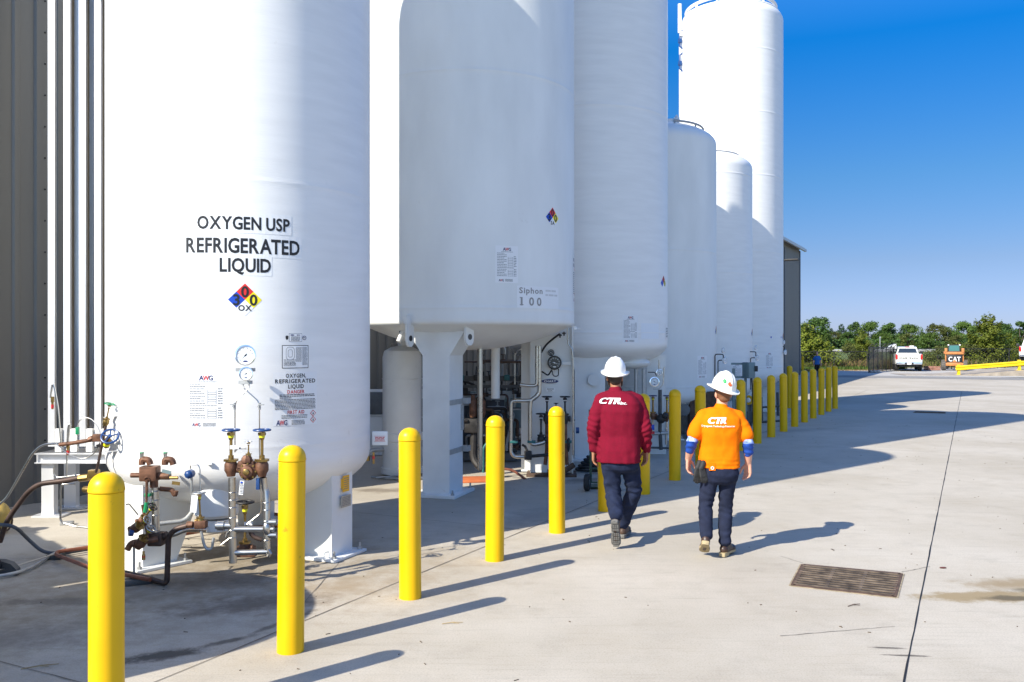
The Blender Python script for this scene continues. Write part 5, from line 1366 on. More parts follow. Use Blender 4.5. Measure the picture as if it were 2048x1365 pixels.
def hand(g, w, d, side, back, s=1.0, curl=.5):
    """palm + five fingers; w wrist, d pointing direction, side towards the thumb, back the back-of-hand normal"""
    w = Vector(w); d = Vector(d).normalized(); side = Vector(side); side = (side - d * side.dot(d)).normalized(); b = d.cross(side)
    if b.dot(Vector(back)) < 0: b = -b
    for k in range(4):                                            # palm from four metacarpals
        o = side * (.030 - .020 * k) * s
        g.cap(w + o * .55, w + d * .088 * s + o, .017 * s, .0145 * s, 10)
        L = (.072, .082, .077, .060)[k] * s; r = .0098 * s
        p0 = w + d * .090 * s + o * 1.08
        c = curl * (.75 + .18 * k)
        d1 = (d * math.cos(c * .6) - b * math.sin(c * .6)).normalized(); p1 = p0 + d1 * L * .46
        d2 = (d * math.cos(c * 1.6) - b * math.sin(c * 1.6)).normalized(); p2 = p1 + d2 * L * .32
        d3 = (d * math.cos(c * 2.3) - b * math.sin(c * 2.3)).normalized(); p3 = p2 + d3 * L * .24
        g.cap(p0, p1, r * 1.08, r, 9); g.cap(p1, p2, r, r * .92, 9); g.cap(p2, p3, r * .92, r * .8, 9)
    t0 = w + d * .022 * s + side * .026 * s - b * .008 * s
    t1 = t0 + (d * .75 + side * .6 - b * .35).normalized() * .042 * s; t2 = t1 + (d * .95 + side * .15 - b * .35).normalized() * .034 * s; t3 = t2 + (d - b * .4).normalized() * .022 * s
    g.cap(t0, t1, .016 * s, .0125 * s, 9); g.cap(t1, t2, .0125 * s, .0112 * s, 9); g.cap(t2, t3, .0112 * s, .009 * s, 9)
def head(g, c, fd, s=1.0):
    """skull, face, ears and neck stub; fd = facing direction"""
    fd = Vector(fd).normalized(); sd = fd.cross(V(0, 0, 1)).normalized(); F = Matrix((sd, fd, V(0, 0, 1))).transposed(); c = Vector(c)
    T = lambda x, y, z: c + F @ (Vector((x, y, z)) * s)
    g.ell(T(0, -.012, .025), (.076 * s, .095 * s, .100 * s), F, 20, 14)
    g.ell(T(0, .025, -.045), (.058 * s, .068 * s, .072 * s), F, 18, 12); g.ell(T(0, .055, -.085), (.032 * s, .03 * s, .03 * s), F, 12, 8)
    g.cap(T(0, .088, .0), T(0, .108, -.03), .010 * s, .016 * s, 8); g.ell(T(0, .083, -.062), (.026 * s, .014 * s, .012 * s), F, 10, 6)
    for q in (-1, 1):
        g.ell(T(q * .031, .076, .008), (.017 * s, .012 * s, .012 * s), F, 10, 6); g.ell(T(q * .04, .062, -.025), (.026 * s, .022 * s, .024 * s), F, 10, 6)
        g.ell(T(q * .078, -.008, -.018), (.011 * s, .022 * s, .034 * s), F, 12, 8)
def eyes(root, c, fd, s, m):
    fd = Vector(fd).normalized(); sd = fd.cross(V(0, 0, 1)).normalized(); c = Vector(c)
    g = G()
    for q in (-1, 1): g.k = 0; g.ell(c + (sd * q * .031 + fd * .080 + V(0, 0, .008)) * s, .011 * s, None, 10, 6); g.k = 1; g.ell(c + (sd * q * .031 + fd * .087 + V(0, 0, .008)) * s, .0055 * s, None, 8, 5)
    g.build('eyes', [M['decal'], M['black']], root)
def hard_hat(root, c, fd, tilt, s=1.0, m=None, roll=0.0):
    fd = Vector(fd).normalized(); sd = fd.cross(V(0, 0, 1)).normalized(); F0 = Matrix((sd, fd, V(0, 0, 1))).transposed()
    F = F0 @ Matrix.Rotation(tilt, 3, 'X') @ Matrix.Rotation(roll, 3, 'Y')
    c = Vector(c); g = G()
    n = 64; prof = []
    for i in range(13): q = i / 12; prof.append((math.sin(q * math.pi / 2) ** .9, math.cos(q * math.pi / 2) ** .92))
    vs, fs = [], []
    rows_ = []
    for (rr, zz) in prof:
        row_ = []
        for i in range(n):
            a = 2 * math.pi * i / n
            x, y = .112 * rr * math.cos(a), .132 * rr * math.sin(a)
            z = .156 * zz + .0
            up = max(0, zz) ** .5
            rid = math.exp(-(x / .013) ** 2) * .010 * (1 if rr > .12 else 1) * (1 - .6 * max(0, rr - .85) / .15) + (math.exp(-((abs(x) - .042) / .009) ** 2)) * .006 * (1 if rr < .93 else 0)
            nrm_ = Vector((x / .112, y / .132, zz)).normalized() if rr > .02 else V(0, 0, 1)
            row_.append(Vector((x, y, z)) + nrm_ * rid)
        rows_.append(row_)
    for (k, dz, up) in ((1.06, -.006, 0), (1.20, -.012, 0), (1.30, -.012, .006), (1.335, -.009, .008), (1.335, -.016, .006), (1.29, -.020, .004), (1.1, -.018, 0), (.96, -.012, 0)):
        rows_.append([Vector((.112 * k * math.cos(a), .132 * (k * (1.02 if k > 1.3 else 1)) * math.sin(a) + (0.008 if math.sin(a) > 0 and k > 1.1 else 0), dz + up * abs(math.cos(a)) ** 2 * 1.6 - (.008 * max(0, math.sin(a)) if k > 1.1 else 0) - (.006 * max(0, -math.sin(a)) if k > 1.1 else 0))) for a in [2 * math.pi * i / n for i in range(n)]])
    for i in range(9, -1, -1):
        q = i / 9 * .97; rows_.append([Vector((.104 * math.sin(q * 1.57) * math.cos(a), .124 * math.sin(q * 1.57) * math.sin(a), .118 * math.cos(q * 1.57) - .004)) for a in [2 * math.pi * k / n for k in range(n)]])
    rows_ = [[c + F @ (v * s) for v in r_] for r_ in rows_]
    g.loft(rows_, close=False)
    hat = g.build('hard_hat', m or M['hat'], root, 60)
    return hat, (lambda u, v, w: c + F @ (Vector((u, v, w)) * s))
def boot(root, heel, toe, shaft_top, m, sole_m, s=1.0, tread=True):
    """leather boot: heel and toe are points on the underside of the sole"""
    heel, toe, top = Vector(heel), Vector(toe), Vector(shaft_top)
    d = (toe - heel).normalized(); L = (toe - heel).length
    up = (top - heel); up = (up - d * up.dot(d)).normalized(); sd = d.cross(up)
    T = lambda x, y, z: heel + sd * x + d * y + up * z
    g = G()
    ang = T(0, .075, .10)
    g.cap(ang, top, .048 * s, .050 * s, 18); g.ell(T(0, .05, .055), (.045, .055, .05), Matrix((sd, d, up)).transposed(), 18, 10)
    g.cap(T(0, .05, .05), T(0, L * .72, .045), .044, .042, 16); g.ell(T(0, L * .78, .045), (.050, .065, .040), Matrix((sd, d, up)).transposed(), 18, 10); g.cap(T(0, .09, .10), T(0, L * .68, .06), .044, .036, 14)
    me = bake(g, .008, 5)
    wrinkle(me, lambda p, n_: .0025 * noise.noise(p * 30))
    o = put('boot', me, m, root)
    outl = []
    for (x, y) in ((-.040, .01), (-.030, -.012), (0, -.02), (.030, -.012), (.040, .01), (.037, .09), (.040, .15), (.052, .20), (.048, L - .03), (.028, L), (0, L + .008), (-.028, L), (-.048, L - .03), (-.052, .20), (-.040, .15), (-.037, .09)): outl.append((x, y))
    g = G(); g.prism(outl, T(0, 0, .008), sd, d, up * .022)
    g.prism([(x * .96, y) for x, y in outl if y < .1], T(0, 0, -.008), sd, d, up * .016)
    if tread:
        k = 0
        y = .0
        while y < L - .01:
            for x in (-.030, -.010, .010, .030):
                if .085 < y < .125: continue
                w = .75 if y < .01 or y > L - .04 else 1.0
                g.box(T(x * w, y + (.006 if k % 2 else 0), .004 if y > .1 else -.010), (.014, .016, .014), 0, Matrix((sd, d, up)).transposed())
            y += .026; k += 1
    g.build('sole', sole_m, o, 30)
    return o
SKIN1 = mat('warm brown skin', (.36, .17, .095), .5, var=.12, scale=14, spec=.4)
SKIN2 = mat('fair ruddy skin', (.62, .33, .235), .5, var=.14, scale=14, spec=.4)
M['hat'] = mat('white hard hat shell', (.84, .84, .82), .28, coat=.3)
M['hatworn'] = mat('worn white hard hat shell', (.78, .775, .73), .36, var=.10, scale=22)
M['maroon'] = mat('maroon jersey', (.165, .0035, .019), .9, var=.10, scale=30, bump=.15, bscale=220, spec=.2)
M['orange'] = mat('safety orange jersey', (.90, .185, .0), .85, var=.05, scale=30, bump=.12, bscale=220, spec=.15)
M['navy'] = mat('navy work trousers', (.015, .022, .052), .9, var=.30, scale=16, bump=.15, bscale=260, spec=.2)
M['denim'] = mat('dark indigo jeans', (.016, .021, .045), .9, var=.35, scale=14, bump=.15, bscale=260, spec=.2)
M['hair'] = mat('dark brown hair', (.03, .018, .012), .7, bump=.3, bscale=120)
M['hairlight'] = mat('reddish brown hair', (.16, .07, .03), .7, bump=.3, bscale=120)
M['bootbrown'] = mat('dusty brown boot leather', (.085, .05, .034), .6, var=.4, scale=18)
M['bootdark'] = mat('dark oiled boot leather', (.050, .026, .018), .4, var=.4, scale=18)
M['solegrey'] = mat('grey rubber sole', (.16, .155, .145), .85, var=.3, scale=30)
M['soletan'] = mat('tan crepe sole', (.38, .30, .17), .8, var=.2, scale=20)
M['white_print'] = mat('white shirt print', (.80, .80, .80), .6)
M['camo'] = mat('blue water camo sleeve', (.03, .10, .42), .7, var=.9, scale=26, var2=(.55, .62, .75))
M['bluesleeve'] = mat('plain blue cuff', (.005, .055, .33), .7)

def torso(g, base, sh, neck, wb, wm, ws, db, dm, tilt=0.0, rot=0.0, chest=None):
    """lofted shirt body from hem (base) to the neck"""
    base, neck = Vector(base), Vector(neck); shc = (Vector(sh[0]) + Vector(sh[1])) / 2
    rs = []
    tx = (sh[1][2] - sh[0][2]) / max(.1, abs(sh[1][0] - sh[0][0]))
    H = shc.z - base.z
    for k, (u, w, d, yo) in enumerate(((0, wb, db, 0), (.02, wb * 1.0, db, 0), (.2, wb * .985, db, 0), (.42, wm, dm, .0), (.62, ws * .97, dm * 1.06, -.012), (.80, ws, dm * 1.04, -.02), (.93, ws * .96, dm * .93, -.018), (1.02, ws * .78, dm * .74, -.008), (1.10, ws * .50, dm * .58, 0))):
        c = base.lerp(shc, min(u, 1)) + V(0, yo, max(0, u - 1) * H)
        if u > 1: c = c.lerp(neck, .35 * (u - 1) * 10)
        rs.append(ring((c.x, c.y, c.z), w, d, rot, 32, 2.5, tx * min(1, u)))
    g.loft(rs)
def logo(root, me_obj, items, o, fd, up=(0, 0, 1), mats=None, name='shirt_print', off=.010):
    """lay letters on the cloth by dropping them along fd"""
    bm = bmesh.new(); bm.from_mesh(me_obj.data); bm.normal_update(); tree = BVHTree.FromBMesh(bm); bm.free()
    fd = Vector(fd).normalized(); X = fd.cross(V(0, 0, 1)).normalized()
    def f(u, v):
        p = Vector(o) + X * u + V(0, 0, v) - fd * .6
        h = tree.ray_cast(p, fd)
        return (h[0] if h[0] is not None else p + fd * .45) - fd * off + wloc(root)
    g = G()
    for it in items: it(g, f)
    g.build(name, mats or M['white_print'], root, 0, False)
def wide(g, s, h, f, width, slant=.25, bold=True, gap=.10): text(g, s, h, f, width=width, slant=slant, bold=bold, gap=gap)
def ctr_logo(g, f, h, w, x0=0.0, v0=0.0):
    """the crew's shirt mark: a slanted italic CTR cut by white speed bars"""
    for dx in (0, .006): text(g, 'C', h, sub(f, x0 - w * .34 + dx, v0), width=w * .34, slant=.30); text(g, 'T', h, sub(f, x0 - w * .0 + dx, v0), width=w * .36, slant=.30); text(g, 'R', h, sub(f, x0 + w * .33 + dx, v0), width=w * .32, slant=.30)
    a = h * .30
    g.add([f(x0 - w * .12 + a, v0 + h * .80), f(x0 + w * .42 + a, v0 + h * .80), f(x0 + w * .44 + a, v0 + h * 1.02), f(x0 - w * .10 + a, v0 + h * 1.02)], [(0, 1, 2, 3)])

# ---- man in the maroon shirt
p1 = thing('person', 'man walking away in a maroon long sleeved shirt, navy trousers and white hard hat', 'person', (1.134, 9.4, 0), 'people in the yard')
o1 = Vector((1.134, 9.4, 0))
FD1 = Vector((.22, 1, 0)).normalized()
q = lambda x, y, z: o1 + V(x, y, z)
hd1 = q(-.050, .03, 1.765)
shL, shR = q(-.215, -.01, 1.525), q(.195, .02, 1.520); elL, elR = q(-.285, -.05, 1.235), q(.262, -.05, 1.215); wrL, wrR = q(-.272, .02, .985), q(.283, .05, .985)
g = G()
head(g, hd1, (.30, 1, -.03), 1.0); g.cap(q(-.035, .0, 1.52), q(-.045, .015, 1.70), .062, .056, 16)
g.loft([ring(q(0, 0, .9), .13, .09, 0), ring(q(0, 0, 1.2), .13, .085, 0), ring(q(-.01, 0, 1.5), .16, .08, 0)])
for a_, b_, c_ in ((shL, elL, wrL), (shR, elR, wrR)): g.cap(a_, b_, .05, .042); g.cap(b_, c_, .042, .029)
for hx, kx, ax in ((q(-.09, 0, .92), q(-.05, .06, .53), q(-.06, -.24, .34)), (q(.1, .02, .92), q(.165, .13, .54), q(.075, .34, .14))): g.cap(hx, kx, .07, .05); g.cap(kx, ax, .05, .035)
hand(g, wrL, (.02, .12, -1), (.35, .9, 0), (-1, .2, 0), 1.04, .42); hand(g, wrR, (-.05, .10, -1), (-.35, .9, 0), (1, .2, 0), 1.04, .38)
for b_, c_ in ((elL, wrL), (elR, wrR)): g.cap(b_, c_ + (c_ - b_).normalized() * .02, .036, .028)
me = bake(g, .0055, 3); put('body', me, SKIN1, p1)
eyes(p1, hd1, (.30, 1, -.03), 1.0, None)
g = G(); c = hd1 + V(0, -.018, .012); g.ell(c, (.081, .098, .098), None, 22, 14); g.ell(hd1 + V(0, -.055, -.045), (.062, .05, .045), None, 16, 10); me = bake(g, .008, 4); put('hair', me, M['hair'], p1)
g = G(); F_ = frame((.30, 1, 0)); sdv = Vector((1, -.3, 0)).normalized(); fdv = Vector((.3, 1, 0)).normalized(); g.ell(hd1 + fdv * .055 + V(0, 0, -.085), (.045, .04, .045), None, 12, 8)
for k in (-1, 1): g.cap(hd1 + sdv * k * .07 + fdv * .01 + V(0, 0, -.04), hd1 + sdv * k * .055 + fdv * .045 + V(0, 0, -.09), .016, .022, 8)
put('beard', bake(g, .007, 3), M['hair'], p1)
hard_hat(p1, hd1 + V(.0, -.012, .052), (.30, 1, 0), R(9), 1.0, M['hat'], R(4))
# shirt
g = G(); torso(g, q(-.015, .0, .868), (q(-.20, 0, 1.545), q(.185, 0, 1.535)), q(-.04, 0, 1.62), .232, .226, .232, .178, .155, rot=-.20)
for a_, b_, c_, k in ((shL, elL, wrL, -1), (shR, elR, wrR, 1)):
    g.cap(a_ + V(-k * .03, 0, -.015), a_.lerp(b_, .5), .088, .078, 20); g.cap(a_.lerp(b_, .5), b_, .078, .068, 20); g.cap(b_, b_.lerp(c_, .7), .068, .056, 20); g.cap(b_.lerp(c_, .7), c_ + (c_ - b_).normalized() * -.01, .058, .044, 20)
    g.cap(a_ + V(-k * .09, 0, .03), a_ + V(-k * .02, 0, -.01), .07, .082, 18)
g.cap(q(-.045, .0, 1.575), q(-.045, .005, 1.615), .085, .070, 20)
me = bake(g, .0095, 7)
elbows = [(elL, wrL), (elR, wrR)]
def w1(p, n_):
    pl = p - o1
    if abs(pl.x + .01) > .205 and pl.z < 1.42:
        b_, c_ = elbows[0] if pl.x < 0 else elbows[1]
        k = 1.0 if pl.z < 1.30 else max(0, (1.42 - pl.z) / .12)
        return k * folds(p, (.25 if pl.x < 0 else -.25, 0, 1), 95, .0085, 2.0)
    e = .0035 * noise.noise(Vector((p.x * 13, p.y * 13, p.z * 2.2))) * 1.6
    e += .004 * max(0, 1 - abs(pl.z - .93) / .12) * math.sin(p.x * 60 + 3 * noise.noise(p * 6)) * .6
    e += folds(p, (.55 if pl.x < 0 else -.55, 0, .8), 34, .0028, 1.0)
    return e
wrinkle(me, w1)
# open the sleeve ends and hem are thin rims; keep as one garment
sh1 = put('shirt', me, M['maroon'], p1)

logo(p1, sh1, [lambda g, f: ctr_logo(g, f, .058, .225, -.035), lambda g, f: text(g, 'Inc.', .030, sub(f, .112, -.006), width=.066, slant=.15)], (-.075, 0, 1.490), (.12, 1, 0))
# trousers
hipL, hipR = q(-.100, .0, .905), q(.098, .01, .905); knL, knR = q(-.065, .06, .535), q(.165, .12, .545); anL, anR = q(-.066, -.215, .355), q(.070, .335, .165)
g = G()
g.loft([ring(q(-.005, .005, .99), .185, .115, -.1), ring(q(-.002, .0, .93), .192, .128, -.1), ring(q(0, -.012, .85), .203, .145, -.1), ring(q(.0, -.005, .80), .196, .13, -.1), ring(q(0, 0, .77), .16, .10, -.1)])
for h_, k_, a_ in ((hipL, knL, anL), (hipR, knR, anR)):
    g.cap(h_ + V(0, -.01, -.03), h_.lerp(k_, .5), .108, .096, 20); g.cap(h_.lerp(k_, .5), k_, .096, .084, 20); g.cap(k_, k_.lerp(a_, .5), .084, .083, 20); g.cap(k_.lerp(a_, .5), a_, .083, .074, 20)
    g.ell(h_ + V(0, -.045, -.05), (.085, .075, .085))
me = bake(g, .0095, 6)
def w2(p, n_):
    pl = p - o1; k = .5 + max(0, 1 - abs(pl.z - .56) / .22) * 1.0 + max(0, (.34 - pl.z) / .2) * 1.0
    d = (.45 if pl.x < .03 else -.45, .2, 1)
    return k * folds(p, d, 62, .0065, 5.0) + .004 * noise.noise(p * 9)
wrinkle(me, w2)
put('trousers', me, M['navy'], p1)
boot_l = boot(p1, o1 + V(-.095, -.335, .300), o1 + V(-.065, -.215, .030), o1 + V(-.066, -.200, .37), M['bootbrown'], M['solegrey'])
boot_r = boot(p1, o1 + V(.055, .29, .017), o1 + V(.155, .56, .017), o1 + V(.072, .335, .20), M['bootbrown'], M['solegrey'], tread=False)

# ---- man in the orange shirt
p2 = thing('person', 'man walking away in orange t-shirt, blue under sleeves and stickered white hard hat', 'person', (2.068, 8.9, 0), 'people in the yard')
o2 = Vector((2.068, 8.9, 0))
q = lambda x, y, z: o2 + V(x, y, z)
hd2 = q(.035, .02, 1.620); F2 = Vector((-.12, 1, 0)).normalized()
shL, shR = q(-.185, 0, 1.395), q(.195, .0, 1.390); elL, elR = q(-.285, -.04, 1.150), q(.268, -.04, 1.130); wrL, wrR = q(-.298, .09, .955), q(.292, .04, .915)
sleeve_end = []
g = G(); head(g, hd2, (-.15, 1, -.06), .98); g.cap(q(.01, .0, 1.38), q(.025, .01, 1.56), .060, .053, 16)
g.loft([ring(q(0, 0, .86), .12, .085, 0), ring(q(0, 0, 1.1), .12, .08, 0), ring(q(0, 0, 1.37), .15, .075, 0)])
for a_, b_, c_ in ((shL, elL, wrL), (shR, elR, wrR)): g.cap(a_, b_, .048, .043); g.cap(b_, b_.lerp(c_, .4), .044, .046, 16); g.cap(b_.lerp(c_, .4), c_, .046, .031, 16)
for hx, kx, ax in ((q(-.09, 0, .86), q(-.14, .03, .50), q(-.165, -.12, .24)), (q(.09, .0, .86), q(.075, .05, .50), q(.04, -.01, .12))): g.cap(hx, kx, .065, .045); g.cap(kx, ax, .045, .033)
hand(g, wrL, (.05, .14, -1), (.5, .8, 0), (-1, -.1, 0), 1.05, .45); hand(g, wrR, (-.03, .10, -1), (-.6, .75, 0), (1, -.1, 0), 1.05, .5)
me = bake(g, .0055, 3); put('body', me, SKIN2, p2)
g = G(); c = hd2 + V(0, -.018, .010); g.ell(c, (.079, .096, .096), None, 22, 14); g.ell(hd2 + V(0, -.060, -.05), (.058, .042, .042), None, 16, 10); me = bake(g, .008, 4); put('hair', me, M['hairlight'], p2)
eyes(p2, hd2, (-.15, 1, -.06), .98, None)
hat, hf = hard_hat(p2, hd2 + V(.003, -.014, .055), (-.30, 1, 0), R(13), 1.03, M['hatworn'], R(9))
for (u, w_, cm) in ((-.062, .078, (.02, .36, .08)), (-.018, .062, (.60, .11, .02))):
    a_ = math.asin(max(-1, min(1, u / .112)))
    g = G(); zz = w_ / .156; rr = math.sqrt(max(0, 1 - zz ** 2)); vv = -.132 * math.sqrt(max(0, rr ** 2 - (u / .112) ** 2))
    n_ = Vector((u / .112 ** 1, vv / .132, w_ / .156)).normalized(); c0 = Vector((u, vv, w_)) + n_ * .0015; F_ = frame(n_)
    pts = [c0 + F_ @ Vector((.0215 * math.cos(b), .0215 * math.sin(b), .001 + (.004 if u > -.03 else .003))) for b in [i * math.pi / 10 for i in range(20)]]
    cn = c0 + n_ * .0075
    P3 = [hf(*v) for v in pts] + [hf(*cn)]
    g.add(P3, [(i, (i + 1) % 20, 20) for i in range(20)])
    st = g.build('sticker', mat('round hat sticker', cm, .4), hat, 0)
    g = G(); e1, e2 = F_ @ V(1, 0, 0), F_ @ V(0, 1, 0)
    fq = lambda u_, v_: hf(*(cn + n_ * .0012 + e1 * u_ + e2 * v_))
    for k in range(3): smallprint(g, fq, -.010, .010, .004 - .006 * k, .0025, k, 1)
    g.build('print', mat('sticker print', tuple(min(1, x * 1.6 + .08) for x in cm), .5), st, 0)
# under sleeves
for (a_, b_, c_) in ((shL, elL, wrL), (shR, elR, wrR)):
    g = G(); g.cap(a_.lerp(b_, .40), b_, .058, .056, 20); g.cap(b_, b_.lerp(c_, .46), .056, .050, 20); me = bake(g, .008, 4)
    wrinkle(me, lambda p, n_: folds(p, (.2, 0, 1), 110, .006, 3.0)); 
    us = put('under_sleeve', me, [M['camo'], M['bluesleeve']], p2)
    zc = (b_.z - .005)
    for f_ in us.data.polygons:
        if f_.center.z < zc - .0: f_.material_index = 1
# shirt
g = G(); torso(g, q(-.012, .0, .882), (q(-.18, 0, 1.415), q(.18, 0, 1.41)), q(.01, 0, 1.49), .205, .193, .205, .135, .13, rot=-.05)
for a_, b_, k in ((shL, elL, -1), (shR, elR, 1)):
    g.cap(a_ + V(-k * .03, 0, -.015), a_.lerp(b_, .45), .076, .073, 20); g.cap(a_.lerp(b_, .45), a_.lerp(b_, .70), .073, .080, 20); g.cap(a_ + V(-k * .09, 0, .02), a_ + V(-k * .02, 0, -.01), .062, .072, 18)
g.cap(q(.008, .0, 1.44), q(.012, .004, 1.475), .080, .066, 20)
me = bake(g, .0095, 7)
def w3(p, n_):
    pl = p - o2
    e = folds(p, (.6 if pl.x < 0 else -.6, 0, .8), 36, .0034, 7.0) + .003 * noise.noise(Vector((p.x * 12, p.y * 12, p.z * 2.5)))
    if pl.z < 1.02: e += .006 * (1.02 - pl.z) / .14 * (math.sin(p.z * 150 + 4 * noise.noise(p * 5)) * .6 + noise.noise(p * 14))
    return e
wrinkle(me, w3); sh2 = put('shirt', me, M['orange'], p2)
def small_line(g, f): text(g, 'Cryogenic Technology Resources', .017, sub(f, .008, -.034), width=.315, bold=True, gap=.14) 
logo(p2, sh2, [lambda g, f: ctr_logo(g, f, .058, .175, -.01), small_line], (-.055, 0, 1.330), (0, 1, 0))
g = G(); g.ell(q(.012, .002, 1.483), (.060, .058, .014), None, 20, 8); me = bake(g, .007, 2); put('collar', me, M['camo'], p2)
# jeans
hipL, hipR = q(-.088, .0, .865), q(.080, .0, .865); knL, knR = q(-.138, .03, .495), q(.070, .05, .505); anL, anR = q(-.163, -.125, .235), q(.042, -.015, .150)
g = G(); g.loft([ring(q(-.01, 0, .935), .178, .118, 0), ring(q(-.008, -.005, .88), .184, .128, 0), ring(q(-.006, -.012, .82), .188, .132, 0), ring(q(-.006, -.008, .75), .176, .112, 0), ring(q(-.006, 0, .715), .13, .085, 0)])
for h_, k_, a_ in ((hipL, knL, anL), (hipR, knR, anR)):
    g.cap(h_ + V(0, -.01, -.03), h_.lerp(k_, .5), .097, .083, 20); g.cap(h_.lerp(k_, .5), k_, .083, .070, 20); g.cap(k_, k_.lerp(a_, .4), .070, .070, 20); g.cap(k_.lerp(a_, .4), a_, .070, .062, 20); g.ell(h_ + V(0, -.05, -.03), (.078, .07, .09))
me = bake(g, .009, 6)
def w4(p, n_):
    pl = p - o2; k = .35 + max(0, 1 - abs(pl.z - .52) / .16) * 1.1 + max(0, (.30 - pl.z) / .15) * 1.2
    return k * folds(p, (.25, .2, 1), 80, .006, 9.0) + .003 * noise.noise(p * 9)
wrinkle(me, w4); tr2 = put('trousers', me, M['denim'], p2)
g = G(); g.box(q(-.105, -.128, .905), (.062, .012, .075)); g.k = 1; g.torus(q(-.105, -.136, .892), .013, .004, (0, 1, 0), 16, 6); g.build('tag', [M['orange'], M['decal']], p2)
boot(p2, o2 + V(-.190, -.215, .165), o2 + V(-.150, .045, .020), o2 + V(-.163, -.125, .245), M['bootdark'], M['soletan'], tread=False)
boot(p2, o2 + V(.010, -.06, .017), o2 + V(.165, .155, .017), o2 + V(.042, -.01, .20), M['bootdark'], M['soletan'], tread=False)
gl = thing('work_gloves', 'pair of black work gloves hanging from the orange shirted man\'s back pocket', 'gloves', (o2.x - .17, o2.y - .13, .84))
for k in range(2):
    g = G(); w_ = o2 + V(-.205 - .03 * k, -.10 + .03 * k, .89); hand(g, w_, (.25 - .3 * k, -.05, -1), (1, .2, 0), (0, -1, 0), .95, .25); g.cap(w_ + V(.02, .01, .045), w_, .03, .026)
    me = bake(g, .007, 2); put('glove', me, M['rubber'], gl)

# ---- distant woman in blue
p3 = thing('person', 'distant woman in a blue top and black trousers near the building corner', 'person', (19.7, 57.8, 0), 'people in the yard')
o3 = Vector((19.7, 57.8, 0)); q = lambda x, y, z: o3 + V(x, y, z)
g = G(); head(g, q(0, 0, 1.53), (-.3, -1, 0), .95); g.cap(q(0, 0, 1.3), q(0, 0, 1.46), .05, .045)
for k in (-1, 1): g.cap(q(k * .17, 0, 1.31), q(k * .235, .02, 1.06), .045, .038); g.cap(q(k * .235, .02, 1.06), q(k * .24, -.06, .84), .036, .027); hand(g, q(k * .24, -.06, .84), (0, -.1, -1), (-k * .4, -.8, 0), (k, 0, 0), .9, .4); g.cap(q(k * .08, 0, .85), q(k * .085, 0, .1), .06, .035)
g.loft([ring(q(0, 0, .82), .12, .08), ring(q(0, 0, 1.3), .13, .07)])
me = bake(g, .010, 3); put('body', me, SKIN2, p3)
eyes(p3, q(0, 0, 1.53), (-.3, -1, 0), .95, None)
g = G(); g.ell(q(.01, .025, 1.55), (.092, .098, .11)); g.cap(q(.04, .05, 1.5), q(.05, .05, 1.38), .07, .05); me = bake(g, .012, 3); put('hair', me, M['hair'], p3)
g = G(); torso(g, q(0, 0, .82), (q(-.15, 0, 1.32), q(.15, 0, 1.32)), q(0, 0, 1.4), .175, .16, .17, .12, .12)
for k in (-1, 1): g.cap(q(k * .13, 0, 1.32), q(k * .215, .01, 1.15), .068, .066)
me = bake(g, .012, 5); put('blouse', me, mat('blue blouse', (.012, .11, .36), .8), p3)
g = G(); g.loft([ring(q(0, 0, .88), .16, .11), ring(q(0, 0, .78), .18, .125), ring(q(0, 0, .7), .16, .11)])
for k in (-1, 1): g.cap(q(k * .085, 0, .76), q(k * .085, 0, .12), .085, .06)
me = bake(g, .012, 4); put('trousers', me, mat('black trousers', (.008, .008, .010), .85), p3)
for k in (-1, 1): 
    g = G(); g.cap(q(k * .085, .02, .045), q(k * .095, -.14, .035), .042, .036); me = bake(g, .012, 2); put('shoe', me, M['rubber'], p3)

# ------------------------------------------------------------------ beyond the yard
# ramp slab with a yellow guardrail, right edge
rp = [(27.0, 57.2), (46, 55.5), (46, 64), (27.0, 62.5)]
def rz(x): return max(0.0, min(.62, (x - 30.6) * .085))
g = G(); xs = [27 + i for i in range(20)]
fr = [Vector((x, 61.0 - (x - 31) * .10, 0)) for x in xs]; bk = [v + V(0.6, 4.0, 0) for v in fr]
vs = [v + V(0, 0, .012 + rz(v.x)) for v in fr] + [v + V(0, 0, .012 + rz(v.x)) for v in bk] + [v - V(0, 0, .05) for v in fr]
n = len(xs)
g.add(vs, [(i, i + 1, n + i + 1, n + i) for i in range(n - 1)] + [(2 * n + i, 2 * n + i + 1, i + 1, i) for i in range(n - 1)])
struct(g.build('ramp_slab', mat('stained ramp concrete', (.36, .31, .25), .9, var=.35, scale=1.3), smooth=0))
gr = thing('guardrail', 'bright yellow guardrail along the ramp edge at the right', 'guardrail', (31, 61.5, 0))
def rpnt(x, z): return Vector((x, 61.6 - (x - 31) * .10, rz(x) + z))
for x in (30.75, 34.7, 38.6, 42.6):
    g = G(); g.bbox(rpnt(x, .36), (.15, .18, .72), .01); g.bbox(rpnt(x, .02), (.34, .34, .025), .005); g.build('post', M['guard'], gr)
prof_ = [(0, -.16), (.05, -.14), (.07, -.10), (.05, -.05), (.0, -.02), (.0, .02), (.05, .05), (.07, .10), (.05, .14), (0, .16)]
rings_ = []
for x in (30.5, 34.7, 38.6, 43.5):
    c = rpnt(x, .48) + V(0, -.10, 0); rings_.append([c + V(0, -a, b) for a, b in prof_] + [c + V(0, .015 - a, b) for a, b in prof_[::-1]])
g = G(); g.loft(rings_); g.build('rail', M['guard'], gr)

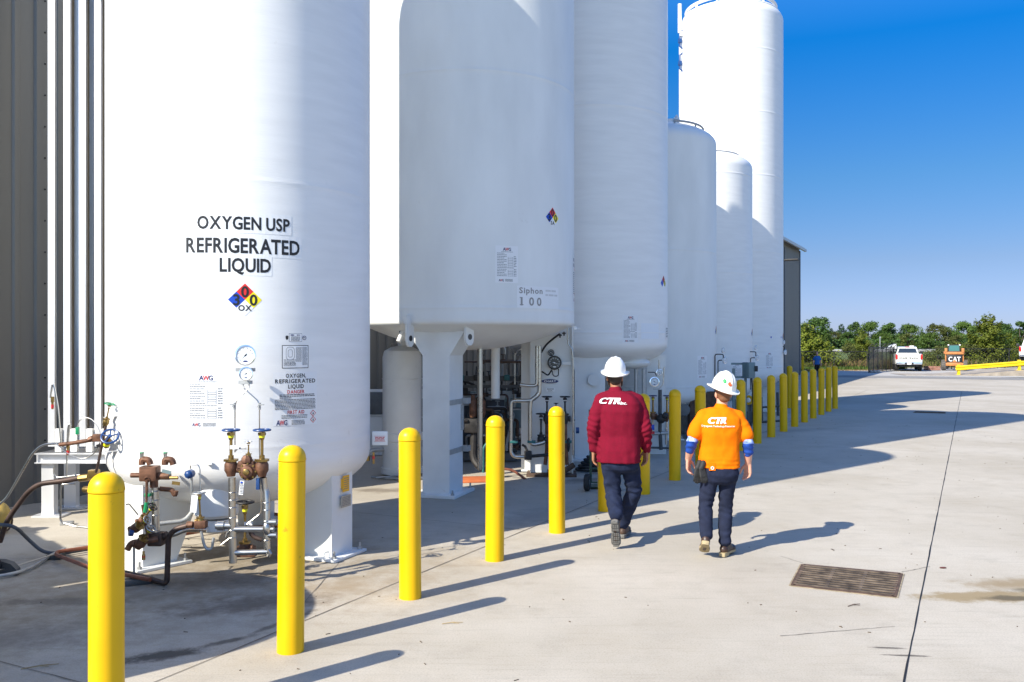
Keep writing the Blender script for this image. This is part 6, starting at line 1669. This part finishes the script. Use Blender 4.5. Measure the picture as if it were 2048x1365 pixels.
# pickup trucks
def pickup(pos, head_deg, label, letters=True):
    t = thing('pickup_truck', label, 'pickup truck', (0, 0, 0), 'white pickup trucks in the lot')
    g = G()                                                       # local: nose +Y, tail at y=0
    def sec(y, w, z0, z1): return [V(-w, y, z0), V(w, y, z0), V(w + .02, y, (z0 + z1) / 2), V(w - .03, y, z1), V(-w + .03, y, z1), V(-w - .02, y, (z0 + z1) / 2)]
    g.loft([sec(.06, .93, .62, 1.36), sec(.12, .97, .56, 1.38), sec(1.9, 1.0, .5, 1.38), sec(4.2, 1.0, .5, 1.34), sec(5.4, .98, .5, 1.22), sec(5.75, .88, .55, 1.1)])
    g.build('body', M['carwhite'], t, 30)
    g = G(); g.box((0, .045, 1.0), (1.72, .05, .62)); g.box((0, .02, 1.30), (1.74, .05, .05)); g.bbox((0, .012, 1.13), (.24, .03, .07), .008); tg = g.build('tailgate', M['carwhite'], t)
    if letters:
        g = G(); fq = flat((0, .012, .95), (1, 0, 0), (0, 0, 1)); text(g, 'POWER', .15, sub(fq, -.40, 0), width=.60); text(g, 'WAGON', .15, sub(fq, .34, 0), width=.66); g.build('lettering', M['black'], tg, 0)
    g = G()
    g.loft([[V(-.84, 1.95, 1.36), V(.84, 1.95, 1.36), V(.68, 2.18, 1.90), V(-.68, 2.18, 1.90)], [V(-.86, 3.1, 1.36), V(.86, 3.1, 1.36), V(.70, 3.05, 1.96), V(-.70, 3.05, 1.96)], [V(-.84, 4.35, 1.34), V(.84, 4.35, 1.34), V(.64, 3.65, 1.90), V(-.64, 3.65, 1.90)]])
    g.build('cab', M['carwhite'], t, 20)
    g = G(); n_ = Vector((0, -.92, .39)); g.add([V(-.72, 1.975, 1.44), V(.72, 1.975, 1.44), V(.61, 2.13, 1.80), V(-.61, 2.13, 1.80)], [(0, 1, 2, 3)]); g.build('rear_window', M['glassdark'], t, 0)
    for s in (-1, 1):
        g = G(); g.add([V(s * .862, 2.3, 1.42), V(s * .872, 3.95, 1.42), V(s * .735, 3.5, 1.82), V(s * .735, 2.4, 1.82)], [(0, 1, 2, 3)]); g.build('side_window', M['glassdark'], t, 0)
        g = G(); g.bbox((s * .90, .035, 1.14), (.15, .07, .40), .015); g.build('taillight', M['taillight'], t)
        g = G(); g.bbox((s * 1.17, 4.05, 1.45), (.22, .12, .26), .03); g.box((s * 1.02, 4.05, 1.38), (.16, .05, .05)); g.build('mirror', M['black'], t)
        for y in (1.25, 4.85):
            g = G(); F = frame((1, 0, 0)); g.lathe([(.22, -.13), (.36, -.14), (.40, -.10), (.40, .10), (.36, .14), (.22, .13)], V(s * .86, y, .40), 24, F); w = g.build('wheel', M['tyre'], t)
            g = G(); g.lathe([(.02, -.12), (.2, -.135), (.22, -.1), (.22, .1), (.2, .135), (.02, .12)], V(s * .86, y, .40), 18, F); g.build('rim', M['chrome'], w)
    g = G(); g.bbox((0, -.10, .62), (1.86, .22, .20), .04); g.bbox((0, -.08, .70), (1.5, .24, .05), .01); g.build('bumper', M['chrome'], t)
    g = G(); g.bbox((0, -.215, .62), (.62, .02, .16), .006); g.k = 1; g.bbox((0, -.228, .61), (.32, .012, .15), .004); g.build('number_plate', [M['black'], M['decal']], t)
    g = G(); g.bbox((0, 2.17, 1.91), (.36, .06, .05), .01); g.build('brake_light', M['taillight'], t)
    g = G(); g.bbox((0, 1.5, .42), (1.4, 2.6, .16), .02); g.tube([(.5, .1, .36), (.5, 1.0, .36)], .04, 8); g.box((0, -.1, .46), (.08, .3, .08)); g.build('underbody', M['black'], t)
    g = G(); g.bbox((.35, 2.6, 1.99), (.35, .2, .07), .02); g.build('beacon', M['whiteplastic'], t)
    t.location = pos; t.rotation_euler = (0, 0, -R(head_deg)); return t
pos = GP(1819, 743); pickup((pos.x, 71.0, 0), 20.5, 'white pickup truck seen from behind beside the open gate')
pickup((42.2, 72.5, .62), 31, 'white truck cut off by the right edge of the photo behind the guardrail', False)

# skid steer
sk2 = thing('skid_steer', 'orange skid steer loader seen from behind with white CAT letters', 'skid steer', (0, 0, 0))
g = G(); g.bbox((0, .55, .82), (1.15, 1.1, .95), .05); g.bbox((0, -.02, .88), (1.05, .1, .72), .02); g.build('rear_door', M['black'], sk2)
g = G(); fq = flat((0, -.075, .76), (1, 0, 0), (0, 0, 1)); text(g, 'CAT', .36, fq, width=.88); g.k = 1; g.add([fq(-.16, -.06), fq(.16, -.06), fq(0, .16)], [(0, 1, 2)])
fq2 = flat((0, -.079, .76), (1, 0, 0), (0, 0, 1)); g.v[-3:] = [tuple(fq2(-.17, -.06)), tuple(fq2(.17, -.06)), tuple(fq2(0, .15))]
g.build('lettering', [M['decal'], M['machorange']], sk2, 0)
g = G(); g.bbox((0, .02, .50), (1.3, .24, .24), .03); g.bbox((0, .0, .62), (1.15, .16, .06), .01); g.build('bumper', M['machorange'], sk2)
g = G(); g.bbox((0, .3, 1.42), (1.35, .7, .22), .04)
for s in (-1, 1): g.bbox((s * .62, .35, 1.65), (.2, .85, .34), .04); g.bbox((s * .68, 1.2, 1.45), (.16, 2.0, .2), .03); g.bbox((s * .64, .3, 1.1), (.1, .4, .8), .02)
g.build('lift_arms', M['machorange'], sk2)
g = G()
for s in (-1, 1): g.bbox((s * .38, .012, 1.42), (.16, .1, .06), .01)
g.build('rear_lights', M['taillight'], sk2)
g = G(); g.loft([[V(-.44, .6, 1.5), V(.44, .6, 1.5), V(.44, 1.7, 1.5), V(-.44, 1.7, 1.5)], [V(-.42, .7, 2.1), V(.42, .7, 2.1), V(.42, 1.6, 2.1), V(-.42, 1.6, 2.1)]]); g.build('cab', M['black'], sk2, 20)
g = G(); g.add([V(-.38, .59, 1.58), V(.38, .59, 1.58), V(.36, .67, 2.04), V(-.36, .67, 2.04)], [(0, 1, 2, 3)]); g.build('rear_window', mat('green tinted glass', (.05, .16, .15), .15), sk2, 0)
for s in (-1, 1):
    g = G(); g.bbox((s * .42, .62, 2.08), (.12, .08, .09), .015); g.build('work_lamp', M['decal'], sk2)
    for y in (.35, 1.45):
        g = G(); F = frame((1, 0, 0)); g.lathe([(.2, -.14), (.38, -.16), (.42, -.11), (.42, .11), (.38, .16), (.2, .14)], V(s * .78, y, .42), 24, F)
        for k in range(16): a_ = k * math.pi / 8; g.box(V(s * .78, y + .42 * math.cos(a_), .42 + .42 * math.sin(a_)), (.26, .06, .05), 0, Matrix.Rotation(a_ - math.pi / 2, 3, 'X'))
        w = g.build('wheel', mat('dusty tyre', (.12, .11, .10), .9, var=.4, scale=8), sk2)
        g = G(); g.lathe([(.02, -.1), (.2, -.12), (.2, .12), (.02, .1)], V(s * .78, y, .42), 16, F); g.build('rim', M['machorange'], w)
sk2.location = GP(1909, 741.5); sk2.rotation_euler = (0, 0, -R(24))
q_ = GP(1864, 741); bxx = thing('crate', 'low weathered brick red crate between the pickup and the skid steer', 'crate', (q_.x, q_.y, 0))
g = G(); 
for z in (.09, .26): 
    for y in (-.4, .4): g.box(q_ + V(0, y, z), (1.0, .03, .15))
    for x in (-.5, .5): g.box(q_ + V(x, 0, z), (.03, .8, .15))
g.box(q_ + V(0, 0, .03), (.98, .78, .03)); g.box(q_ + V(-.15, 0, .30), (.6, .6, .08)); g.build('boards', mat('faded red boards', (.33, .16, .11), .85, var=.4, scale=5), bxx)
q_ = GP(1926, 739); bk_ = thing('bucket', 'white bucket on the gravel right of the skid steer', 'bucket', (q_.x, q_.y, 0))
g = G(); g.lathe([(.15, 0), (.18, .42), (.19, .42), (.19, .46), (.17, .46), (.14, .03)], q_, 20); g.build('pail', M['whiteplastic'], bk_)
g = G(); g.tube([q_ + V(-.19, 0, .43), q_ + V(-.1, -.12, .6), q_ + V(.1, -.12, .6), q_ + V(.19, 0, .43)], .01, 6); g.build('handle', M['darkiron'], bk_)
q_ = GP(1930, 741); tr_ = thing('trailer_hitch', 'small dark wheeled rig beside the skid steer', 'rig', (q_.x + .2, 78, 0))
g = G(); o_ = V(q_.x + .3, 77.5, 0); g.lathe([(.12, -.08), (.28, -.09), (.3, 0), (.28, .09), (.12, .08)], o_ + V(0, 0, .3), 18, frame((1, .3, 0))); g.build('wheel', M['tyre'], tr_)
g = G(); g.bbox(o_ + V(.1, 0, .6), (.5, .8, .25), .04); g.tube([o_ + V(0, -.3, .6), o_ + V(-.1, -.9, .5)], .04, 8); g.build('body', M['charcoal'], tr_)

# chain link fence, gate
def fence(label, a, b, nseg, h, barbed=False, mesh_den=0, name='chain_fence'):
    a, b = Vector(a), Vector(b); t = thing(name, label, 'fence', a, 'black fences beyond the yard')
    d = b - a
    for i in range(nseg + 1):
        p = a + d * i / nseg; g = G(); g.tube([p, p + V(0, 0, h + .04)], .045 if i in (0, nseg) else .035, 8)
        if barbed: g.tube([p + V(0, 0, h), p + V(.22, -.1, h + .28)], .025, 6)
        g.build('post', M['fence'], t)
    g = G(); g.tube([a + V(0, 0, h), b + V(0, 0, h)], .028, 6)
    if mesh_den: g.tube([a + V(0, 0, .06), b + V(0, 0, .06)], .02, 6)
    if barbed:
        for k in (.10, .2, .28): g.tube([a + V(.22 * k / .28, -.1 * k / .28, h + k), b + V(.22 * k / .28, -.1 * k / .28, h + k)], .006, 4)
    g.build('top_rail', M['fence'], t)
    if mesh_den:
        g = G(); L = d.length; n = int(L * mesh_den); u = d / L; s_ = 1 / mesh_den
        w = .010
        dn = u.cross(V(0, 0, 1))
        k = -h
        while k < L:
            for sg in (1, -1):
                x0, z0 = (k, .05) if sg > 0 else (k, h); x1, z1 = (k + h, h) if sg > 0 else (k + h, .05)
                lo, hi = max(0, -x0 / h if x0 < 0 else 0), min(1, (L - x0) / h)
                if hi <= lo: continue
                A = V(0, 0, z0 + (z1 - z0) * lo) + a + u * (x0 + h * lo); Bp = V(0, 0, z0 + (z1 - z0) * hi) + a + u * (x0 + h * hi)
                off = (u * .7 + V(0, 0, -.7 * sg)) * w
                g.add([A - off, A + off, Bp + off, Bp - off], [(0, 1, 2, 3)])
            k += s_
        g.build('wire_mesh', M['fence'], t, 0, False)
    return t
fence('long black fence with thin posts in front of the junipers, left of the gate', (16.0, 75.6, 0), (30.0, 75.6, 0), 5, 1.52, False, 3)
gp0, gp1 = GP(1737, 746), V(34.0, 79.5, 0)
fence('tall black mesh gate panel swung open away from the camera, with angled wire arms', (26.75, 67.1, 0), (32.1, 75.2, 0), 6, 1.9, True, 17, 'gate_panel')
fence('black fence posts and rail in front of the bushes behind the skid steer', (32.2, 75.6, 0), (64, 80, 0), 6, 1.75, False, 3)
g = G()
for x in (30.0, 30.35, 30.7): g.ell((x - 2.9, 67.6 + .5 * (x - 30), .08), (.18, .12, .10), Matrix.Rotation(x, 3, 'Z'), 10, 6)
tag(g.build('rubble', M['gravel']), 'small pale stones at the foot of the open gate', 'stones')

# vegetation
def leafmat(name, c, c2, tr=.25):
    m = bpy.data.materials.new(name); m.use_nodes = True
    n, l = m.node_tree.nodes, m.node_tree.links
    b = n['Principled BSDF']; b.inputs['Roughness'].default_value = .6; b.inputs['Specular IOR Level'].default_value = .25
    oi = n.new('ShaderNodeObjectInfo'); ge = n.new('ShaderNodeNewGeometry')
    mx = n.new('ShaderNodeMix'); mx.data_type = 'RGBA'; mx.inputs[6].default_value = (*c, 1); mx.inputs[7].default_value = (*c2, 1)
    l.new(ge.outputs['Random Per Island'], mx.inputs[0])
    hs = n.new('ShaderNodeHueSaturation'); mr = n.new('ShaderNodeMapRange'); mr.inputs[3].default_value = .75; mr.inputs[4].default_value = 1.2
    l.new(oi.outputs['Random'], mr.inputs[0]); l.new(mr.outputs[0], hs.inputs['Value']); l.new(mx.outputs[2], hs.inputs['Color'])
    l.new(hs.outputs[0], b.inputs['Base Color'])
    tl = n.new('ShaderNodeBsdfTranslucent'); l.new(hs.outputs[0], tl.inputs['Color'])
    ms = n.new('ShaderNodeMixShader'); ms.inputs[0].default_value = tr
    l.new(b.outputs[0], ms.inputs[1]); l.new(tl.outputs[0], ms.inputs[2]); l.new(ms.outputs[0], n['Material Output'].inputs[0])
    return m
LF = [leafmat('deep green leaves', (.036, .078, .016), (.075, .13, .026)), leafmat('mid green leaves', (.055, .11, .016), (.11, .165, .032)), leafmat('olive leaves', (.075, .10, .02), (.13, .14, .038)), leafmat('blue green needles', (.022, .06, .026), (.05, .098, .034)),
      leafmat('yellow green juniper', (.095, .135, .012), (.19, .215, .028)), leafmat('weed leaves', (.085, .115, .018), (.16, .17, .045)), leafmat('dry brown weeds', (.20, .13, .06), (.30, .22, .11))]
BARK = mat('grey brown bark', (.09, .07, .05), .9, var=.3, scale=3)
def leaf_cloud(g, pts, size, r, flat_=.0):
    for p, nn in pts:
        s = size * r.uniform(.6, 1.3)
        n_ = (nn + Vector((r.uniform(-1, 1), r.uniform(-1, 1), r.uniform(-.6, 1))) * .9).normalized()
        F = frame(n_); a = r.uniform(0, 6.28)
        X = F @ Vector((math.cos(a), math.sin(a), 0)) * s; Y = F @ Vector((-math.sin(a), math.cos(a), 0)) * s * .6
        b = len(g.v)
        g.v += [tuple(p - X), tuple(p - Y * .9 + X * .1), tuple(p + X), tuple(p + Y)]
        g.f.append((b, b + 1, b + 2, b + 3)); g.m.append(0)
def broadleaf(seed, h, n, leaf, wide=.42, lobes=16):
    r = random.Random(seed); g = G(); L = []
    for k in range(lobes):
        a = r.uniform(0, 6.28); z = r.uniform(.10, .90); rad = wide * h * math.sqrt(max(.05, 1 - ((z - .5) / .47) ** 2)) * r.uniform(.35, .80)
        L.append((Vector((rad * math.cos(a), rad * math.sin(a), z * h)), h * r.uniform(.13, .23)))
    L.append((Vector((r.uniform(-.04, .04) * h, 0, .86 * h)), h * .13))
    pts = []
    for k in range(n):
        c, rr = r.choice(L); d = Vector((r.gauss(0, 1), r.gauss(0, 1), r.gauss(0, 1))).normalized()
        f_ = r.random() ** .35
        pts.append((c + Vector((d.x, d.y, d.z * .8)) * rr * f_ * r.uniform(.8, 1.15), d))
    leaf_cloud(g, pts, leaf, r)
    t = G(); t.tube([(0, 0, -.1), (r.uniform(-.1, .1), .05, h * .25), (r.uniform(-.2, .2), 0, h * .55), (0, .1, h * .82)], [h * .026, h * .021, h * .013, h * .004], 8)
    for c, rr in L[:9]: t.tube([(0, 0, h * .22), c * .5 + V(0, 0, h * .12), c], [h * .011, h * .008, h * .003], 5)
    return g, t
def conifer(seed, h, n, leaf, w=.33, ragged=.25, narrow=1.0):
    r = random.Random(seed); g = G(); pts = []; br = []
    for k in range(int(30)):
        z = .04 + .93 * (k / 29) ** 1.0; L = w * h * (1 - z) ** .72 * r.uniform(1 - ragged * 1.6, 1 + ragged) + .03 * h
        a = k * 2.4 + r.uniform(-.4, .4); br.append((z * h, a, L))
        a2 = a + math.pi * r.uniform(.7, 1.3); br.append((z * h * r.uniform(.93, 1.04), a2, L * r.uniform(.6, 1.05)))
    tot = sum(b[2] ** 1.5 for b in br)
    for z, a, L in br:
        for k in range(max(4, int(n * L ** 1.5 / tot))):
            u = r.random() ** .6; d = Vector((math.cos(a), math.sin(a), 0)); s_ = Vector((-d.y, d.x, 0))
            spread = L * .32 * (1.1 - u * .7)
            p = d * (L * u) + V(0, 0, z + L * .30 * u * u + r.gauss(0, .05 * L + .02 * h)) + s_ * r.gauss(0, spread * .7)
            pts.append((p, d * .6 + V(0, 0, .7)))
    leaf_cloud(g, pts, leaf, r)
    t = G(); t.tube([(0, 0, -.1), (0, 0, h * .5), (0, 0, h * .95)], [h * .022, h * .013, h * .003], 7)
    for z, a, L in br[::2]: t.tube([(0, 0, z), (L * .8 * math.cos(a), L * .8 * math.sin(a), z + L * .2)], [h * .006, h * .002], 4)
    return g, t
def tree(name, label, src, pos, lm, group, rot=0.0, sc=1.0, cat='tree'):
    t = thing(name, label, cat, pos, group)
    c = link('crown', src[0].copy() if False else src[0], t); k = link('trunk', src[1], t)
    c.material_slots  # shared mesh keeps its own material
    t.rotation_euler = (0, 0, rot); t.scale = (sc * rnd.uniform(.8, 1.25), sc * rnd.uniform(.8, 1.25), sc)
    return t
def src_mesh(gt, lm): return gt[0].mesh('crown', LF[lm], 0), gt[1].mesh('trunk', BARK, 60)
S = [src_mesh(broadleaf(1, 14, 3800, .42, .42, 20), 0), src_mesh(broadleaf(2, 14, 3600, .42, .50, 22), 2), src_mesh(broadleaf(3, 14, 3800, .40, .38, 18), 1), src_mesh(broadleaf(4, 14, 3400, .44, .46, 15), 0), src_mesh(conifer(5, 15, 3400, .40, .30, .3), 3), src_mesh(broadleaf(6, 14, 3600, .40, .52, 24), 1)]
FAR = [  # px, top py, source, depth, label
 (1630, 634, 0, 440, 'tall dark tree rising just right of the building corner'), (1668, 664, 1, 455, 'low olive tree between the corner tree and the dark spire'), (1683, 655, 4, 470, 'narrow dark spire shaped tree left of the twin crowned tree'),
 (1712, 643, 3, 460, 'left crown of the twin trees above the left juniper'), (1737, 645, 2, 450, 'right crown of the twin trees above the left juniper'), (1760, 662, 0, 480, 'shadowy tree in the dip left of the semi truck'), (1783, 646, 0, 455, 'rounded dark tree directly above the white semi truck'),
 (1806, 656, 4, 460, 'dark evergreen right of the tree above the semi truck'), (1824, 650, 2, 450, 'bright ragged topped tree above the pickup truck'), (1845, 665, 3, 480, 'low dark tree above the pickup truck\'s right side'), (1876, 650, 1, 452, 'broad olive domed tree above the crate'),
 (1897, 655, 5, 470, 'wide green tree behind the skid steer'), (1934, 645, 2, 455, 'pale topped tree left of the big right juniper'), (1915, 663, 0, 485, 'dark low tree just above the skid steer cab'), (1958, 650, 1, 470, 'dark tree peeking over the big right juniper'), (1992, 650, 5, 455, 'green tree emerging right of the big juniper'),
 (2016, 647, 0, 450, 'dark dense tree near the right edge of the photo'), (2040, 642, 3, 440, 'tallest dark tree cut by the right edge of the photo'), (1652, 668, 5, 430, 'wide low tree between the corner tree and the highway'), (1700, 664, 0, 445, 'rounded low tree in front of the twin crowned trees'), (1770, 668, 2, 435, 'low bright tree just left of the semi truck'), (1815, 668, 1, 432, 'low olive tree right of the semi truck, before the evergreen'), (1858, 666, 5, 430, 'low green tree behind the right half of the pickup truck'), (1914, 672, 1, 428, 'lowest olive tree between the skid steer and its green neighbour'), (1948, 668, 0, 436, 'low dark tree left of the big right juniper'), (2005, 664, 2, 436, 'low bright tree between the big juniper and the dense edge tree'),
 (2075, 645, 2, 450, 'green tree just beyond the right edge of the photo'), (1600, 655, 5, 460, 'dark tree behind the building corner')]
for i, (px_, py_, k, Y, lab) in enumerate(FAR):
    x = (px_ - CX) * Y / FOC; hh = EYE + (HZ - py_) * Y / FOC + 1.6
    tree('broadleaf_tree' if k != 4 else 'evergreen_tree', lab, S[k], (x, Y, -1), 0, 'trees beyond the highway', rnd.uniform(0, 6.28), hh / 14.0)
# undergrowth under the far wood reads as one mass
r_ = random.Random(31); g = G(); pts = []
for k in range(13000):
    Y = r_.uniform(425, 500); x = (r_.uniform(1560, 2130) - CX) * Y / FOC; pts.append((V(x, Y, -.5 + 9.0 * r_.random() ** 1.3 * (.6 + .4 * noise.noise(V(x * .05, 0, 0)))), V(0, -.3, .7)))
leaf_cloud(g, pts, .7, r_)
o = g.build('wood_undergrowth', LF[0], None, 0, False); o['kind'] = 'stuff'
SJ = [src_mesh(conifer(11, 5, 9000, .105, .52, .38), 4), src_mesh(conifer(12, 5, 12000, .105, .56, .30), 4), src_mesh(broadleaf(13, 3, 3600, .08, .5, 16), 2), src_mesh(conifer(15, 4, 5000, .10, .45, .4), 4)]
for px_, py_, k, Y, sc, lab in ((1722, 662, 0, 80, 1.0, 'yellow green juniper with a pointed top left of the open gate'), (1975, 632, 1, 84, 1.0, 'large yellow green juniper standing left of the right edge truck'), (1612, 645, 3, 79, 1.0, 'juniper hugging the building corner, partly hidden behind the wall'), (1640, 672, 3, 78.2, 1.0, 'short dark juniper directly behind the distant woman'),
                            (2030, 672, 3, 88, 1.0, 'juniper behind the truck at the right edge of the photo'), (1745, 690, 3, 82, 1.0, 'low juniper spreading behind the gate'), (1950, 678, 3, 85, 1.0, 'small juniper at the left foot of the large juniper')):
    x = (px_ - CX) * Y / FOC; hh = EYE + (HZ - py_) * Y / FOC
    tree('juniper_tree', lab, SJ[k], (x, Y, -.02), 0, 'junipers along the fence', rnd.uniform(0, 6.28), hh / (5 if k < 2 else 4))
for px_, w, Y, lab in ((1700, 1.0, 79, 'leafy green shrub at the left foot of the pointed juniper'), (1876, .9, 83, 'green shrub behind the crate and pickup'), (1900, .95, 84, 'green shrub hidden behind the skid steer'), (1935, 1.0, 83.5, 'green shrub right of the skid steer'), (2000, 1.1, 86, 'green shrub right of the large juniper')):
    tree('shrub', lab, SJ[2], ((px_ - CX) * Y / FOC, Y, -.02), 0, 'shrubs along the fence', rnd.uniform(0, 6), w * .8, 'shrub')
def weeds(name, x0, x1, y0, y1, n, h, lm, seed):
    r = random.Random(seed); g = G()
    for k in range(n):
        x, y = r.uniform(x0, x1), r.uniform(y0, y1); c = .5 + .5 * noise.noise(V(x * .35, y * .35, seed)); hh = h * r.uniform(.35, 1.0) * (.45 + .9 * c)
        a = r.uniform(0, 6.28); w = r.uniform(.015, .05); l_ = V(r.uniform(-.25, .25), r.uniform(-.25, .25), 0) * hh; d = V(math.cos(a), math.sin(a), 0) * w
        p = V(x, y, -.03); g.add([p - d, p + d, p + l_ * .5 + d + V(0, 0, hh * .6), p + l_ + V(0, 0, hh)], [(0, 1, 2, 3)])
    o = g.build(name, LF[lm], None, 0, False); o['kind'] = 'stuff'
weeds('weeds', 24, 34, 77, 84, 6500, .95, 5, 1); weeds('dry_weeds', 26, 33, 77, 82, 2200, 1.05, 6, 2); weeds('weeds', 36, 62, 82, 90, 9000, 1.1, 5, 3); weeds('dry_weeds', 36, 60, 82, 86, 2600, 1.0, 6, 4); weeds('grass_fringe', 20, 30, 74.5, 79, 4500, .35, 1, 5); weeds('dry_verge', 19, 30.5, 72.5, 74.8, 2200, .12, 6, 6)

# white semi truck and sign post by the highway
sm = thing('semi_truck', 'white semi truck cab passing on the highway beyond the fence', 'truck', (0, 0, 0))
g = G(); g.prism([(-3.4, .9), (-3.4, 1.5), (-1.6, 1.95), (-.9, 2.9), (1.4, 3.95), (2.2, 3.95), (2.2, .9)], (0, -1.2, 0), (1, 0, 0), (0, 0, 1), (0, 2.4, 0)); g.build('cab', M['carwhite'], sm, 20)
g = G(); g.add([V(-1.45, -1.22, 2.05), V(-.2, -1.22, 2.05), V(-.2, -1.22, 2.8), V(-.85, -1.22, 2.8)], [(0, 1, 2, 3)]); g.build('side_window', M['glassdark'], sm, 0)
g = G(); g.box((7.5, 0, 1.15), (10, 2.3, .5)); g.box((7.5, 0, 1.5), (9, 2.2, .3)); g.build('flatbed', M['carwhite'], sm)
for x in (-2.4, 1.0, 2.1, 10.5, 11.6):
    for y in (-1.0, 1.0):
        g = G(); g.lathe([(.3, -.15), (.52, -.14), (.52, .14), (.3, .15)], (x, y, .52), 16, frame((0, 1, 0))); g.build('wheel', M['tyre'], sm)
sm.location = ((1783 - CX) * 300 / FOC, 300, .08); sm.scale = (.62, .62, .58)
wl = thing('road_barrier', 'long pale concrete barrier along the highway', 'barrier', (100, 290, 0)); g = G(); g.prism([(-.3, 0), (.3, 0), (.1, .55), (-.1, .55)], (-100, 268, 0), (0, 1, 0), (0, 0, 1), (500, 0, 0)); g.build('body', mat('barrier concrete', (.27, .265, .25), .9), wl)
sp_ = thing('sign_post', 'thin pale post standing by the highway left of the semi truck', 'post', ((1760 - CX) * 290 / FOC, 290, 0)); g = G(); x = (1760 - CX) * 290 / FOC; g.tube([(x, 290, 0), (x, 290, 4.6)], .12, 8); g.box((x, 289.9, 4.5), (.5, .06, .5)); g.build('pole', M['galv'], sp_)
